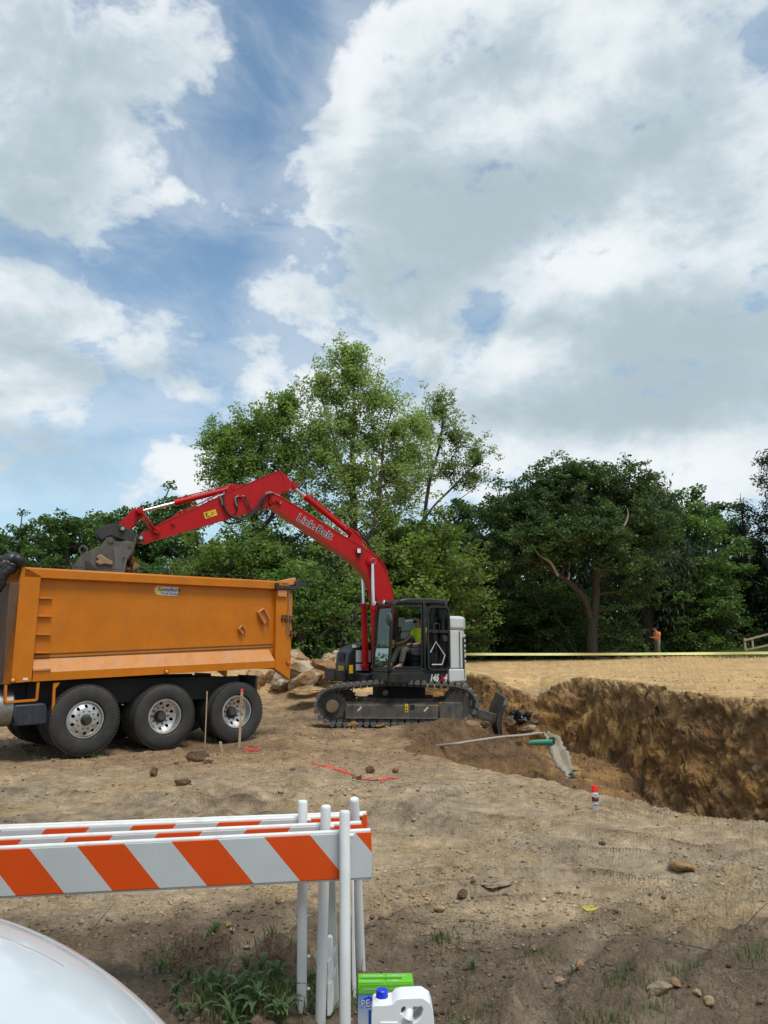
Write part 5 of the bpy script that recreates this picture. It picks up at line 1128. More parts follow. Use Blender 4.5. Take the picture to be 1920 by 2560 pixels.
# ------------------------------------------------------------------ excavator
EO = (0.33, 17.15)
UF = Frame(EO[0], EO[1], -R_(4))                  # undercarriage: x towards the dozer blade, y away
HF = Frame(EO[0], EO[1], math.pi + R_(24))        # house: x forward, y towards the viewer's side
def build_excavator():
    zg = .055
    X = empty('excavator', (EO[0], EO[1], 0), 0, 'red and black tracked excavator reaching its bucket over the truck', 'excavator')
    def sub(name, F):  # an undercarriage or house part empties its own axes into the mesh
        return Matrix.Rotation(F.a, 4, 'Z')
    MU, MH = sub('u', UF), sub('h', HF)
    def put(mb, name, mt, Mx, parent=None, bevel=0, seg=1, smooth=35):
        o = mb.build(name, mt, parent or X, bevel, seg, smooth); o.data.transform(Mx); return o
    # --- tracks
    def U(px, py, y): a = UF.on(px, py, y); return (float(a[0]), float(a[2]))
    path = [U(*p, -1.22) for p in ((830, 1810), (1000, 1810), (1130, 1808), (1172, 1793), (1191, 1762), (1180, 1733), (1145, 1716), (1060, 1710), (966, 1707), (880, 1714), (826, 1721), (800, 1738), (790, 1766), (800, 1793))]
    path = [(x, max(z, .065 + zg)) for x, z in path]
    cp_ = smooth_curve([(x, 0, z) for x, z in path + path[:1]], 12); L = [0]
    for a, b in zip(cp_[:-1], cp_[1:]): L.append(L[-1] + np.linalg.norm(b - a))
    NP = 52; step = L[-1] / NP; pad = MB(); w = .25; h = .05
    hx = step / 2 - .013
    pv = [(-hx, -.02), (hx, -.02), (hx, .012), (hx - .028, .060), (-hx + .028, .060), (-hx, .012)]
    pad.prism(pv, -w, w); pad.box(-.055, .055, -.12, -.06, -.075, -.02); pad.box(-.055, .055, .06, .12, -.075, -.02)
    pm = pad.mesh('track_pad', M['track'], 30); cx = np.mean([p[0] for p in path]); cz = np.mean([p[1] for p in path])
    for side, yc in ((0, -.97), (1, .97)):
        for k in range(NP):
            s_ = (k + .3 * side) * step; i = int(np.searchsorted(L, s_)) - 1; i = max(0, min(i, len(cp_) - 2)); t = (s_ - L[i]) / (L[i + 1] - L[i]); p = cp_[i] * (1 - t) + cp_[i + 1] * t
            d = cp_[i + 1] - cp_[i]; ang = math.atan2(d[2], d[0]); o = link('track_pad', pm, X)
            Rm = Matrix.Rotation(-ang, 4, 'Y') @ Matrix.Rotation(math.pi, 4, 'X')     # outer face away from the loop
            q = Matrix.Translation((p[0], yc, p[2])) @ Rm
            o.matrix_local = MU @ q
    for yc in (-.97, .97):
        sg = -1 if yc < 0 else 1
        a0, a1, a2, a3 = U(862, 1765, -1.22), U(1100, 1750, -1.22), U(1100, 1790, -1.22), U(862, 1788, -1.22)
        fr = MB(); top = .50; bot = .235
        x0, x1, x2 = a0[0] - .0, U(1098, 1760, -1.22)[0], U(1158, 1760, -1.22)[0]
        y0, y1 = yc - .17, yc + .17
        fr.prism([(x0, bot), (x2 - .5, bot), (x2 - .5, top), (x0 + .02, top), (x0, top - .05)], y0, y1); fr.add([(x0 + .02, y0, top), (x1, y0, top), (x1, yc + .05, top + .07), (x0 + .02, yc + .05, top + .07), (x0 + .02, y1, top), (x1, y1, top)], [(0, 1, 2, 3), (3, 2, 5, 4), (0, 3, 4), (1, 5, 2)])
        fr.box(x0, x1, y0 - .01, y1 + .01, bot - .0, bot + .03)
        f = put(fr, 'track_frame', M['under'], MU, bevel=.008)
        sh = MB(); sh.prism([(x1, .20), (x2 - .02, .20), (x2 - .02, .57), (x1, .575)], yc - .20, yc + .20); put(sh, 'idler_cover', M['under'], MU, f, bevel=.012)
        for k in range(7):
            rx = x0 + .16 + k * (x1 - x0 - .2) / 6; r = MB(); r.lathe([(0, -.15), (.05, -.15), (.075, -.13), (.075, -.07), (.055, -.05), (.055, .05), (.075, .07), (.075, .13), (.05, .15), (0, .15)], (rx, yc, bot - .045), 'y', 14); put(r, 'track_roller', M['under'], MU, f)
        cpx = U(962, 1733, -1.22); r = MB(); r.cyl((cpx[0], yc - .12, cpx[1]), (cpx[0], yc + .12, cpx[1]), .055, .055, 14); put(r, 'carrier_roller', M['under'], MU, f)
        c = U(829, 1767, -1.22); r = MB(); r.cyl((c[0], yc - .06, c[1]), (c[0], yc + .06, c[1]), .27, .27, 30); r.cyl((c[0], yc + sg * .06, c[1]), (c[0], yc + sg * .20, c[1]), .145, .135, 26); sp = put(r, 'sprocket', M['under'], MU, bevel=.008)
        te = MB()
        for k in range(21):
            a = 2 * math.pi * k / 21; te.obox((c[0] + .285 * math.cos(a), yc, c[1] + .285 * math.sin(a)), (.022 * math.cos(a), 0, .022 * math.sin(a)), (-.018 * math.sin(a), 0, .018 * math.cos(a)), (0, .04, 0))
        o = put(te, 'sprocket_tooth', M['under'], MU, sp); o['kind'] = 'stuff'
        hbm = MB(); hbm.cyl((c[0], yc + sg * .2, c[1]), (c[0], yc + sg * .215, c[1]), .12, .115, 24); put(hbm, 'final_drive', mat('muddy_hub', (.17, .125, .075), .95, var=.3, bump=.003), MU, sp)
        ci = U(1150, 1762, -1.22); r = MB(); r.cyl((ci[0] - .04, yc - .1, ci[1]), (ci[0] - .04, yc + .1, ci[1]), .26, .26, 26); put(r, 'idler_wheel', M['under'], MU)
    ca = MB(); ca.box(-.75, .75, -.8, .8, .38, .62); ca.box(-1.15, -.6, -.85, .85, .34, .5); ca.box(.6, 1.2, -.85, .85, .34, .5); put(ca, 'car_body', M['under'], MU, bevel=.02)
    sl = MB(); sl.cyl((0, 0, .62), (0, 0, .97), .58, .58, 36); put(sl, 'slew_ring', M['chassis'], MU)
    x_, z_ = U(1016, 1771, -1.22); d = MB(); d.box(x_ - .032, x_ + .032, -1.142 - .004, -1.141, z_ - .082, z_ + .082); put(d, 'warning_sticker', M['yellow'], MU, bevel=0)
    d = MB(); d.prism([(x_ - .02, z_ - .0), (x_ + .02, z_ - .0), (x_, z_ + .05)], -1.150, -1.147); d.box(x_ - .02, x_ + .02, -1.150, -1.147, z_ - .06, z_ - .03); put(d, 'warning_symbol', M['black'], MU)
    x_, z_ = U(1031, 1769, -1.22); d = MB(); d.box(x_ - .05, x_ + .05, -1.144, -1.141, z_ - .05, z_ + .05); put(d, 'frame_opening', M['darkslot'], MU)
    for pp in ((898, 1773), (1065, 1774)):
        x_, z_ = U(*pp, -1.22); d = MB(); d.beam((x_ - .025, -1.146, z_ - .035), (x_ + .025, -1.146, z_ + .035), .004, .035, (0, 1, 0)); d2 = MB(); d2.prism([(x_ - .05, z_ - .03), (x_ - .03, z_ - .05), (x_ + .05, z_ + .03), (x_ + .03, z_ + .05)], -1.146, -1.142); put(d2, 'arrow_sticker', M['white'], MU)
    # --- dozer blade
    bx = lambda px, py, y=-1.22: U(px, py, y)
    pf = [bx(1262, 1745), bx(1253, 1768), bx(1243, 1790), bx(1241, 1810), bx(1246, 1836)]; pb = [bx(1256, 1838), bx(1254, 1812), bx(1257, 1790), bx(1264, 1768), bx(1270, 1746)]
    bl = MB(); bl.prism(pf + pb, -1.22, 1.22); B_ = put(bl, 'dozer_blade', M['blk_steel'], MU, bevel=.006)
    for y in (-1.225, 1.205): e = MB(); e.prism([bx(1263, 1746), bx(1257, 1763), bx(1266, 1763), bx(1271, 1746)], y, y + .02); put(e, 'worn_edge', M['steel'], MU, B_)
    for y in (-.55, .55):
        a0, a1 = bx(1170, 1775), bx(1246, 1812); ar = MB(); ar.beam((a0[0] - .1, y - .55 * 0, a0[1] - .02), (a1[0], y * 1.0, a1[1]), .10, .15); put(ar, 'blade_arm', M['under'], MU, B_, bevel=.01)
    a0, a1 = bx(1185, 1757), bx(1245, 1800); ar = MB(); ar.beam((a0[0] - .2, -.95, a0[1] - .12), (a1[0], -.95, a1[1]), .10, .17); put(ar, 'blade_arm', M['under'], MU, B_, bevel=.01)
    # ---------------- house
    def H(px, py, y): a = HF.on(px, py, y); return (float(a[0]), float(a[2]))
    zb, zt_ = .965, 1.175     # floor band
    # deck ring seen as a black band with rounded corners
    def rounded(x0, x1, y0, y1, r, n=6, tail=None):
        out = []
        for cx, cy, a0 in ((x1 - r, y1 - r, 0), (x0 + r, y1 - r, 90), (x0 + r, y0 + r, 180), (x1 - r, y0 + r, 270)):
            for k in range(n + 1): a = R_(a0 + 90 * k / n); out.append((cx + r * math.cos(a), cy + r * math.sin(a)))
        return out
    dk = MB(); dk.prism(rounded(-.60, .80, .22, 1.22, .10), zb, zt_, axis='z'); dk.prism([(-1.35, -1.1), (.9, -1.1), (.9, .25), (-1.35, .25)], zb - .0, zt_ - .05, axis='z')
    dk = put(dk, 'deck', M['black'], MH, bevel=.015)
    for k in range(6): g = MB(); g.box(.50, .62, 1.22, 1.225, zb + .05 + k * .018, zb + .058 + k * .018); put(g, 'vent_slot', M['darkslot'], MH, dk)
    # model lettering: white 145, red X, white 4
    tx, tz = H(1080, 1697, 1.235)
    BM = MH @ basis((tx + .05, 1.228, zb + .03), (-1, 0, 0), (0, 0, 1))
    def lett(body, dx, mt, sc=.19, bs=(.72, 1)):
        o = text('lettering', body, sc, mt, Matrix.Translation((0, 0, 0)), None, .003, shear=.25, offset=.009); o.data.transform(Matrix.Diagonal((bs[0], bs[1], 1, 1))); o.data.transform(Matrix.Translation((dx, 0, 0))); o.data.transform(BM); o.parent = dk
    lett('145', .0, M['white']); lett('X', .245, M['red'], .14, (1, 1)); lett('4', .335, M['white'])
    # cab: near face y=1.22, far face y=.22; x from rear -.54 to front .78
    yN, yF = 1.215, .37
    def post(a, b, w=.07, d=.07, nm='cab_post', mt='black', par=None):
        mb = MB(); mb.beam((a[0], a[1], a[2]), (b[0], b[1], b[2]), w, d, (0, 1, .001)); return put(mb, nm, M[mt], MH, par, bevel=.012)
    zR = H(1040, 1497, yN)[1]; zD = H(1020, 1676, yN)[1]
    cab = MB()
    cab.prism([(-.56, zt_), (.80, zt_), (.80, zt_ + .09), (-.56, zt_ + .09)], yN - .06, yN); cab.prism([(-.56, zt_), (.80, zt_), (.80, zt_ + .09), (-.56, zt_ + .09)], yF, yF + .06)
    cab.box(.72, .80, yF, yN, zt_, zt_ + .10); cab.box(-.56, -.5, yF, yN, zt_, zt_ + .75); cab.box(-.5, .72, yF, yN, zt_ - .01, zt_ + .03)
    C = put(cab, 'cab', M['black'], MH, bevel=.015)
    rf = MB(); rf.prism([(-.60, zR - .10), (-.60, zR - .03), (-.50, zR + .005), (-.1, zR + .02), (.35, zR + .01), (.52, zR - .02), (.60, zR - .08), (.56, zR - .11)], yF - .01, yN + .005); put(rf, 'roof', M['black'], MH, C, bevel=.03, seg=3)
    # front left corner post: sweeps from roof to floor, rounded at the top like the door frame
    for y in (yN - .03, yF + .03):
        mb = MB(); mb.tube(smooth_curve([(.42, y, zR - .045), (.60, y, zR - .08), (.685, y, zR - .20), (.72, y, zR - .55), (.75, y, zt_ + .45), (.785, y, zt_ + .06)], 4), .036, 8); put(mb, 'cab_post', M['black'], MH, C)
        post((-.52, y, zt_), (-.54, y, zR - .05), .07, .09, par=C)
    post((-.02, yN - .03, zt_), (-.02, yN - .03, zR - .05), .05, .10, par=C)
    # door opening frame and sill
    mb = MB(); mb.tube([(.66, yN + .004, zt_ + .10), (.10, yN + .004, zt_ + .10), (.05, yN + .004, zt_ + .13), (.045, yN + .004, zR - .12)], .012, 6); put(mb, 'door_seal', M['seat'], MH, C)
    # rear quarter window in the near face: frame, glass
    def frame(xa, xb, za, zb_, y, par, r=.06, t=.045, th=.02, mt='black', gl='tinted', nm='window'):
        o = [(a, b) for a, b in rounded(xa, xb, za, zb_, r)]; i = [(a, b) for a, b in rounded(xa + t, xb - t, za + t, zb_ - t, max(r - t * .4, .02))]
        f = plate_holes(o, [i], y, y + th, nm, M[mt], None); f.data.transform(MH); f.parent = par
        g = MB(); g.prism(i, y + th * .3, y + th * .45); put(g, 'pane', M[gl], MH, f, smooth=0); return f
    # the folded-back door lies against the rear of the cab
    door = frame(-.60, -.06, zt_ + .03, zR - .14, yN + .035, X, .10, .04, .03, nm='door')
    mb = MB(); mb.box(-.58, -.08, yN + .032, yN + .068, zt_ + .80, zt_ + .86); put(mb, 'door_rail', M['black'], MH, door, bevel=.005)
    mb = MB(); mb.tube([(-.18, yN + .07, zt_ + .78), (-.18, yN + .11, zt_ + .80), (-.19, yN + .11, zt_ + .98), (-.26, yN + .11, zt_ + 1.0), (-.31, yN + .11, zt_ + .98), (-.34, yN + .07, zt_ + .82)], .011, 6); put(mb, 'door_handle', M['blackm'], MH, door)
    mb = MB(); mb.prism([(-.54, zt_ + .30), (-.42, zt_ + .14), (-.14, zt_ + .14), (-.12, zt_ + .42), (-.28, zt_ + .68), (-.50, zt_ + .72)], yN + .040, yN + .048); put(mb, 'door_lower_pane', M['tinted'], MH, door)
    mb = MB(); mb.tube([(-.13, yN + .05, zt_ + .40), (-.26, yN + .05, zt_ + .62), (-.47, yN + .05, zt_ + .34), (-.40, yN + .05, zt_ + .15), (-.16, yN + .05, zt_ + .15)], .014, 5); put(mb, 'pane_trim', M['grey'], MH, door)
    mb = MB(); mb.box(-.50, -.40, yN + .07, yN + .12, zt_ + .62, zt_ + .74); put(mb, 'door_lock', M['blk_steel'], MH, door, bevel=.01)
    # far side glass, rear glass, front glass (upper, lower), skylight strip
    g = MB(); g.box(-.48, .62, yF + .03, yF + .038, zt_ + .45, zR - .12); put(g, 'side_pane', M['glass'], MH, C)
    g = MB(); g.box(-.48, .70, yF + .02, yF + .05, zt_ + .03, zt_ + .45); put(g, 'side_panel', M['black'], MH, C)
    g = MB(); g.box(-.54, -.532, yF + .08, yN - .08, zt_ + .75, zR - .1); put(g, 'rear_pane', M['glass'], MH, C)
    g = MB(); g.add([(.75, yF + .05, zt_ + .50), (.75, yN - .06, zt_ + .50), (.70, yN - .06, zR - .20), (.70, yF + .05, zR - .20)], [(0, 1, 2, 3)]); g.add([(.744, yF + .05, zt_ + .50), (.744, yN - .06, zt_ + .50), (.694, yN - .06, zR - .20), (.694, yF + .05, zR - .20)], [(3, 2, 1, 0)]); put(g, 'windscreen', M['glass'], MH, C, smooth=0)
    g = MB(); g.add([(.785, yF + .05, zt_ + .12), (.785, yN - .06, zt_ + .12), (.755, yN - .06, zt_ + .50), (.755, yF + .05, zt_ + .50)], [(0, 1, 2, 3)]); put(g, 'lower_windscreen', M['tinted'], MH, C, smooth=0)
    post((.765, yF + .03, zt_ + .50), (.765, yN - .03, zt_ + .50), .03, .03, par=C, nm='windscreen_bar')
    post((.68, yF, zR - .12), (.68, yN, zR - .12), .05, .06, par=C, nm='roof_bar')
    for y in (yF + .12, yN - .25):
        mb = MB(); mb.cyl((.72, y, zR - .07), (.79, y, zR - .07), .038, .05, 14); l_ = put(mb, 'work_lamp', M['blackm'], MH, C); mb = MB(); mb.cyl((.788, y, zR - .07), (.798, y, zR - .07), .045, .042, 14); put(mb, 'lens', M['lamp'], MH, l_)
    # wipers, notices
    g = MB(); g.tube([(.72, yF + .35, zt_ + .52), (.665, yF + .38, zR - .35)], .008, 5); put(g, 'wiper', M['black'], MH, C)
    for (xa, xb, za, zb_, mt) in ((.30, .50, .50, .66, 'yellow'), (.02, .26, .52, .62, 'yellow'), (.54, .60, .52, .66, 'paper'), (.05, .20, .95, 1.15, 'paper')):
        g = MB(); g.box(xa, xb, yF + .042, yF + .047, zt_ + za, zt_ + zb_); put(g, 'notice', M[mt], MH, C)
    # seat and console
    g = MB(); g.box(-.42, .10, .52, .95, zt_ + .22, zt_ + .36); g.prism([(-.48, zt_ + .34), (-.30, zt_ + .34), (-.38, zt_ + .92), (-.50, zt_ + .92)], .54, .93); g.box(-.38, .05, .60, .88, zt_ + .03, zt_ + .24); st = put(g, 'seat', M['seat'], MH, bevel=.04, seg=3)
    for y in (.44, 1.02):
        g = MB(); g.prism([(-.30, zt_ + .30), (.20, zt_ + .34), (.22, zt_ + .48), (-.30, zt_ + .50)], y - .05, y + .05); put(g, 'console', M['seat'], MH, st, bevel=.02)
        g = MB(); g.tube([(.16, y, zt_ + .46), (.18, y, zt_ + .58)], [.014, .018], 8); g.cyl((.18, y, zt_ + .57), (.185, y, zt_ + .65), .022, .018, 10); put(g, 'joystick', M['black'], MH, st)
    # mirror on the front post
    g = MB(); g.tube([(.74, yN + .02, zt_ + .95), (.80, yN + .10, zt_ + .92), (.86, yN + .16, zt_ + 1.02)], .012, 6); mr = put(g, 'mirror', M['blackm'], MH)
    cx_, cz_ = .86, zt_ + 1.06
    g = MB(); v, f = ICO[3]; g.add([(cx_ + p[0] * .05, yN + .17 + p[1] * .115, cz_ + p[2] * .135) for p in v], [tuple(q) for q in f]); put(g, 'mirror_housing', mat('grey_mirror_shell', (.06, .062, .066), .55), MH, mr, smooth=180)
    # counterweight and engine housing
    cwz0, cwz1 = H(1150, 1704, 1.0)[1], H(1140, 1541, 1.0)[1]
    cwz0 = max(cwz0, .94)
    def cwout(inset=0.):
        h = [(-.60, 1.20), (-.84, 1.20), (-.97, 1.15), (-1.10, 1.03), (-1.21, .86), (-1.30, .62), (-1.37, .30)]
        h = [(x + inset * (i > 1), y - inset) for i, (x, y) in enumerate(h)]; return h + [(x, -y) for x, y in h[::-1]]
    zs = [(cwz0, .0), (cwz0 + .34, .0)]
    g = MB(); g.prism(cwout(0.), cwz0, cwz0 + .27, axis='z'); CW = put(g, 'counterweight', M['grey'], MH, bevel=.03, seg=3)
    g = MB(); g.prism(cwout(.018), cwz0 + .28, cwz1 - .30, axis='z'); put(g, 'engine_cover', M['grey'], MH, CW, bevel=.02, seg=2)
    g = MB(); g.prism(cwout(.0), cwz1 - .30, cwz1, axis='z'); put(g, 'engine_hood', M['grey'], MH, CW, bevel=.07, seg=4)
    g = MB(); g.box(-.99, -.985, 1.0, 1.01, .9, .91)
    for k in range(6):
        n_ = np.array([-.84, .54, 0]); t_ = np.array([.54, .84, 0]); c = np.array([-1.155 + .010, .945 - .006, cwz0 + .42 + k * .11])
        g = MB(); g.obox(c, n_ * .016, t_ * .055, np.array([0, 0, .030])); put(g, 'grille_slot', M['grey'], MH, CW, bevel=.012, seg=2)
    g = MB(); g.box(-.875, -.865, 1.185, 1.205, cwz0 + .30, cwz1 - .32); put(g, 'panel_line', M['darkslot'], MH, CW)
    # right-hand body of the house: tank, toolbox, steps, handrail
    tb = MB(); x0, z0 = .2, .95
    T0 = H(905, 1690, -.95); 
    tb.prism([(-.55, z0), (1.02, z0), (1.06, z0 + .14), (1.03, 1.52), (.94, 1.68), (.55, 1.80), (-.55, 1.80)], -1.22, -.42); TB = put(tb, 'tank_body', M['black'], MH, bevel=.03, seg=2)
    g = MB(); g.box(.86, 1.32, -1.18, -.55, .95, .98); g.box(1.27, 1.32, -1.18, -.55, .95, 1.22); g.box(1.0, 1.30, -.59, -.55, .95, 1.18); put(g, 'step', M['blackm'], MH, TB, bevel=.006)
    for (xa, xb, za, zb_, mt) in ((.50, .86, 1.36, 1.62, 'paper'), (.56, .86, 1.18, 1.32, 'paper'), (.93, 1.02, 1.12, 1.30, 'yellow'), (.86, .95, 1.68, 1.74, 'white')):
        g = MB(); g.box(xa, xb, -.415, -.410, za, zb_); put(g, 'notice', M[mt], MH, TB)
    for za, zb_, xo, mt in ((1.36, 1.58, 1.049, 'blackm'), (1.12, 1.28, 1.056, 'yellow')):
        g = MB(); g.box(xo, xo + .006, -.98, -.66, za, zb_); put(g, 'front_panel', M[mt], MH, TB)
    for k in range(5): g = MB(); g.box(1.052, 1.060, -.96, -.68, 1.38 + k * .035, 1.39 + k * .035); put(g, 'vent_slot', M['darkslot'], MH, TB)
    hp = [H(*p, -1.15) for p in ((851, 1680), (848, 1650), (857, 1590), (866, 1545), (892, 1515), (907, 1508))]
    g = MB(); g.tube(smooth_curve([(a, -1.15, b) for a, b in hp] + [(hp[-1][0] - .1, -1.15, hp[-1][1] - .04)], 4), .016, 6); a = H(888, 1512, -1.15); b = H(888, 1590, -1.15); g.tube([(a[0], -1.15, a[1]), (b[0], -1.15, b[1])], .014, 6); put(g, 'handrail', M['blackm'], MH, TB)
    a = H(888, 1543, -1.2); g = MB(); v, f = ICO[2]; g.add([(a[0] + p[0] * .05, -1.2 + p[1] * .09, a[1] + p[2] * .11) for p in v], [tuple(q) for q in f]); g.tube([(a[0], -1.2, a[1]), (a[0] - .1, -1.15, a[1] - .02)], .01, 5); put(g, 'far_mirror', M['seat'], MH, TB)
    g = MB(); g.box(-1.1, .3, -.45, .22, 1.0, 1.35); g.box(.15, .55, -.22, .22, .9, 1.25); g.box(-1.05, -.55, -1.15, 1.1, 1.0, 1.9); put(g, 'engine_bay', M['blackm'], MH, bevel=.02)
    # ---------------- boom
    def HP(lst, y): return [H(a, b, y) for a, b in lst]
    yb = .20
    upper = [(676, 1240), (686, 1236), (699, 1242), (720, 1255), (757, 1277), (795, 1302), (834, 1327), (870, 1348), (904, 1366), (931, 1386), (954, 1410), (969, 1438), (979, 1469), (984, 1492)]
    lower = [(940, 1492), (935, 1474), (929, 1456), (919, 1438), (904, 1419), (889, 1405), (873, 1394), (834, 1367), (795, 1340), (757, 1314), (719, 1289), (688, 1268), (673, 1256)]
    up, lo = HP(upper, yb), HP(lower, yb); ft = (.10, 1.28)
    outl = up + [(ft[0] - .13, ft[1] + .02), (ft[0] - .04, ft[1] - .13), (ft[0] + .12, ft[1] - .06)] + lo
    mb = MB(); mb.prism(outl, -.20, .20); BO_ = put(mb, 'boom', M['red'], MH, bevel=.008)
    # edge flanges
    for ln in (up, lo[::-1]):
        mb = MB()
        for a, c in zip(ln[:-1], ln[1:]): mb.beam((a[0], .20, a[1]), (c[0], .20, c[1]), .014, .014, (0, 1, 0))
        put(mb, 'boom_flange', M['red'], MH, BO_)
    pin = H(686, 1250, yb)
    for s_ in (-1, 1): mb = MB(); mb.cyl((pin[0], s_ * .20, pin[1]), (pin[0], s_ * .235, pin[1]), .075, .07, 20); put(mb, 'pin_boss', M['red'], MH, BO_); 
    a = H(699, 1257, yb); mb = MB(); mb.beam((pin[0], .215, pin[1]), (a[0], .215, a[1]), .02, .075, (0, 1, 0)); put(mb, 'pin_keeper', M['red'], MH, BO_); mb = MB(); mb.cyl((a[0], .20, a[1]), (a[0], .245, a[1]), .028, .028, 8); put(mb, 'keeper_bolt', M['steel'], MH, BO_)
    # weld line across the boom
    for p, q_ in (((843, 1334), (832, 1364)), ((733, 1268), (722, 1287))):
        a, c = H(*p, yb), H(*q_, yb); mb = MB(); mb.beam((a[0], .201, a[1]), (c[0], .201, c[1]), .008, .010, (0, 1, 0)); put(mb, 'weld_seam', M['red'], MH, BO_)
    # name on the boom, black with a white outline
    a, c = H(740, 1299, yb), H(827, 1351, yb); dv = Vector((c[0] - a[0], 0, c[1] - a[1])); L_ = dv.length
    lin = []
    for off, lift, mt in ((.010, .203, 'white'), (.0025, .206, 'black')):
        o = text('lettering', 'Link-Belt', .235, M[mt], Matrix.Identity(4), None, .0012, offset=off); lin.append(o)
    wtx = max(v.co.x for v in lin[0].data.vertices)
    for o, lift in zip(lin, (.203, .206)):
        o.data.transform(Matrix.Diagonal((L_ / wtx, 1.0, 1, 1))); o.data.transform(MH @ basis((a[0], lift, a[1]), dv, (0, 0, 1))); o.parent = BO_
    # pipes along the top of the boom
    for dy, off in ((.12, .045), (-.02, .06), (-.12, .045)):
        pp = [(x, dy, z + off) for x, z in up[1:-1]]; mb = MB(); mb.tube(pp, .016, 6); put(mb, 'hydraulic_pipe', M['red'], MH, BO_)
    pp = [H(*p, .1) for p in ((862, 1323), (875, 1321), (893, 1335), (915, 1362), (928, 1380))]; mb = MB(); mb.tube(smooth_curve([(x, .1, z) for x, z in pp], 4), .018, 6); put(mb, 'hydraulic_pipe', M['red'], MH, BO_)
    pp = [H(*p, .0) for p in ((900, 1338), (916, 1350), (926, 1368), (930, 1383))]
    for y in (0., -.07): mb = MB(); mb.tube(smooth_curve([(x, y, z + .0) for x, z in pp], 4), .02, 6); put(mb, 'hydraulic_hose', M['hose'], MH, BO_)
    pp = [H(*p, .17) for p in ((931, 1382), (948, 1394), (962, 1417), (969, 1437))]; mb = MB(); mb.tube(smooth_curve([(x, .17, z) for x, z in pp], 4), .014, 6); put(mb, 'hydraulic_pipe', M['red'], MH, BO_)
    # lamp on the boom
    a = H(896, 1379, yb); mb = MB(); mb.box(a[0] - .055, a[0] + .055, .21, .30, a[1] - .06, a[1] + .06); lb_ = put(mb, 'boom_lamp', M['blackm'], MH, BO_, bevel=.01); mb = MB(); mb.box(a[0] - .01, a[0] + .065, .295, .306, a[1] - .04, a[1] + .05); put(mb, 'lens', M['lamp'], MH, lb_); mb = MB(); mb.box(a[0] - .03, a[0] + .02, .2, .24, a[1] - .13, a[1] - .05); put(mb, 'lamp_bracket', M['blackm'], MH, lb_)
    # --- hydraulic cylinders
    def cyl_(name, p0, p1, split, R_b, R_r, ys, yw=0., clevis=True):
        """body from p0 to split, chrome rod on to p1 (x,z)"""
        a, c = np.array([p0[0], ys, p0[1]]), np.array([p1[0], ys, p1[1]]); s_ = a + (c - a) * split; d = (c - a) / np.linalg.norm(c - a)
        mb = MB(); mb.cyl(a, s_, R_b, R_b, 20); mb.cyl(s_ - d * .10, s_ + d * .02, R_b * 1.18, R_b * 1.18, 20); mb.cyl(a + (0, -.07, 0), a + (0, .07, 0), R_b * 1.15, R_b * 1.15, 16); o = put(mb, name, M['red'], MH, bevel=.006)
        mb = MB(); mb.cyl(s_, c, R_r, R_r, 16); mb.cyl(c + (0, -.06, 0), c + (0, .06, 0), R_r * 1.9, R_r * 1.9, 16); put(mb, 'rod', M['chrome'], MH, o)
        mb = MB(); side = np.cross(d, (0, 1, 0)) * (R_b + .02); side *= np.sign(side[2]) if abs(side[2]) > 1e-6 else 1; mb.tube([a + side + d * .1, s_ + side - d * .05], .014, 6); put(mb, 'feed_pipe', M['red'], MH, o); return o
    p1 = H(931, 1403, .28); f0 = (p1[0] + .18, 1.08)
    a1 = H(931, 1403, .28); a0 = H(937, 1668, .28); cyl_('boom_cylinder', a0, a1, .57, .058, .034, .28)
    b1 = H(900, 1410, -.30); b0 = H(914, 1668, -.30); b1 = (a1[0], a1[1]); b0 = (a0[0], a0[1])
    cyl_('boom_cylinder', b0, b1, .60, .058, .034, -.28)
    mb = MB(); mb.cyl((a1[0], -.36, a1[1]), (a1[0], .30, a1[1]), .05, .05, 16); mb.cyl((a1[0], .20, a1[1]), (a1[0], .24, a1[1]), .12, .11, 20); mb.cyl((a1[0], -.24, a1[1]), (a1[0], -.20, a1[1]), .11, .12, 20); mb.cyl((a1[0], .34, a1[1]), (a1[0], .37, a1[1]), .06, .05, 16); put(mb, 'trunnion', M['red'], MH, BO_)
    e1 = H(733, 1217, 0.); e0 = H(884, 1340, 0.); cyl_('arm_cylinder', e0, e1, .80, .066, .036, 0.)
    mb = MB()
    for s_ in (-1, 1): mb.prism([H(868, 1350, 0), H(880, 1327, 0), H(893, 1330, 0), H(904, 1368, 0)], s_ * .09 - .012, s_ * .09 + .012)
    put(mb, 'cylinder_lug', M['red'], MH, BO_)
    # --- arm
    ao = [(352, 1333), (383, 1319), (433, 1291), (490, 1268), (545, 1243), (590, 1221), (645, 1198), (699, 1176), (718, 1190), (737, 1212), (739, 1222), (724, 1228), (706, 1230), (700, 1246), (690, 1262), (674, 1266), (646, 1272), (565, 1297), (480, 1322), (393, 1348), (362, 1358), (350, 1350)]
    ya = .14; mb = MB(); mb.prism(HP(ao, ya), -ya, ya); AR = put(mb, 'arm', M['red'], MH, bevel=.008)
    tl_, bl_ = HP([(383, 1319), (545, 1243), (645, 1198), (699, 1176)], ya), HP([(393, 1348), (565, 1297), (646, 1272)], ya)
    for ln in (tl_, bl_, HP([(699, 1176), (713, 1203), (708, 1226), (699, 1240)], ya)):
        mb = MB()
        for a, c in zip(ln[:-1], ln[1:]): mb.beam((a[0], ya, a[1]), (c[0], ya, c[1]), .014, .016, (0, 1, 0))
        put(mb, 'arm_flange', M['red'], MH, AR)
    a, c = H(629, 1212, ya), H(620, 1270, ya); mb = MB(); mb.beam((a[0], ya + .001, a[1]), (c[0], ya + .001, c[1]), .006, .010, (0, 1, 0)); put(mb, 'weld_seam', M['red'], MH, AR)
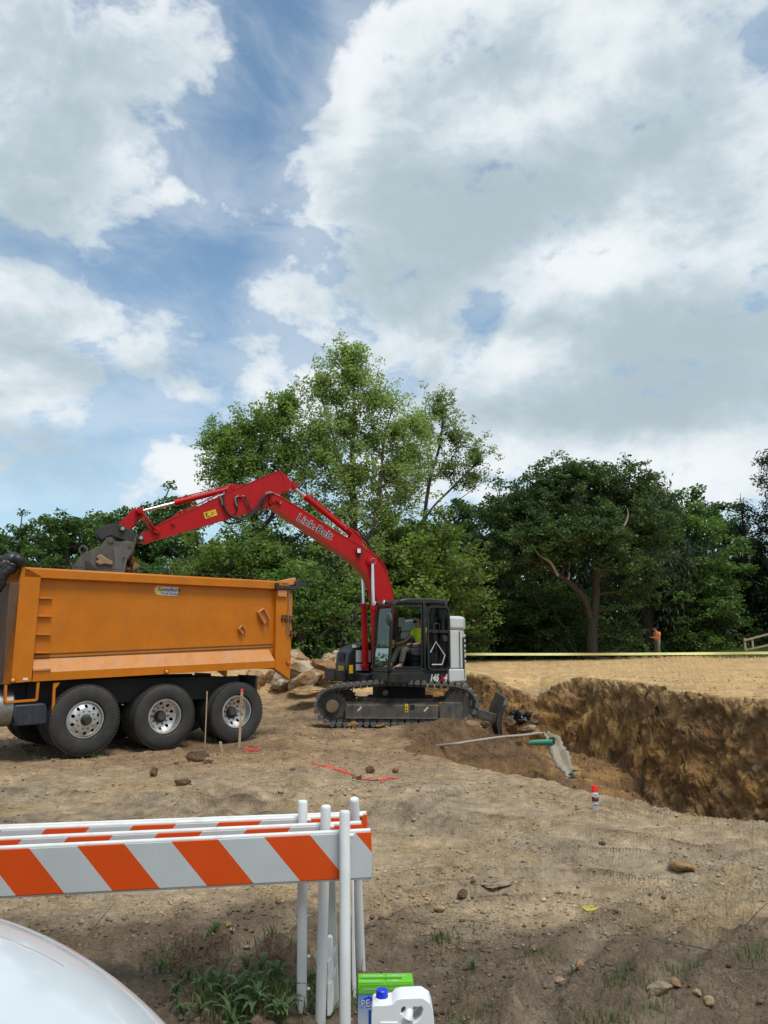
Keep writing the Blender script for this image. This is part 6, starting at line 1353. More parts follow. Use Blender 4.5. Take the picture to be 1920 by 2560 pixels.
    for s_ in (-1, 1): mb = MB(); mb.cyl((e1[0], s_ * .14, e1[1]), (e1[0], s_ * .165, e1[1]), .07, .065, 16); put(mb, 'pin_boss', M['red'], MH, AR)
    a = H(725, 1222, ya); mb = MB(); mb.cyl((a[0] + .0, ya, a[1] - .03), (a[0], ya + .03, a[1] - .03), .03, .03, 8); put(mb, 'keeper_bolt', M['steel'], MH, AR)
    # warning decal
    a = H(526, 1285, ya); R0 = Matrix.Rotation(R_(0), 4, 'Y'); s_ang = math.atan2(tl_[1][1] - bl_[1][1] * 0 - tl_[0][1], tl_[1][0] - tl_[0][0])
    dx = Vector((H(545, 1280, ya)[0] - H(512, 1290, ya)[0], 0, H(545, 1280, ya)[1] - H(512, 1290, ya)[1])).normalized(); Bm = MH @ basis((a[0], ya + .002, a[1]), dx, (0, 0, 1))
    mb = MB(); mb.box(-.13, .13, -.065, .065, 0, .002); d1 = put(mb, 'warning_decal', M['yellow'], Bm, AR)
    mb = MB(); mb.prism([(.01, -.04), (.035, .04), (.09, .0)], .0035, .0045, axis='z'); mb.prism([(.022, -.022), (.075, .0), (.04, .027)], .005, .006, axis='z', m=1); mb.box(-.095, -.07, -.04, .04, .0035, .0045); mb.box(-.105, -.03, .03, .042, .0035, .0045); mb.box(-.065, -.02, -.05, -.03, .0035, .0045); o = mb.build('warning_symbol', [M['black'], M['yellow']], d1, smooth=0); o.data.transform(Bm)
    # pipes and hoses on the arm
    pp = [H(*p, .10) for p in ((548, 1238), (500, 1262), (462, 1279), (443, 1287), (436, 1300), (432, 1308))]; mb = MB(); mb.tube(smooth_curve([(x, .11, z + .03) for x, z in pp], 4), .015, 6); mb.cyl((pp[-1][0], .13, pp[-1][1]), (pp[-1][0], .18, pp[-1][1]), .045, .045, 12); put(mb, 'hydraulic_pipe', M['red'], MH, AR)
    def hose(lst, r=.020, y0=.17, y1=None, nm='hydraulic_hose', mt='hose'):
        k = len(lst); pp = [H(a, b, .2) for a, b in lst]; ys = np.linspace(y0, y1 if y1 is not None else y0, k)
        mb = MB(); mb.tube(smooth_curve([(x, y, z) for (x, z), y in zip(pp, ys)], 5), r, 7); put(mb, nm, M[mt], MH, AR)
    hose([(552, 1243), (558, 1262), (570, 1285), (590, 1297), (615, 1296), (635, 1282), (650, 1258), (664, 1238), (685, 1233)], y1=.22)
    hose([(560, 1236), (559, 1256), (566, 1278), (584, 1293), (606, 1294), (628, 1283), (646, 1262), (658, 1242), (676, 1234)], y0=.19, y1=.20)
    hose([(590, 1244), (594, 1262), (592, 1279), (582, 1290), (566, 1297)], .018, .18, .10); hose([(612, 1240), (620, 1258), (627, 1275), (640, 1284), (652, 1280), (658, 1262), (660, 1245)], .018, .19, .2)
    hose([(566, 1298), (580, 1304), (600, 1302), (622, 1290)], .02, -.05, .0)
    for lst in ([(549, 1239), (554, 1250), (557, 1262)], [(561, 1228), (560, 1238), (559, 1248)], [(596, 1240), (589, 1245), (590, 1256), (593, 1266)], [(606, 1239), (613, 1242), (616, 1252), (620, 1262)], [(664, 1234), (675, 1230), (690, 1235), (700, 1240)]): hose(lst, .017, .185, .185, 'hose_fitting', 'steel')
    a = H(600, 1240, .2); mb = MB(); mb.box(a[0] - .06, a[0] + .06, .14, .19, a[1] - .03, a[1] + .03); put(mb, 'valve_block', M['red'], MH, AR, bevel=.008)
    # bucket cylinder, links, coupler, bucket
    k0, k1 = H(580, 1221, 0), H(347, 1280, 0); cyl_('bucket_cylinder', k0, k1, .62, .058, .032, 0.)
    mb = MB()
    for s_ in (-1, 1): mb.prism([H(560, 1238, 0), H(572, 1212, 0), H(592, 1214, 0), H(612, 1215, 0)], s_ * .09 - .012, s_ * .09 + .012)
    mb.cyl((k0[0], -.12, k0[1]), (k0[0], .12, k0[1]), .04, .04, 14); put(mb, 'cylinder_lug', M['red'], MH, AR)
    k2, k3 = H(389, 1330, 0), H(306, 1322, 0)
    for s_ in (-1, 1):
        mb = MB(); mb.beam((k1[0], s_ * .19, k1[1]), (k2[0], s_ * .19, k2[1]), .03, .085, (0, 1, 0)); mb.cyl((k2[0], s_ * .165, k2[1]), (k2[0], s_ * .22, k2[1]), .065, .065, 16); mb.cyl((k1[0], s_ * .165, k1[1]), (k1[0], s_ * .22, k1[1]), .065, .065, 16); put(mb, 'guide_link', M['red'], MH, bevel=.006)
    mb = MB(); mb.beam((k1[0], 0, k1[1]), (k3[0], 0, k3[1]), .24, .10, (0, 1, .01)); mb.cyl((k1[0], -.18, k1[1]), (k1[0], .18, k1[1]), .07, .07, 16); put(mb, 'bucket_link', M['red'], MH, bevel=.01)
    co = [(241, 1327), (246, 1321), (261, 1314), (272, 1310), (287, 1309), (300, 1312), (318, 1321), (337, 1334), (355, 1341), (358, 1349), (345, 1358), (330, 1358), (307, 1349), (290, 1342), (276, 1338), (266, 1342), (258, 1350), (250, 1347), (243, 1337)]
    mb = MB(); 
    for y in (.15, -.19): mb.prism(HP(co, .18), y, y + .04)
    mb.box(H(262, 1325, .18)[0] - .0, H(250, 1325, .18)[0], -.15, .15, H(250, 1340, .18)[1], H(250, 1318, .18)[1]); CO = put(mb, 'quick_coupler', M['blk_steel'], MH, bevel=.008)
    for p in ((306, 1322), (352, 1345)): a = H(*p, .2); mb = MB(); mb.cyl((a[0], -.23, a[1]), (a[0], .225, a[1]), .062, .062, 20); pz = put(mb, 'pin_collar', M['blk_steel'], MH, CO); mb = MB(); mb.cyl((a[0], .22, a[1]), (a[0], .25, a[1]), .036, .036, 16); put(mb, 'pin_head', M['conduit'], MH, pz)
    # bucket: side plates with curved back
    side = [(268, 1343), (280, 1344), (287, 1352), (300, 1356), (318, 1352), (332, 1356), (337, 1364), (334, 1376), (328, 1388), (318, 1400), (313, 1415), (312, 1431), (312, 1440), (230, 1441), (192, 1438), (184, 1428), (186, 1412), (196, 1397), (213, 1384), (232, 1374), (250, 1366), (260, 1354)]
    sp_ = HP(side, .45); mb = MB()
    for y in (.42, -.45): mb.prism(sp_, y, y + .03)
    BK = put(mb, 'bucket', M['bucket'], MH, bevel=.005)
    back = HP([(332, 1356), (318, 1352), (300, 1356), (280, 1362), (250, 1366), (232, 1374), (213, 1384), (196, 1397), (186, 1412), (183, 1428), (190, 1440), (230, 1442)], .45)
    mb = MB()
    for a, c in zip(back[:-1], back[1:]): mb.beam((a[0], 0, a[1]), (c[0], 0, c[1]), .86, .025, (0, 1, .01) if False else (0, 0, 1) if abs(c[0] - a[0]) > abs(c[1] - a[1]) else (1, 0, 0))
    put(mb, 'bucket_shell', M['bucket'], MH, BK)
    for dz_ in (0,):
        # back of the shell seen past the near plate
        bk2 = HP([(250, 1368), (226, 1373), (205, 1385), (188, 1400), (180, 1415), (179, 1432)], .45)
    for p in ((277, 1352), (325, 1365)): a = H(*p, .45); mb = MB(); mb.cyl((a[0], .1, a[1]), (a[0], .30, a[1]), .045, .045, 14); mb.cyl((a[0], -.3, a[1]), (a[0], -.1, a[1]), .045, .045, 14); mb.cyl((a[0], .45, a[1]), (a[0], .475, a[1]), .05, .05, 6); put(mb, 'bucket_pin', M['under'], MH, BK)
    # raised wear plates and a lifting eye
    mb = MB(); mb.prism(HP([(283, 1370), (318, 1352), (332, 1357), (333, 1372), (318, 1398), (311, 1432), (283, 1434), (287, 1400)], .45), .45, .462); put(mb, 'wear_plate', mat('scuffed_steel', (.11, .108, .105), .5, var=.2, vscale=5, dust=(.2, .14, .08), dust_amt=.4, streak=.4), MH, BK)
    mb = MB(); mb.prism(HP([(212, 1402), (222, 1403), (242, 1425), (250, 1437), (215, 1438)], .45), .45, .462); put(mb, 'wear_plate', M['blk_steel'], MH, BK)
    mb = MB(); mb.prism(HP([(240, 1392), (252, 1386), (266, 1396), (282, 1405), (280, 1414), (262, 1410), (248, 1413), (238, 1405), (247, 1400)], .45), .455, .50); put(mb, 'caked_mud', mat('dry_mud', (.34, .23, .13), .95, var=.2, bump=.01), MH, BK, bevel=.015, seg=2)
    a = H(208, 1374, .1); mb = MB(); mb.lathe([(.055, -.02), (.085, -.02), (.085, .02), (.055, .02)], (a[0], .1, a[1]), 'y', 18, close=True); mb.prism(HP([(200, 1390), (203, 1380), (216, 1381), (222, 1378), (222, 1388)], .1), .08, .12); put(mb, 'lifting_eye', M['bucket'], MH, BK)
    # soil filling the bucket, sliding out
    a = H(322, 1412, 0); v, f = rock_arrays(77, (.34, .80, .72), 4, 4, .5); mb = MB(); mb.add([(a[0] + .05 + p[0], p[1], a[1] + p[2] - .02) for p in v], [tuple(q) for q in f]); put(mb, 'bucket_soil', M['dirt'], MH, BK, smooth=60)
    # ---------------- operator
    opx = math.cos(HF.a), math.sin(HF.a)
    OP = empty('person', (EO[0], EO[1], 0), HF.a, 'excavator operator in a hi-vis yellow shirt and black cap sitting in the cab', 'person')
    z = zt_ + .36; yc = .735
    J = dict(pelvis=(-.18, yc, z + .10), waist=(-.20, yc, z + .27), chest=(-.18, yc, z + .45), neck0=(-.15, yc, z + .57), neck=(-.12, yc, z + .63), jaw=(-.09, yc, z + .68), head=(-.10, yc, z + .745), crown=(-.12, yc, z + .80),
             shl=(-.16, yc + .19, z + .52), ell=(-.08, yc + .27, z + .24), wrl=(.10, yc + .22, z + .20), hal=(.22, yc + .18, z + .22), thl=(0, -1, .4),
             shr=(-.16, yc - .19, z + .52), elr=(.06, yc - .26, z + .28), wrr=(.24, yc - .26, z + .22), har=(.36, yc - .26, z + .22), thr=(0, 1, .4),
             hipl=(-.14, yc + .10, z + .08), knl=(.28, yc + .13, z + .10), anl=(.36, yc + .12, zt_ + .14), toel=(.52, yc + .12, zt_ + .07),
             hipr=(-.14, yc - .10, z + .08), knr=(.30, yc - .13, z + .12), anr=(.48, yc - .12, zt_ + .14), toer=(.64, yc - .12, zt_ + .07), face=(1, .15, .12))
    info = person(OP, J, 'hivis', 'trouser', 'boot'); h, fw, up_, sd, blob = (info[k] for k in ('h', 'fw', 'up', 'sd', 'blob'))
    blob(h + up_ * .045 - fw * .004, (.090, .105, .070), 'cap', M['cap']); blob(h + up_ * .035 + fw * .115, (.07, .06, .010), 'cap_brim', M['cap'])
    blob(h + fw * .045 - up_ * .068, (.052, .05, .035), 'beard', M['hair'])
    return X
build_excavator()

# ------------------------------------------------------------------ barricades
def stripes_mat(name, flip, period=.365, slope=.66, shift=0.):
    mt, nt, bs = new_mat(name); N, L = nt.nodes, nt.links
    tc = N.new('ShaderNodeTexCoord'); sp = N.new('ShaderNodeSeparateXYZ'); L.new(tc.outputs['Object'], sp.inputs[0])
    a = N.new('ShaderNodeMath'); a.operation = 'MULTIPLY_ADD'; L.new(sp.outputs['Z'], a.inputs[0]); a.inputs[1].default_value = slope * (1 if flip else -1) * -1; L.new(sp.outputs['X'], a.inputs[2])
    b = N.new('ShaderNodeMath'); b.operation = 'MULTIPLY_ADD'; L.new(a.outputs[0], b.inputs[0]); b.inputs[1].default_value = 1 / period; b.inputs[2].default_value = 20 + shift
    c = N.new('ShaderNodeMath'); c.operation = 'FRACT'; L.new(b.outputs[0], c.inputs[0]); d = N.new('ShaderNodeMath'); d.operation = 'GREATER_THAN'; L.new(c.outputs[0], d.inputs[0]); d.inputs[1].default_value = .5
    # honeycomb cells of the reflective sheeting
    vo = N.new('ShaderNodeTexVoronoi'); vo.feature = 'DISTANCE_TO_EDGE'; vo.inputs['Scale'].default_value = 190; vo.inputs['Randomness'].default_value = .15; L.new(tc.outputs['Object'], vo.inputs['Vector'])
    mr = N.new('ShaderNodeMapRange'); L.new(vo.outputs['Distance'], mr.inputs[0]); mr.inputs[2].default_value = .12; mr.inputs[3].default_value = 1.12; mr.inputs[4].default_value = .86
    nz = N.new('ShaderNodeTexNoise'); nz.inputs['Scale'].default_value = 5; nz.inputs['Detail'].default_value = 6; L.new(tc.outputs['Object'], nz.inputs['Vector']); m2 = N.new('ShaderNodeMapRange'); L.new(nz.outputs['Fac'], m2.inputs[0]); m2.inputs[3].default_value = .88; m2.inputs[4].default_value = 1.1
    mu = N.new('ShaderNodeMath'); mu.operation = 'MULTIPLY'; L.new(mr.outputs[0], mu.inputs[0]); L.new(m2.outputs[0], mu.inputs[1])
    mx = N.new('ShaderNodeMix'); mx.data_type = 'RGBA'; L.new(d.outputs[0], mx.inputs[0]); mx.inputs[6].default_value = (.60, .62, .62, 1); mx.inputs[7].default_value = (.80, .085, .004, 1)
    sc = N.new('ShaderNodeVectorMath'); sc.operation = 'SCALE'; L.new(mx.outputs[2], sc.inputs[0]); L.new(mu.outputs[0], sc.inputs['Scale']); L.new(sc.outputs[0], bs.inputs['Base Color'])
    bs.inputs['Roughness'].default_value = .42; return mt
def depth_for(px, py0, py1, h):
    lo, hi = 1., 8.
    for _ in range(40):
        m_ = (lo + hi) / 2; d = at(px, py0, m_)[2] - at(px, py1, m_)[2]
        if d < h: lo = m_
        else: hi = m_
    return lo
YP = depth_for(932, 2075, 2196, .2032); ZT = float(at(932, 2075, YP)[2])
def depth_z(px, py, z):
    d = ray(px, py); return float((d * ((z - EYE) / d[2]))[1])
def barricade(frames, label):
    o0 = at(900, 2300, frames[0]['Y']); root = empty('barricade', (float(o0[0]), float(o0[1]), 0), 0, label, 'barricade', 'folded barricades by the white car')
    ox, oy = float(o0[0]), float(o0[1])
    for fr in frames:
        Yr, Yl = fr['Y'], fr['Yl']; a = at(*fr['tr'], Yr); b_ = at(*fr['tl'], Yl); dv = np.array([a[0] - b_[0], a[1] - b_[1]]); dv /= np.linalg.norm(dv)
        Lp = 2.44; xr = np.array([a[0], a[1]]); zt_ = float(a[2]); ang = math.atan2(dv[1], dv[0])
        Mx = Matrix.Translation((xr[0] - ox, xr[1] - oy, zt_)) @ Matrix.Rotation(ang, 4, 'Z')
        slope = (b_[2] - a[2]) / np.hypot(*(b_ - a)[:2]); Mx = Mx @ Matrix.Rotation(math.atan(slope) * 1.0, 4, 'Y')
        pn = MB(); pn.box(-Lp, 0, -.012, .012, -.2032, -.010); P_ = pn.build('rail_panel', fr['mat'], root, bevel=.004, seg=2); P_.data.transform(Matrix.Identity(4)); P_.matrix_local = Mx
        cap = MB(); cap.cyl((-Lp, 0, -.008), (-.004, 0, -.008), .011, .011, 12); c = cap.build('top_edge', M['whitep'], P_)
        cap = MB(); cap.cyl((-Lp, 0, -.2045), (-.004, 0, -.2045), .0075, .0075, 10); cap.build('bottom_edge', M['whitep'], P_)
        top, bot = fr['post']; t = at(*top, fr['Yp']); bb = at(*bot, fr['Yb']); t = t - (ox, oy, 0); bb = bb - (ox, oy, 0); dd = (bb - t) / (bb[2] - t[2]); foot = t + dd * (-.10 - t[2])
        for sh in (0., -2.16):
            mb = MB(); s_ = np.array([sh * math.cos(ang), sh * math.sin(ang), 0]); r = fr['r']; ax = (t - foot) / np.linalg.norm(t - foot)
            mb.tube([foot + s_, foot + s_ + ax * .02, t + s_ - ax * .012, t + s_ - ax * .004, t + s_], [r * .95, r, r, r * .93, r * .80], 24); p = mb.build('post', M['whitep'], root, smooth=40)
            for zz_ in ((fr['zb'], ) if True else ()):
                q = t + dd * (zz_ - t[2]) + s_; m2 = MB(); m2.cyl(q + (r * .6, 0, 0), q + (r + .016, 0, 0), .0075, .0085, 10); m2.build('peg', M['whitep'], p)
            for zz_ in fr.get('knobs', ()):
                q = t + dd * (zz_ - t[2]) + s_; m2 = MB(); v, f = ICO[2]; m2.add([q + (r + .008, 0, 0) + np.array(k_) * .0085 for k_ in v], [tuple(k_) for k_ in f]); m2.build('knob', M['whitep'], p)
    return root, (ox, oy)
Y2, Y3, Y4 = depth_z(848, 2055, ZT), depth_z(775, 2040, ZT), depth_z(918, 2031, ZT)
def left_Y(px, py, Yr): return Yr * .975
m1 = stripes_mat('striped_sheeting', False, .405, .83, .70); m2_ = stripes_mat('striped_sheeting_reversed', True, .405, .83, .80); m3 = stripes_mat('striped_sheeting_faded', True, .405, .83, .91)
R1, o1 = barricade([dict(Y=YP, Yl=YP * .972, tr=(928, 2072), tl=(0, 2116), mat=m1, post=((862, 2026), (863, 2560)), Yp=YP - .045, Yb=YP - .10, r=.0238, zb=ZT - .012),
                    dict(Y=Y2, Yl=Y2 * .972, tr=(905, 2053), tl=(0, 2093), mat=m2_, post=((815, 2014), (801, 2560)), Yp=Y2 - .045, Yb=Y2 + .02, r=.0238, zb=ZT - .012)],
                   'front folded barricade with the broad orange and white striped board')
R2, o2 = barricade([dict(Y=Y3, Yl=Y3 * .972, tr=(850, 2037), tl=(0, 2069), mat=m3, post=((757, 2001), (754, 2560)), Yp=Y3 - .04, Yb=Y3 - .02, r=.0235, zb=ZT - .01, knobs=(.19, .05)),
                    dict(Y=Y4, Yl=Y4 * .972, tr=(918, 2029), tl=(0, 2063), mat=m2_, post=((886, 1996), (903, 2440)), Yp=Y4 - .04, Yb=Y4 + .22, r=.0235, zb=ZT - .01)],
                   'rear folded barricade, only the tops of its striped boards showing')
# moulded back legs and braces seen edge on
def leg_plate(root, o, pxs, Y, y1, name, mt='whitep', bevel=.003):
    P = [at(a, b, Y) for a, b in pxs]; mb = MB(); mb.prism([(p[0] - o[0], p[2]) for p in P], Y - o[1], Y - o[1] + y1); return mb.build(name, M[mt], root, bevel=bevel)
M['shadywhite'] = mat('shade_toned_white_plastic', (.50, .52, .46), .6, var=.08, vscale=7, dust=(.3, .32, .2), dust_amt=.4)  # white plastic with the shade on the back leg put into its colour
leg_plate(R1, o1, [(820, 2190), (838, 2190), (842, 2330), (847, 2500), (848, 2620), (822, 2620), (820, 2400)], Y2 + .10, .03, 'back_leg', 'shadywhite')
br = leg_plate(R1, o1, [(817, 2346), (820, 2342), (828, 2342), (831, 2348), (832, 2400), (833, 2450), (834, 2500), (832, 2530), (826, 2540), (817, 2542)], Y2 + .03, .03, 'brace')
for pz in ([(819, 2405), (830, 2398), (821, 2432)], [(821, 2462), (829, 2456), (818, 2500)], [(834, 2375), (841, 2364), (835, 2396)], [(835, 2428), (843, 2412), (834, 2448)]):
    leg_plate(br, o1, pz, Y2 + .02, .012, 'rib', bevel=0); br.children[-1].parent = br
leg_plate(R2, o2, [(879, 2200), (884, 2200), (886, 2330), (890, 2460), (894, 2620), (882, 2620), (879, 2400)], Y3 + .02, .02, 'brace')

# ------------------------------------------------------------------ carton and jug
def carton():
    Y0, Y1 = 3.22, 3.50; a = at(896, 2457, Y0); b = at(1033, 2455, Y0); w = b[0] - a[0]; zt = float(a[2]); o = np.array([a[0], Y0, 0]); zg = hz(0, 3.4)
    r = empty('carton', (float(a[0]), Y0, zg), R_(1.5), 'green and blue printed carton standing behind the white jug', 'box'); zt -= zg; D = .085
    mb = MB(); mb.box(0, w, 0, D, 0, zt - .040); 
    mt, nt, bs = new_mat('printed_blue_carton'); N, L = nt.nodes, nt.links; tc = N.new('ShaderNodeTexCoord'); sp = N.new('ShaderNodeSeparateXYZ'); L.new(tc.outputs['Object'], sp.inputs[0]); mr = N.new('ShaderNodeMapRange'); L.new(sp.outputs['Z'], mr.inputs[0])
    mr.inputs[1].default_value = zt - .14; mr.inputs[2].default_value = zt - .04; cr = N.new('ShaderNodeMix'); cr.data_type = 'RGBA'; L.new(mr.outputs[0], cr.inputs[0]); cr.inputs[6].default_value = (.48, .52, .58, 1); cr.inputs[7].default_value = (.10, .26, .52, 1); L.new(cr.outputs[2], bs.inputs['Base Color']); bs.inputs['Roughness'].default_value = .5
    mb.build('carton_side', mt, r)
    mb = MB(); mb.box(-.0015, w + .0015, -.0015, D + .0015, zt - .040, zt - .004); g = mb.build('green_band', M['boxgreen'], r, bevel=.002)
    for (x0, x1, y0, y1) in ((0, w * .49, 0, D * .38), (w * .51, w, 0, D * .38), (0, w * .5, D * .56, D), (w * .505, w, D * .56, D)):
        mb = MB(); mb.box(x0, x1, y0, y1, zt - .004, zt); mb.build('top_flap', M['boxgreen'], g)
    mb = MB(); mb.box(.01, w * .80, D * .40, D * .54, zt - .006, zt - .0035); mb.build('hand_slot', M['darkslot'], g)
    mb = MB(); mb.box(w * .80, w, D * .38, D * .56, zt - .004, zt - .0005); mb.build('top_flap', M['boxgreen'], g)
    for (bd, x, y, s_, sh) in (("America's #1", .018, D * .66, .030, .0), ('Premium', .115, D * .66, .026, 0), ('DEF 2.5 gal', w * .62, D * .70, .024, 0), ('Diesel Exhaust Fluid', .012, D * .12, .017, 0), ('PEAK', w * .62, D * .12, .022, 0)):
        text('lettering', bd, s_ * .5, M['white'], Matrix.Translation((x, y, zt + .0008)), g, .0003)
    text('lettering', "GUARANTEED PURE: AMERICA'S #1 DEF BRAND", .0105, M['white'], basis((.018, -.0022, zt - .026), (1, 0, 0), (0, 0, 1)), g, .0003)
    text('lettering', 'PEAK', .036, M['blue'], basis((.011, -.0012, zt - .086), (1, .0, .10), (0, 0, 1)), r, .0003, offset=.0016); text('lettering', 'PEAK', .036, M['white'], basis((.011, -.0020, zt - .086), (1, 0, .10), (0, 0, 1)), r, .0003)
    mb = MB(); mb.prism([(.02, zt - .060), (.030, zt - .050), (.034, zt - .054), (.040, zt - .044), (.046, zt - .053), (.052, zt - .049), (.060, zt - .062)], -.0018, -.0008); mb.build('mountain_emblem', M['blue'], r)
    for (z0, z1, mt_) in ((zt - .155, zt - .095, mat('print_blue', (.01, .06, .33), .5)), (zt - .23, zt - .16, M['darkslot'])):
        mb = MB(); mb.box(.040, .13, -.0016, -.0006, z0, z1); mb.build('printed_square', mt_, r)
carton()
def jug():
    Y0 = 3.06; s = 3.06 / FPX; a = at(928, 2520, Y0); zg = hz(.05, 3.05); o = (float(a[0]), Y0, zg); r = empty('jug', o, 0, 'white plastic jug with a blue cap in front of the carton', 'jug')
    def q(px, py): p = at(px, py, Y0); return (float(p[0] - o[0]), float(p[2] - zg))
    out = [q(931, 2502), q(936, 2498), (q(967, 2497)), q(980, 2495), q(990, 2484), q(1004, 2481), q(1050, 2479), q(1056, 2480), q(1074, 2492), q(1080, 2508), q(1083, 2535), q(1084, 2560)]
    zb_ = 0.0; out += [(out[-1][0] + .004, .02), (out[-1][0] - .004, .0), (.012, .0), (-.002, .02), (q(929, 2520)[0], q(929, 2520)[1])]
    hole = [q(1002, 2508), q(1007, 2502), q(1012, 2502), q(1013, 2510), q(1005, 2520), q(1001, 2518)]
    hole2 = [q(1032, 2502), q(1040, 2503), q(1052, 2501), q(1056, 2508), q(1052, 2525), q(1040, 2538), q(1030, 2542), q(1028, 2520)]
    o_ = plate_holes(out, [hole, hole2], 0., .10, 'jug_body', M['jug'], r); b = o_.modifiers.new('bevel', 'BEVEL'); b.width = .022; b.segments = 5; b.limit_method = 'ANGLE'; b.angle_limit = R_(35)
    c = q(955, 2499); mb = MB(); mb.lathe([(.027, -.004), (.027, .004), (.022, .010)], (c[0], .05, c[1]), 'z', 24); mb.build('neck', M['jug'], r)
    mb = MB(); mb.lathe([(.0, .031), (.018, .031), (.021, .028), (.0225, .008), (.0225, .005)], (c[0], .05, c[1] + .004), 'z', 40); cp = mb.build('cap', M['blue'], r)
    for k in range(36): a_ = 2 * math.pi * k / 36; mb.obox((c[0] + .0228 * math.cos(a_), .06 + .0228 * math.sin(a_), c[1] + .020), (.0008 * math.cos(a_), .0008 * math.sin(a_), 0), (-.0008 * math.sin(a_), .0008 * math.cos(a_), 0), (0, 0, .009)) if False else None
    p = [q(1025, 2506), q(1022, 2518), q(1018, 2530)]; mb = MB(); mb.tube([(p[0][0], .02, p[0][1]), (p[1][0], .0, p[1][1]), (p[2][0], -.004, p[2][1])], [.013, .014, .018], 14); mb.build('grip_boss', M['jug'], r)
    p = q(1018, 2533); mb = MB(); mb.lathe([(.0, -.010), (.017, -.008), (.022, .0)], (p[0], .0, p[1]), 'y', 24); mb.build('grip_disc', M['jug'], r)
    p = q(1022, 2527); mb = MB(); mb.prism([(p[0] - .006, p[1]), (p[0], p[1] + .007), (p[0] + .007, p[1] + .001), (p[0] + .004, p[1] - .009)], -.0125, -.0105); mb.build('dark_mark', M['darkslot'], r)
    mb = MB(); a_, b_ = q(950, 2538), q(994, 2552); mb.box(a_[0], b_[0], -.003, .002, b_[1], a_[1]); mb.build('moulded_panel', M['jug'], r, bevel=.004, seg=3)
    for ch in r.children: ch.data.transform(Matrix.Translation((0, -.05, 0)))
jug()

# ------------------------------------------------------------------ white car, only the rounded nose reaches into the picture
def car():
    r = empty('car', (-2.35, 1.1, 0), 0, 'glossy white car whose rounded bonnet fills the bottom left corner', 'car'); V = []; nu, nv = 96, 64
    x1 = 2.35 - .12; L = 4.6; hw = .85
    xs = [x1 - (1 - math.cos(math.pi / 2 * k / 30)) * 1.2 for k in range(31)] + list(np.linspace(x1 - 1.25, x1 - L + .5, 24)) + [x1 - L + .5 * (1 - math.sin(math.pi / 2 * k / 10)) for k in range(1, 11)]
    for x in xs:
        u = (x1 - x); t = min(u / .8, 1.); e = math.sqrt(max(0, 1 - (1 - t) ** 2)); top = .44 + .70 * e + 0.; half = .30 + (hw - .30) * min(1, (u / .9)) ** .6 if u < .9 else hw
        b = min(1., max(0, (x - (x1 - L))) / .5); top = top if b >= 1 else .5 + (top - .5) * b ** .5; half = half if b >= 1 else .6 + (half - .6) * b ** .5; bot = .22 + .18 * (1 - min(1, u / .3))
        for k in range(nv):
            a = 2 * math.pi * k / nv; ca, sa = math.cos(a), math.sin(a); p = 3.5 if sa > 0 else 5.; yy = math.copysign(abs(ca) ** (2 / p), ca) * half; zz = math.copysign(abs(sa) ** (2 / p), sa)
            mid = .62; zz = mid + zz * ((top - mid) if sa > 0 else (mid - bot)); V.append((x, yy, zz))
    n = len(xs); F = [(i * nv + k, i * nv + (k + 1) % nv, (i + 1) * nv + (k + 1) % nv, (i + 1) * nv + k) for i in range(n - 1) for k in range(nv)] + [tuple(range(nv)), tuple(range((n - 1) * nv, n * nv))]
    mb = MB(); mb.add(V, F); bd = mb.build('body', M['car'], r, smooth=60)
    dsp = bpy.context.evaluated_depsgraph_get(); dsp.update(); pts_ = []
    for px, py in ((-60, 2318), (-20, 2334), (20, 2349), (60, 2366), (100, 2384), (130, 2400), (158, 2416)):
        d_ = Vector(ray(px, py)).normalized(); ok, lo_, nn, _i = bd.ray_cast(Vector((2.35, -1.1, EYE)), d_)
        if ok: pts_.append(tuple(lo_ + nn * .0004))
    if len(pts_) > 2:
        mb = MB(); mb.tube(pts_, .0016, 5); mb.build('panel_line', M['conduit'], r)  # thin pale line laid along the bonnet surface
    mb = MB(); mb.prism([(x1 - 1.45, 1.12), (x1 - 2.05, 1.62), (x1 - 3.7, 1.60), (x1 - 4.35, 1.10)], -.70, .70); gh = mb.build('glasshouse', M['tinted'], r, bevel=.08, seg=3); mb = MB(); mb.prism([(x1 - 2.02, 1.60), (x1 - 2.15, 1.66), (x1 - 3.6, 1.64), (x1 - 3.72, 1.58)], -.69, .69); mb.build('roof', M['car'], r, bevel=.03, seg=2)
    for x in (x1 - .85, x1 - 3.65):
        for y in (-.90, .90):
            s_ = 1 if y > 0 else -1; mb = MB(); mb.lathe([(.19, -.1), (.20, .09), (.25, .11), (.31, .10), (.335, .07), (.335, -.10), (.2, -.11)], (x, y * .86, .335), 'y', 32); w = mb.build('wheel', M['rubber'], r); mb = MB(); mb.lathe([(0, s_ * .08), (.08, s_ * .08), (.19, s_ * .10), (.20, s_ * .06)], (x, y * .86, .335), 'y', 20); mb.build('rim', M['alu'], w)
    for y in (-.55, .55): mb = MB(); v, f = ICO[3]; mb.add([(x1 - .16 + p[0] * .12, y + p[1] * .17, .70 + p[2] * .07) for p in v], [tuple(q) for q in f]); mb.build('headlight', M['lamp'], r, smooth=180)
car()

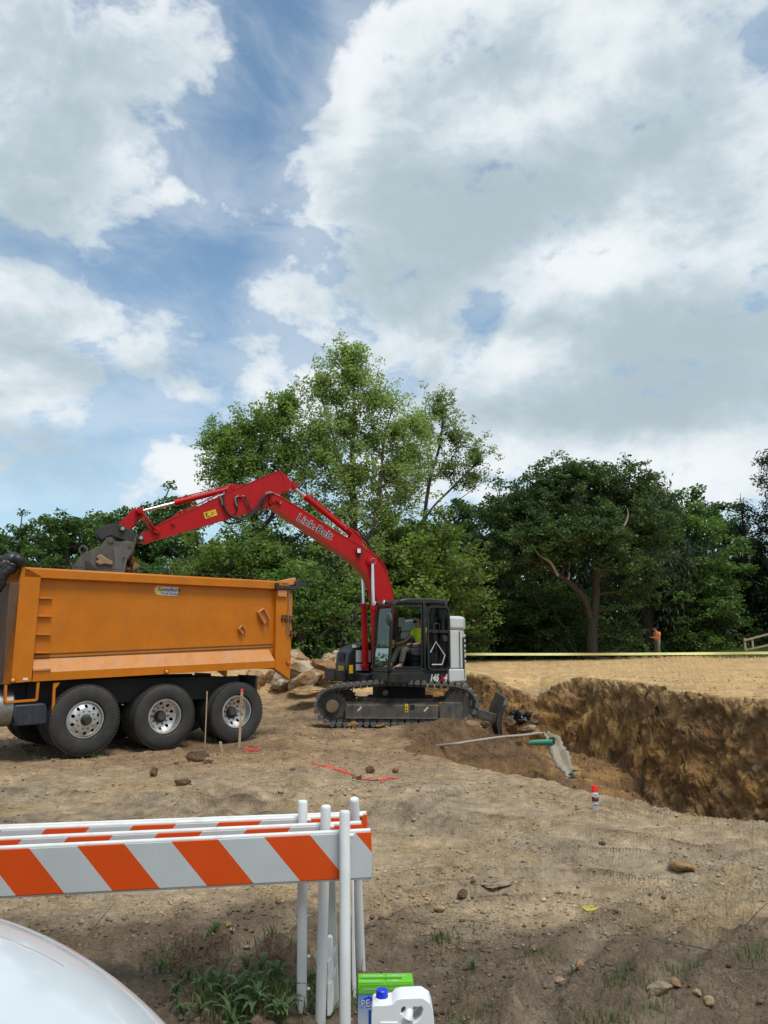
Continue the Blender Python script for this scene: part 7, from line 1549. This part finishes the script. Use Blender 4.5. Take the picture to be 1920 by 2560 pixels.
# ------------------------------------------------------------------ small things on the ground
def spray_can():
    p = gr(1489, 2022, hz(2.18, 8.27)); x, y = float(p[0]), float(p[1]); z = hz(x, y) - .004; r = empty('spray_can', (x, y, z), 0, 'white spray paint can with a bright red cap near the rim of the pit', 'spray can')
    MB().lathe([(0, 0), (.030, 0), (.0325, .004), (.0325, .160), (.030, .170), (.026, .178)], n=32).build('can_body', M['white'], r); MB().lathe([(.0328, .075), (.0328, .128)], n=32).build('brown_label', M['brownlabel'], r); MB().lathe([(.0332, .078), (.0332, .083)], n=32).build('label_line', M['white'], r)
    MB().lathe([(0, .236), (.022, .236), (.027, .232), (.031, .178), (.031, .172)], n=32).build('cap', M['canred'], r)
    def dec(x0, x1, z0, z1, nm, m_): mb = MB(); mb.box(x0, x1, -.0342, -.0330, z0, z1); mb.build(nm, m_, r)
    dec(-.020, .020, .148, .153, 'print_line', M['tinted'] if False else mat('print_grey', (.2, .22, .26), .5)); dec(-.012, .012, .141, .144, 'print_line', mat('print_grey2', (.2, .22, .26), .5))
    for x0 in (-.018, -.004, .010): dec(x0, x0 + .010, .046, .056, 'hazard_square', M['black'])
    dec(-.003, .004, .026, .034, 'hazard_square', M['black']); v, f = ICO[2]; mb = MB(); mb.add([(p[0] * .018, -.033 + p[1] * .002, .116 + p[2] * .009) for p in v], [tuple(q) for q in f]); mb.build('oval_print', mat('print_pink', (.35, .12, .12), .5), r)
spray_can()
def stake(px, top, bot, w, label, tip=None, lean=0.):
    p = gr(px, bot, 0.); x, y = float(p[0]), float(p[1]); z = hz(x, y); h = float(at(px, top, y)[2]) - z; r = empty('wooden_stake', (x, y, z), .1, label, 'stake', 'wooden marker stakes by the rear wheel')
    r.rotation_euler = (0, lean, .1); mb = MB(); mb.box(-w / 2, w / 2, -.009, .009, -.12, h - (0.05 if tip else 0)); mb.build('shaft', M['wood'], r, bevel=.002)
    if tip: mb = MB(); mb.box(-w / 2 - .001, w / 2 + .001, -.010, .010, h - .05, h); mb.build('painted_tip', M['pinkred'], r)
    if tip:
        for k in range(9): mb = MB(); mb.box(-w * .3, w * .25, -.0105, -.0094, h - .14 - k * .035, h - .125 - k * .035); mb.build('pencil_mark', M['darkslot'], r)
    return r
stake(512, 1728, 1873, .018, 'thin plain wooden stake standing before the middle of the rear wheels'); stake(598, 1722, 1875, .040, 'wider wooden stake with a red tip and written marks before the last wheel', True, .015)
p = gr(556, 1884); o = MB().box(-.018, .018, -.012, .012, -.1, .17).build('stake_stub', M['wood'], bevel=.002); o.location = (float(p[0]), float(p[1]), hz(p[0], p[1])); o.rotation_euler = (0, -.25, 0); tag(o, 'short wooden stub leaning between the two stakes', 'stake')
# pipes and cloth on the soil slope
def on_ground(px, py, lift=0.):
    """first ground hit of a sight line"""
    d = ray(px, py); t = np.linspace(2, 60, 4000); P = _C[:, None] + d[:, None] * t; g = height(P[0], P[1], False); k = np.argmax(P[2] < g); return P[:, k] + (0, 0, lift)
c0 = on_ground(1092, 1868); c1 = on_ground(1160, 1860); c3 = at(1350, 1834, 14.2)
pp = [on_ground(1092, 1868, .02), at(1140, 1859, 13.4), at(1200, 1850, 13.7), at(1260, 1842, 14.0), at(1310, 1838, 14.3), at(1350, 1833, 14.5), at(1366, 1838, 14.6)]
o = MB().tube(smooth_curve(pp, 6), .022, 10).build('conduit', M['conduit']); tag(o, 'long thin grey pipe lying across the loose soil slope below the dozer blade', 'pipe')
p0, p1 = at(1325, 1857, 12.9), at(1384, 1855, 12.6); d = (p1 - p0) / np.linalg.norm(p1 - p0)
r = empty('drain_pipe', tuple(map(float, p0)), 0, 'short broken green pipe sticking out of the soil beside the grey cloth', 'pipe')
mb = MB(); mb.tube([(0, 0, 0), d * .10, p1 - p0], [.030, .045, .047], 18); mb.build('pipe_wall', M['green'], r)
v = p1 - p0; MB().cyl(v - d * .02, v + d * .004, .036, .036, 18).build('pipe_mouth', M['darkslot'], r); MB().tube([v - d * .08 + (0, 0, .045), v + (0, 0, .06), v + d * .05 + (0, 0, .035)], [.02, .018, .006], 5).build('broken_lip', M['darkslot'], r)
# the cloth hangs over the slope: a folded sheet
def cloth():
    Lft = [(1355, 1838, 13.6), (1368, 1862, 12.9), (1378, 1895, 12.1), (1400, 1930, 11.2), (1420, 1955, 10.6)]; Rt = [(1372, 1832, 13.7), (1398, 1848, 13.1), (1412, 1875, 12.4), (1428, 1905, 11.7), (1437, 1932, 11.1)]
    A_ = smooth_curve([at(*a) for a in Lft], 8); B_ = smooth_curve([at(*a) for a in Rt], 8); n = len(A_); m_ = 14; V = []
    for i in range(n):
        for j in range(m_):
            t = j / (m_ - 1); p = A_[i] * (1 - t) + B_[i] * t; fold = .05 * math.sin(t * 9 + .5 * math.sin(i * .3)) + .03 * math.sin(i * .5 + t * 4); ed = .02 * math.sin(i * 1.7) * (j in (0, m_ - 1)) + (.10 * math.sin(j * 1.9) if i == n - 1 else 0)
            V.append(p + np.array([.0 + ed, -fold, fold * .6 + .02]))
    F = [(i * m_ + j, i * m_ + j + 1, (i + 1) * m_ + j + 1, (i + 1) * m_ + j) for i in range(n - 1) for j in range(m_ - 1)]; mb = MB(); mb.add(V, F); o = mb.build('filter_cloth', M['fabric'], smooth=180)
    s_ = o.modifiers.new('thick', 'SOLIDIFY'); s_.thickness = .008; tag(o, 'crumpled grey filter cloth hanging down the soil slope beside the green pipe', 'cloth')
    P_ = [at(1376, 1880, 12.3), at(1382, 1905, 11.8), at(1400, 1935, 11.0), at(1412, 1952, 10.7), at(1400, 1925, 11.4), at(1384, 1893, 12.1)]
cloth()
v, f = rock_arrays(301, (.40, .32, .30), 4, 6, .30); mb = MB(); mb.add(v, [tuple(q) for q in f]); o = mb.build('clay_lump', M['tarp'], smooth=50); q_ = at(1297, 1792, 16.4); o.location = tuple(map(float, q_)); tag(o, 'glossy dark clay lump right of the dozer blade', 'clay lump')  # lump of dark clay in the tarpaulin's black material
for i, (px, py, Y, dm, tn, lb) in enumerate([(1272, 1800, 15.8, (.3, .25, .2), DK, 'dark earth clod between the dozer blade and the dark clay lump'), (1325, 1818, 15.6, (.28, .2, .16), GREY_, 'grey stone under the dark clay lump'), (1305, 1826, 15.2, (.2, .2, .12), DK, 'dark clod just above the end of the grey pipe'), (1335, 1805, 16.0, (.2, .2, .14), DK, 'dark clod right of the dark clay lump')]):
    x, y, z = B(px, py, Y); rock('clod' if tn is DK else 'stone', 150 + i, (x, y, z - dm[2] / 2), dm, tn, lb, cat='clod' if tn is DK else 'stone')

# orange-red spray paint on the earth
def paint_line(pts_, w, label, name='paint_mark', dens=1.):
    P = smooth_curve([(*gr(a, b, .0)[:2], 0) for a, b in pts_], 30); rs = np.random.RandomState(len(pts_)); V = []; F = []
    for p in P:
        for _ in range(int(7 * dens)):
            c = p[:2] + rs.normal(size=2) * np.array([w * 1.2, w]) * .55; s_ = w * rs.uniform(.08, .40); k = 6; b = len(V)
            for j in range(k):
                a = 2 * math.pi * j / k; rr = s_ * rs.uniform(.6, 1.2); V.append((c[0] + rr * 1.5 * math.cos(a), c[1] + rr * math.sin(a)))
            F.append(tuple(range(b, b + k)))
    V = np.array(V); z = height(V[:, 0], V[:, 1]) + .007 + .003 * rs.rand(len(V)); mb = MB(); mb.add(np.column_stack([V, z]), F); o = mb.build(name, M['pinkred'], smooth=0); tag(o, label, 'paint marking')
paint_line([(780, 1911), (830, 1920), (865, 1929), (900, 1943), (935, 1952)], .030, 'long orange red paint line sprayed on the ground before the excavator')
paint_line([(935, 1952), (962, 1947), (990, 1939)], .038, 'short orange red paint stroke meeting the long line at its right end')
paint_line([(618, 1870), (634, 1880), (646, 1868)], .07, 'faint orange red paint patch on rubble beside the red-tipped stake', dens=.35)
# tape across the far field
tA, tB = (2.2, 24.3, 1.535), (15.2, 22.8, 1.60)
def tape():
    V = []; n = 60; w = .038
    for i in range(n + 1):
        t = i / n; x = tA[0] + (tB[0] - tA[0]) * t - (1 - t) * 3.; p = np.array([lerp(-1.2, 15.2, t), lerp(24.6, 22.8, t), lerp(1.525, 1.60, t) - .05 * math.sin(math.pi * t)]); tw = .25 * math.sin(t * 23) + .15 * math.sin(t * 51)
        V += [p + (0, -math.sin(tw) * w, -math.cos(tw) * w), p + (0, math.sin(tw) * w, math.cos(tw) * w)]
    r = empty('barrier_tape', (0, 0, 0), 0, 'yellow barrier tape stretched along the far field behind the pit', 'barrier tape'); mb = MB(); mb.add(V, [(2 * i, 2 * i + 1, 2 * i + 3, 2 * i + 2) for i in range(n)]); mb.build('ribbon', M['tape'], r, smooth=60)
    for x, y, z in ((-1.2, 24.6, 1.7), (15.2, 22.8, 1.75)): g = gz(x, y); MB().box(x - .02, x + .02, y - .02, y + .02, g - .2, z).build('stake', M['wood'], r)
tape()
# wooden rail fence on the grassy rise
def fence():
    Y = 44.; P = []; r = empty('rail_fence', tuple(map(float, (*at(1861, 1625, Y)[:2], 0))), 0, 'wooden rail fence on the grassy rise at the right edge', 'fence'); ox, oy = r.location.x, r.location.y
    posts = [(1861, 1596, 1628), (1880, 1594, 1622), (1925, 1578, 1612), (1975, 1566, 1604)]
    for px, t, b in posts: a = at(px, t, Y); c = at(px, b, Y); MB().box(a[0] - ox - .05, a[0] - ox + .05, -.05, .05, c[2] - .5, a[2] + .02).build('post', M['wood'], r)
    for (q0, q1) in (((1861, 1601), (1990, 1567)), ((1862, 1626), (1990, 1597))): a, c = at(*q0, Y - .08), at(*q1, Y - .08); MB().beam((a[0] - ox, a[1] - oy, a[2]), (c[0] - ox, c[1] - oy, c[2]), .03, .10).build('rail', M['wood'], r)
fence()
# yellow ribbon scrap and twig
def ribbon():
    p = gr(1475, 2278); rs = np.random.RandomState(3); V = []; n = 46
    for i in range(n): t = i / (n - 1); a = t * 15; c = np.array([.042 * math.cos(a) * (.4 + t), .018 * math.sin(a * 1.3), .010 + .010 * math.sin(a * 2.1)]); V += [c + (0, 0, -.003), c + (.002, .001, .003)]
    mb = MB(); mb.add(V, [(2 * i, 2 * i + 1, 2 * i + 3, 2 * i + 2) for i in range(n - 1)]); o = mb.build('ribbon_scrap', mat('yellow_ribbon', (.85, .75, .10), .5), smooth=60); o.location = (float(p[0]), float(p[1]), hz(p[0], p[1]) + .01); tag(o, 'crumpled yellow ribbon lying on the dark soil', 'ribbon')
ribbon()
def twig(a, b, h, label, r=.004):
    p, q = gr(*a), gr(*b); zz = hz(p[0], p[1]); o = MB().tube(smooth_curve([(p[0], p[1], zz), ((p[0] + q[0]) / 2, (p[1] + q[1]) / 2, zz + h * .6), (q[0], q[1], zz + h)], 5), list(np.linspace(r, r * .3, 11)), 5).build('twig', M['bark']); tag(o, label, 'twig')
twig((215, 2368), (290, 2298), .06, 'dry dark twig sticking up beyond the white bonnet', .0045); twig((1870, 2335), (1925, 2300), .05, 'bent dead weed stalks at the right edge'); twig((1800, 2395), (1600, 2372), .03, 'thin dry stalk lying among the grass tufts', .003)

# ------------------------------------------------------------------ weeds
LEAVES = []
for vi, (L_, W_, lobes) in enumerate(((.16, .045, 5), (.13, .055, 4), (.20, .030, 7))):
    n = 22; V = []; F = []
    for i in range(n + 1):
        t = i / n; w = W_ * (math.sin(math.pi * min(1, t * .92 + .06)) ** .8) * (1 - .42 * abs(math.sin(t * lobes * math.pi)) ** 2 * (t < .93)); x = L_ * t; z = .55 * L_ * math.sin(t * 2.0) - .35 * L_ * t * t
        V += [(x, -w * .5, z + abs(w) * .22), (x, 0, z), (x, w * .5, z + abs(w) * .22)]
    for i in range(n): F += [(3 * i, 3 * i + 1, 3 * i + 4, 3 * i + 3), (3 * i + 1, 3 * i + 2, 3 * i + 5, 3 * i + 4)]
    LEAVES.append(np_mesh('leaf', V, F, M['weed'], True, {'shade': ('FLOAT', 'POINT', [(.25 + .5 * (k % 3 != 1) * (.5 + .5 * (vi == 1))) for k in range(len(V))])}))
def weed(px, py, n, sc, label, rs, kind=None):
    p = gr(px, py); x, y = float(p[0]), float(p[1]); r = empty('weed', (x, y, hz(x, y)), rs.rand() * 6, label, 'weed', 'leafy weeds on the dark soil')
    for k in range(n):
        lf = link('leaf', LEAVES[kind if kind is not None else rs.randint(3)], r); s_ = sc * .62 * rs.uniform(.6, 1.2); lf.rotation_euler = (rs.uniform(-.3, .3), rs.uniform(-.75, .25), k * 2.4 + rs.uniform(-.3, .3)); lf.scale = (s_, s_, s_); lf.location = (0, 0, rs.uniform(0, .03) * sc)
WD = [(440, 2492, 9, .9, 'low broad-leaved weed nearest the white bonnet'), (505, 2500, 8, .9, 'drooping weed just right of the bonnet weed'), (545, 2470, 10, 1.0, 'weed with pale curled leaves in the middle of the patch'), (600, 2480, 14, 1.25, 'tallest leafy weed in the middle of the patch left of the posts'), (640, 2520, 12, 1.2, 'broad weed below the tallest weed'),
      (580, 2540, 11, 1.0, 'weed at the bottom edge left of the posts'), (700, 2545, 13, 1.3, 'weed with long dark leaves beside the leftmost post foot'), (690, 2455, 9, .9, 'weed behind the leftmost post, under the turned-up turf'), (655, 2440, 8, .8, 'small weed at the foot of the turned-up turf'), (735, 2470, 8, .9, 'weed half hidden by the leftmost post'),
      (520, 2380, 6, .55, 'tiny weed growing on the turned-up turf'), (500, 2545, 9, .8, 'weed at the bottom edge next to the bonnet'), (455, 2530, 7, .7, 'small low weed touching the bonnet edge at the bottom'), (400, 2452, 7, .7, 'weed peeping over the bonnet edge'),
      (1182, 2425, 9, .62, 'upright weed alone on the dark soil right of the carton'), (1120, 2436, 7, .4, 'flat little weed between the carton and the upright weed'), (1430, 2440, 5, .5, 'grey green plantain by two pink stones'), (1640, 2540, 7, .45, 'small weed near the bottom edge on the right'), (1135, 2550, 10, .4, 'clover tuft at the bottom right of the jug'), (790, 2500, 9, .8, 'weed between the white posts'), (775, 2440, 7, .7, 'weed standing behind the second post'),
      (620, 2435, 8, .8, 'weed with upright leaves behind the tallest weed'), (570, 2510, 9, .9, 'spreading weed below the pale curled one'), (470, 2455, 7, .7, 'small weed beside the turned-up clods')]
rsw = np.random.RandomState(8)
for a in WD: weed(a[0], a[1], a[2], a[3], a[4], rsw)
for i, (px, py, tn, lb) in enumerate([(1452, 2440, (.42, .22, .15), 'pink stone touching the plantain'), (1400, 2446, (.42, .24, .17), 'pink brown stone left of the plantain')]): q_ = gr(px, py); rock('stone', 170 + i, (q_[0], q_[1]), (.06, .05, .04), tn, lb, cat='stone')
# grass tufts and blades, beyond counting
def grass():
    rs = np.random.RandomState(12); C = []
    for (px, py, sx, sy, n, h) in [(1560, 2460, 70, 24, 130, .05), (1700, 2420, 60, 14, 60, .05), (1640, 2500, 40, 20, 50, .045), (420, 2430, 60, 25, 120, .05), (620, 2500, 120, 40, 500, .09), (1100, 2360, 40, 14, 70, .06), (1345, 2390, 60, 12, 60, .05), (1880, 2390, 50, 30, 80, .06), (1170, 2520, 80, 30, 80, .05), (700, 2392, 60, 8, 160, .06), (540, 2375, 25, 6, 110, .06), (240, 1893, 14, 3, 60, .08), (900, 2500, 60, 40, 90, .07), (1500, 2540, 120, 15, 90, .06), (800, 2460, 40, 30, 90, .08)]:
        for _ in range(n): p = gr(px + rs.normal() * sx * .6, min(py + rs.normal() * sy * .6, 2640)); C.append((p[0], p[1], h))
    n3 = 16000; x = rs.uniform(16.5, 30, n3); y = rs.uniform(38, 47, n3); k = x + .5 * (y - 42) * 0 > 18.2 + rs.normal(size=n3) * .8
    C = np.array(C); X = np.concatenate([C[:, 0], x[k]]); Y = np.concatenate([C[:, 1], y[k]]); H_ = np.concatenate([C[:, 2], np.full(k.sum(), .22)]); Z = height(X, Y); n = len(X); a = rs.rand(n) * 6.28; ln = rs.normal(size=(n, 2)) * .45 * H_[:, None]; w = H_ * .045; c, s_ = np.cos(a) * w, np.sin(a) * w; h = H_ * rs.uniform(.5, 1.2, n)
    V = np.stack([np.stack([X - c, Y - s_, Z - .004], -1), np.stack([X + c, Y + s_, Z - .004], -1), np.stack([X + ln[:, 0] * .4 + c * .7, Y + ln[:, 1] * .4 + s_ * .7, Z + h * .62], -1), np.stack([X + ln[:, 0], Y + ln[:, 1], Z + h], -1), np.stack([X + ln[:, 0] * .4 - c * .7, Y + ln[:, 1] * .4 - s_ * .7, Z + h * .62], -1)], 1).reshape(-1, 3)
    b = np.arange(n)[:, None] * 5; F = np.concatenate([b + [0, 1, 2], b + [0, 2, 4], b + [4, 2, 3]], 0); me = np_mesh('grass', V, F, M['grass'], False, {'shade': ('FLOAT', 'POINT', np.repeat(rs.rand(n), 5))}); tag(link('grass', me), 'sparse grass blades on the dark soil and the far rise', 'grass', kind='stuff')
grass()

# ------------------------------------------------------------------ standing worker at the far edge of the field
def worker():
    Y = 43.0; p = at(1646, 1641, Y); x = float(p[0]); z = float(base_height(np.array([x]), np.array([Y]))[0]); r = empty('person', (x, Y, z), R_(180 + 12), 'worker in an orange vest and olive trousers standing at the far edge of the field', 'person')
    hh = (float(at(1646, 1566, Y)[2]) - z) / 1.80; r.scale = (hh * 1.22, hh * 1.22, hh)
    J = dict(pelvis=(0, 0, .98), waist=(.01, 0, 1.12), chest=(0, 0, 1.33), neck0=(.02, 0, 1.47), neck=(.045, 0, 1.53), jaw=(.10, 0, 1.575), head=(.10, 0, 1.65), crown=(.09, 0, 1.705),
             shl=(.0, .19, 1.43), ell=(.02, .25, 1.16), wrl=(.24, .13, 1.14), hal=(.34, .08, 1.17), thl=(0, -.3, 1), shr=(0, -.19, 1.43), elr=(.03, -.25, 1.16), wrr=(.25, -.12, 1.15), har=(.35, -.07, 1.18), thr=(0, .3, 1),
             hipl=(0, .09, .94), knl=(.03, .10, .52), anl=(-.02, .11, .10), toel=(.14, .13, .035), hipr=(0, -.09, .94), knr=(.02, -.10, .52), anr=(-.06, -.12, .10), toer=(.10, -.15, .035), face=(1, 0, -.45))
    i = person(r, J, 'orangev', 'trouser2', 'boot', vest=True); h, fw, up, sd, blob = (i[k] for k in ('h', 'fw', 'up', 'sd', 'blob')); blob(h + up * .03 - fw * .02, (.088, .098, .075), 'hair', M['hair']); blob(h + fw * .05 - up * .07, (.05, .045, .03), 'beard', M['hair'])
    q = empty('phone', (x, Y, z), R_(192), 'phone held in the hands of the worker in the orange vest', 'phone'); q.scale = r.scale; MB().obox((.39, 0, 1.20), (.035, 0, .03), (0, .036, 0), (-.003, 0, .004)).build('phone_case', M['black'], q); MB().obox((.388, 0, 1.205), (.032, 0, .0275), (0, .033, 0), (-.001, 0, .0013)).build('screen', M['lamp'], q)
worker()
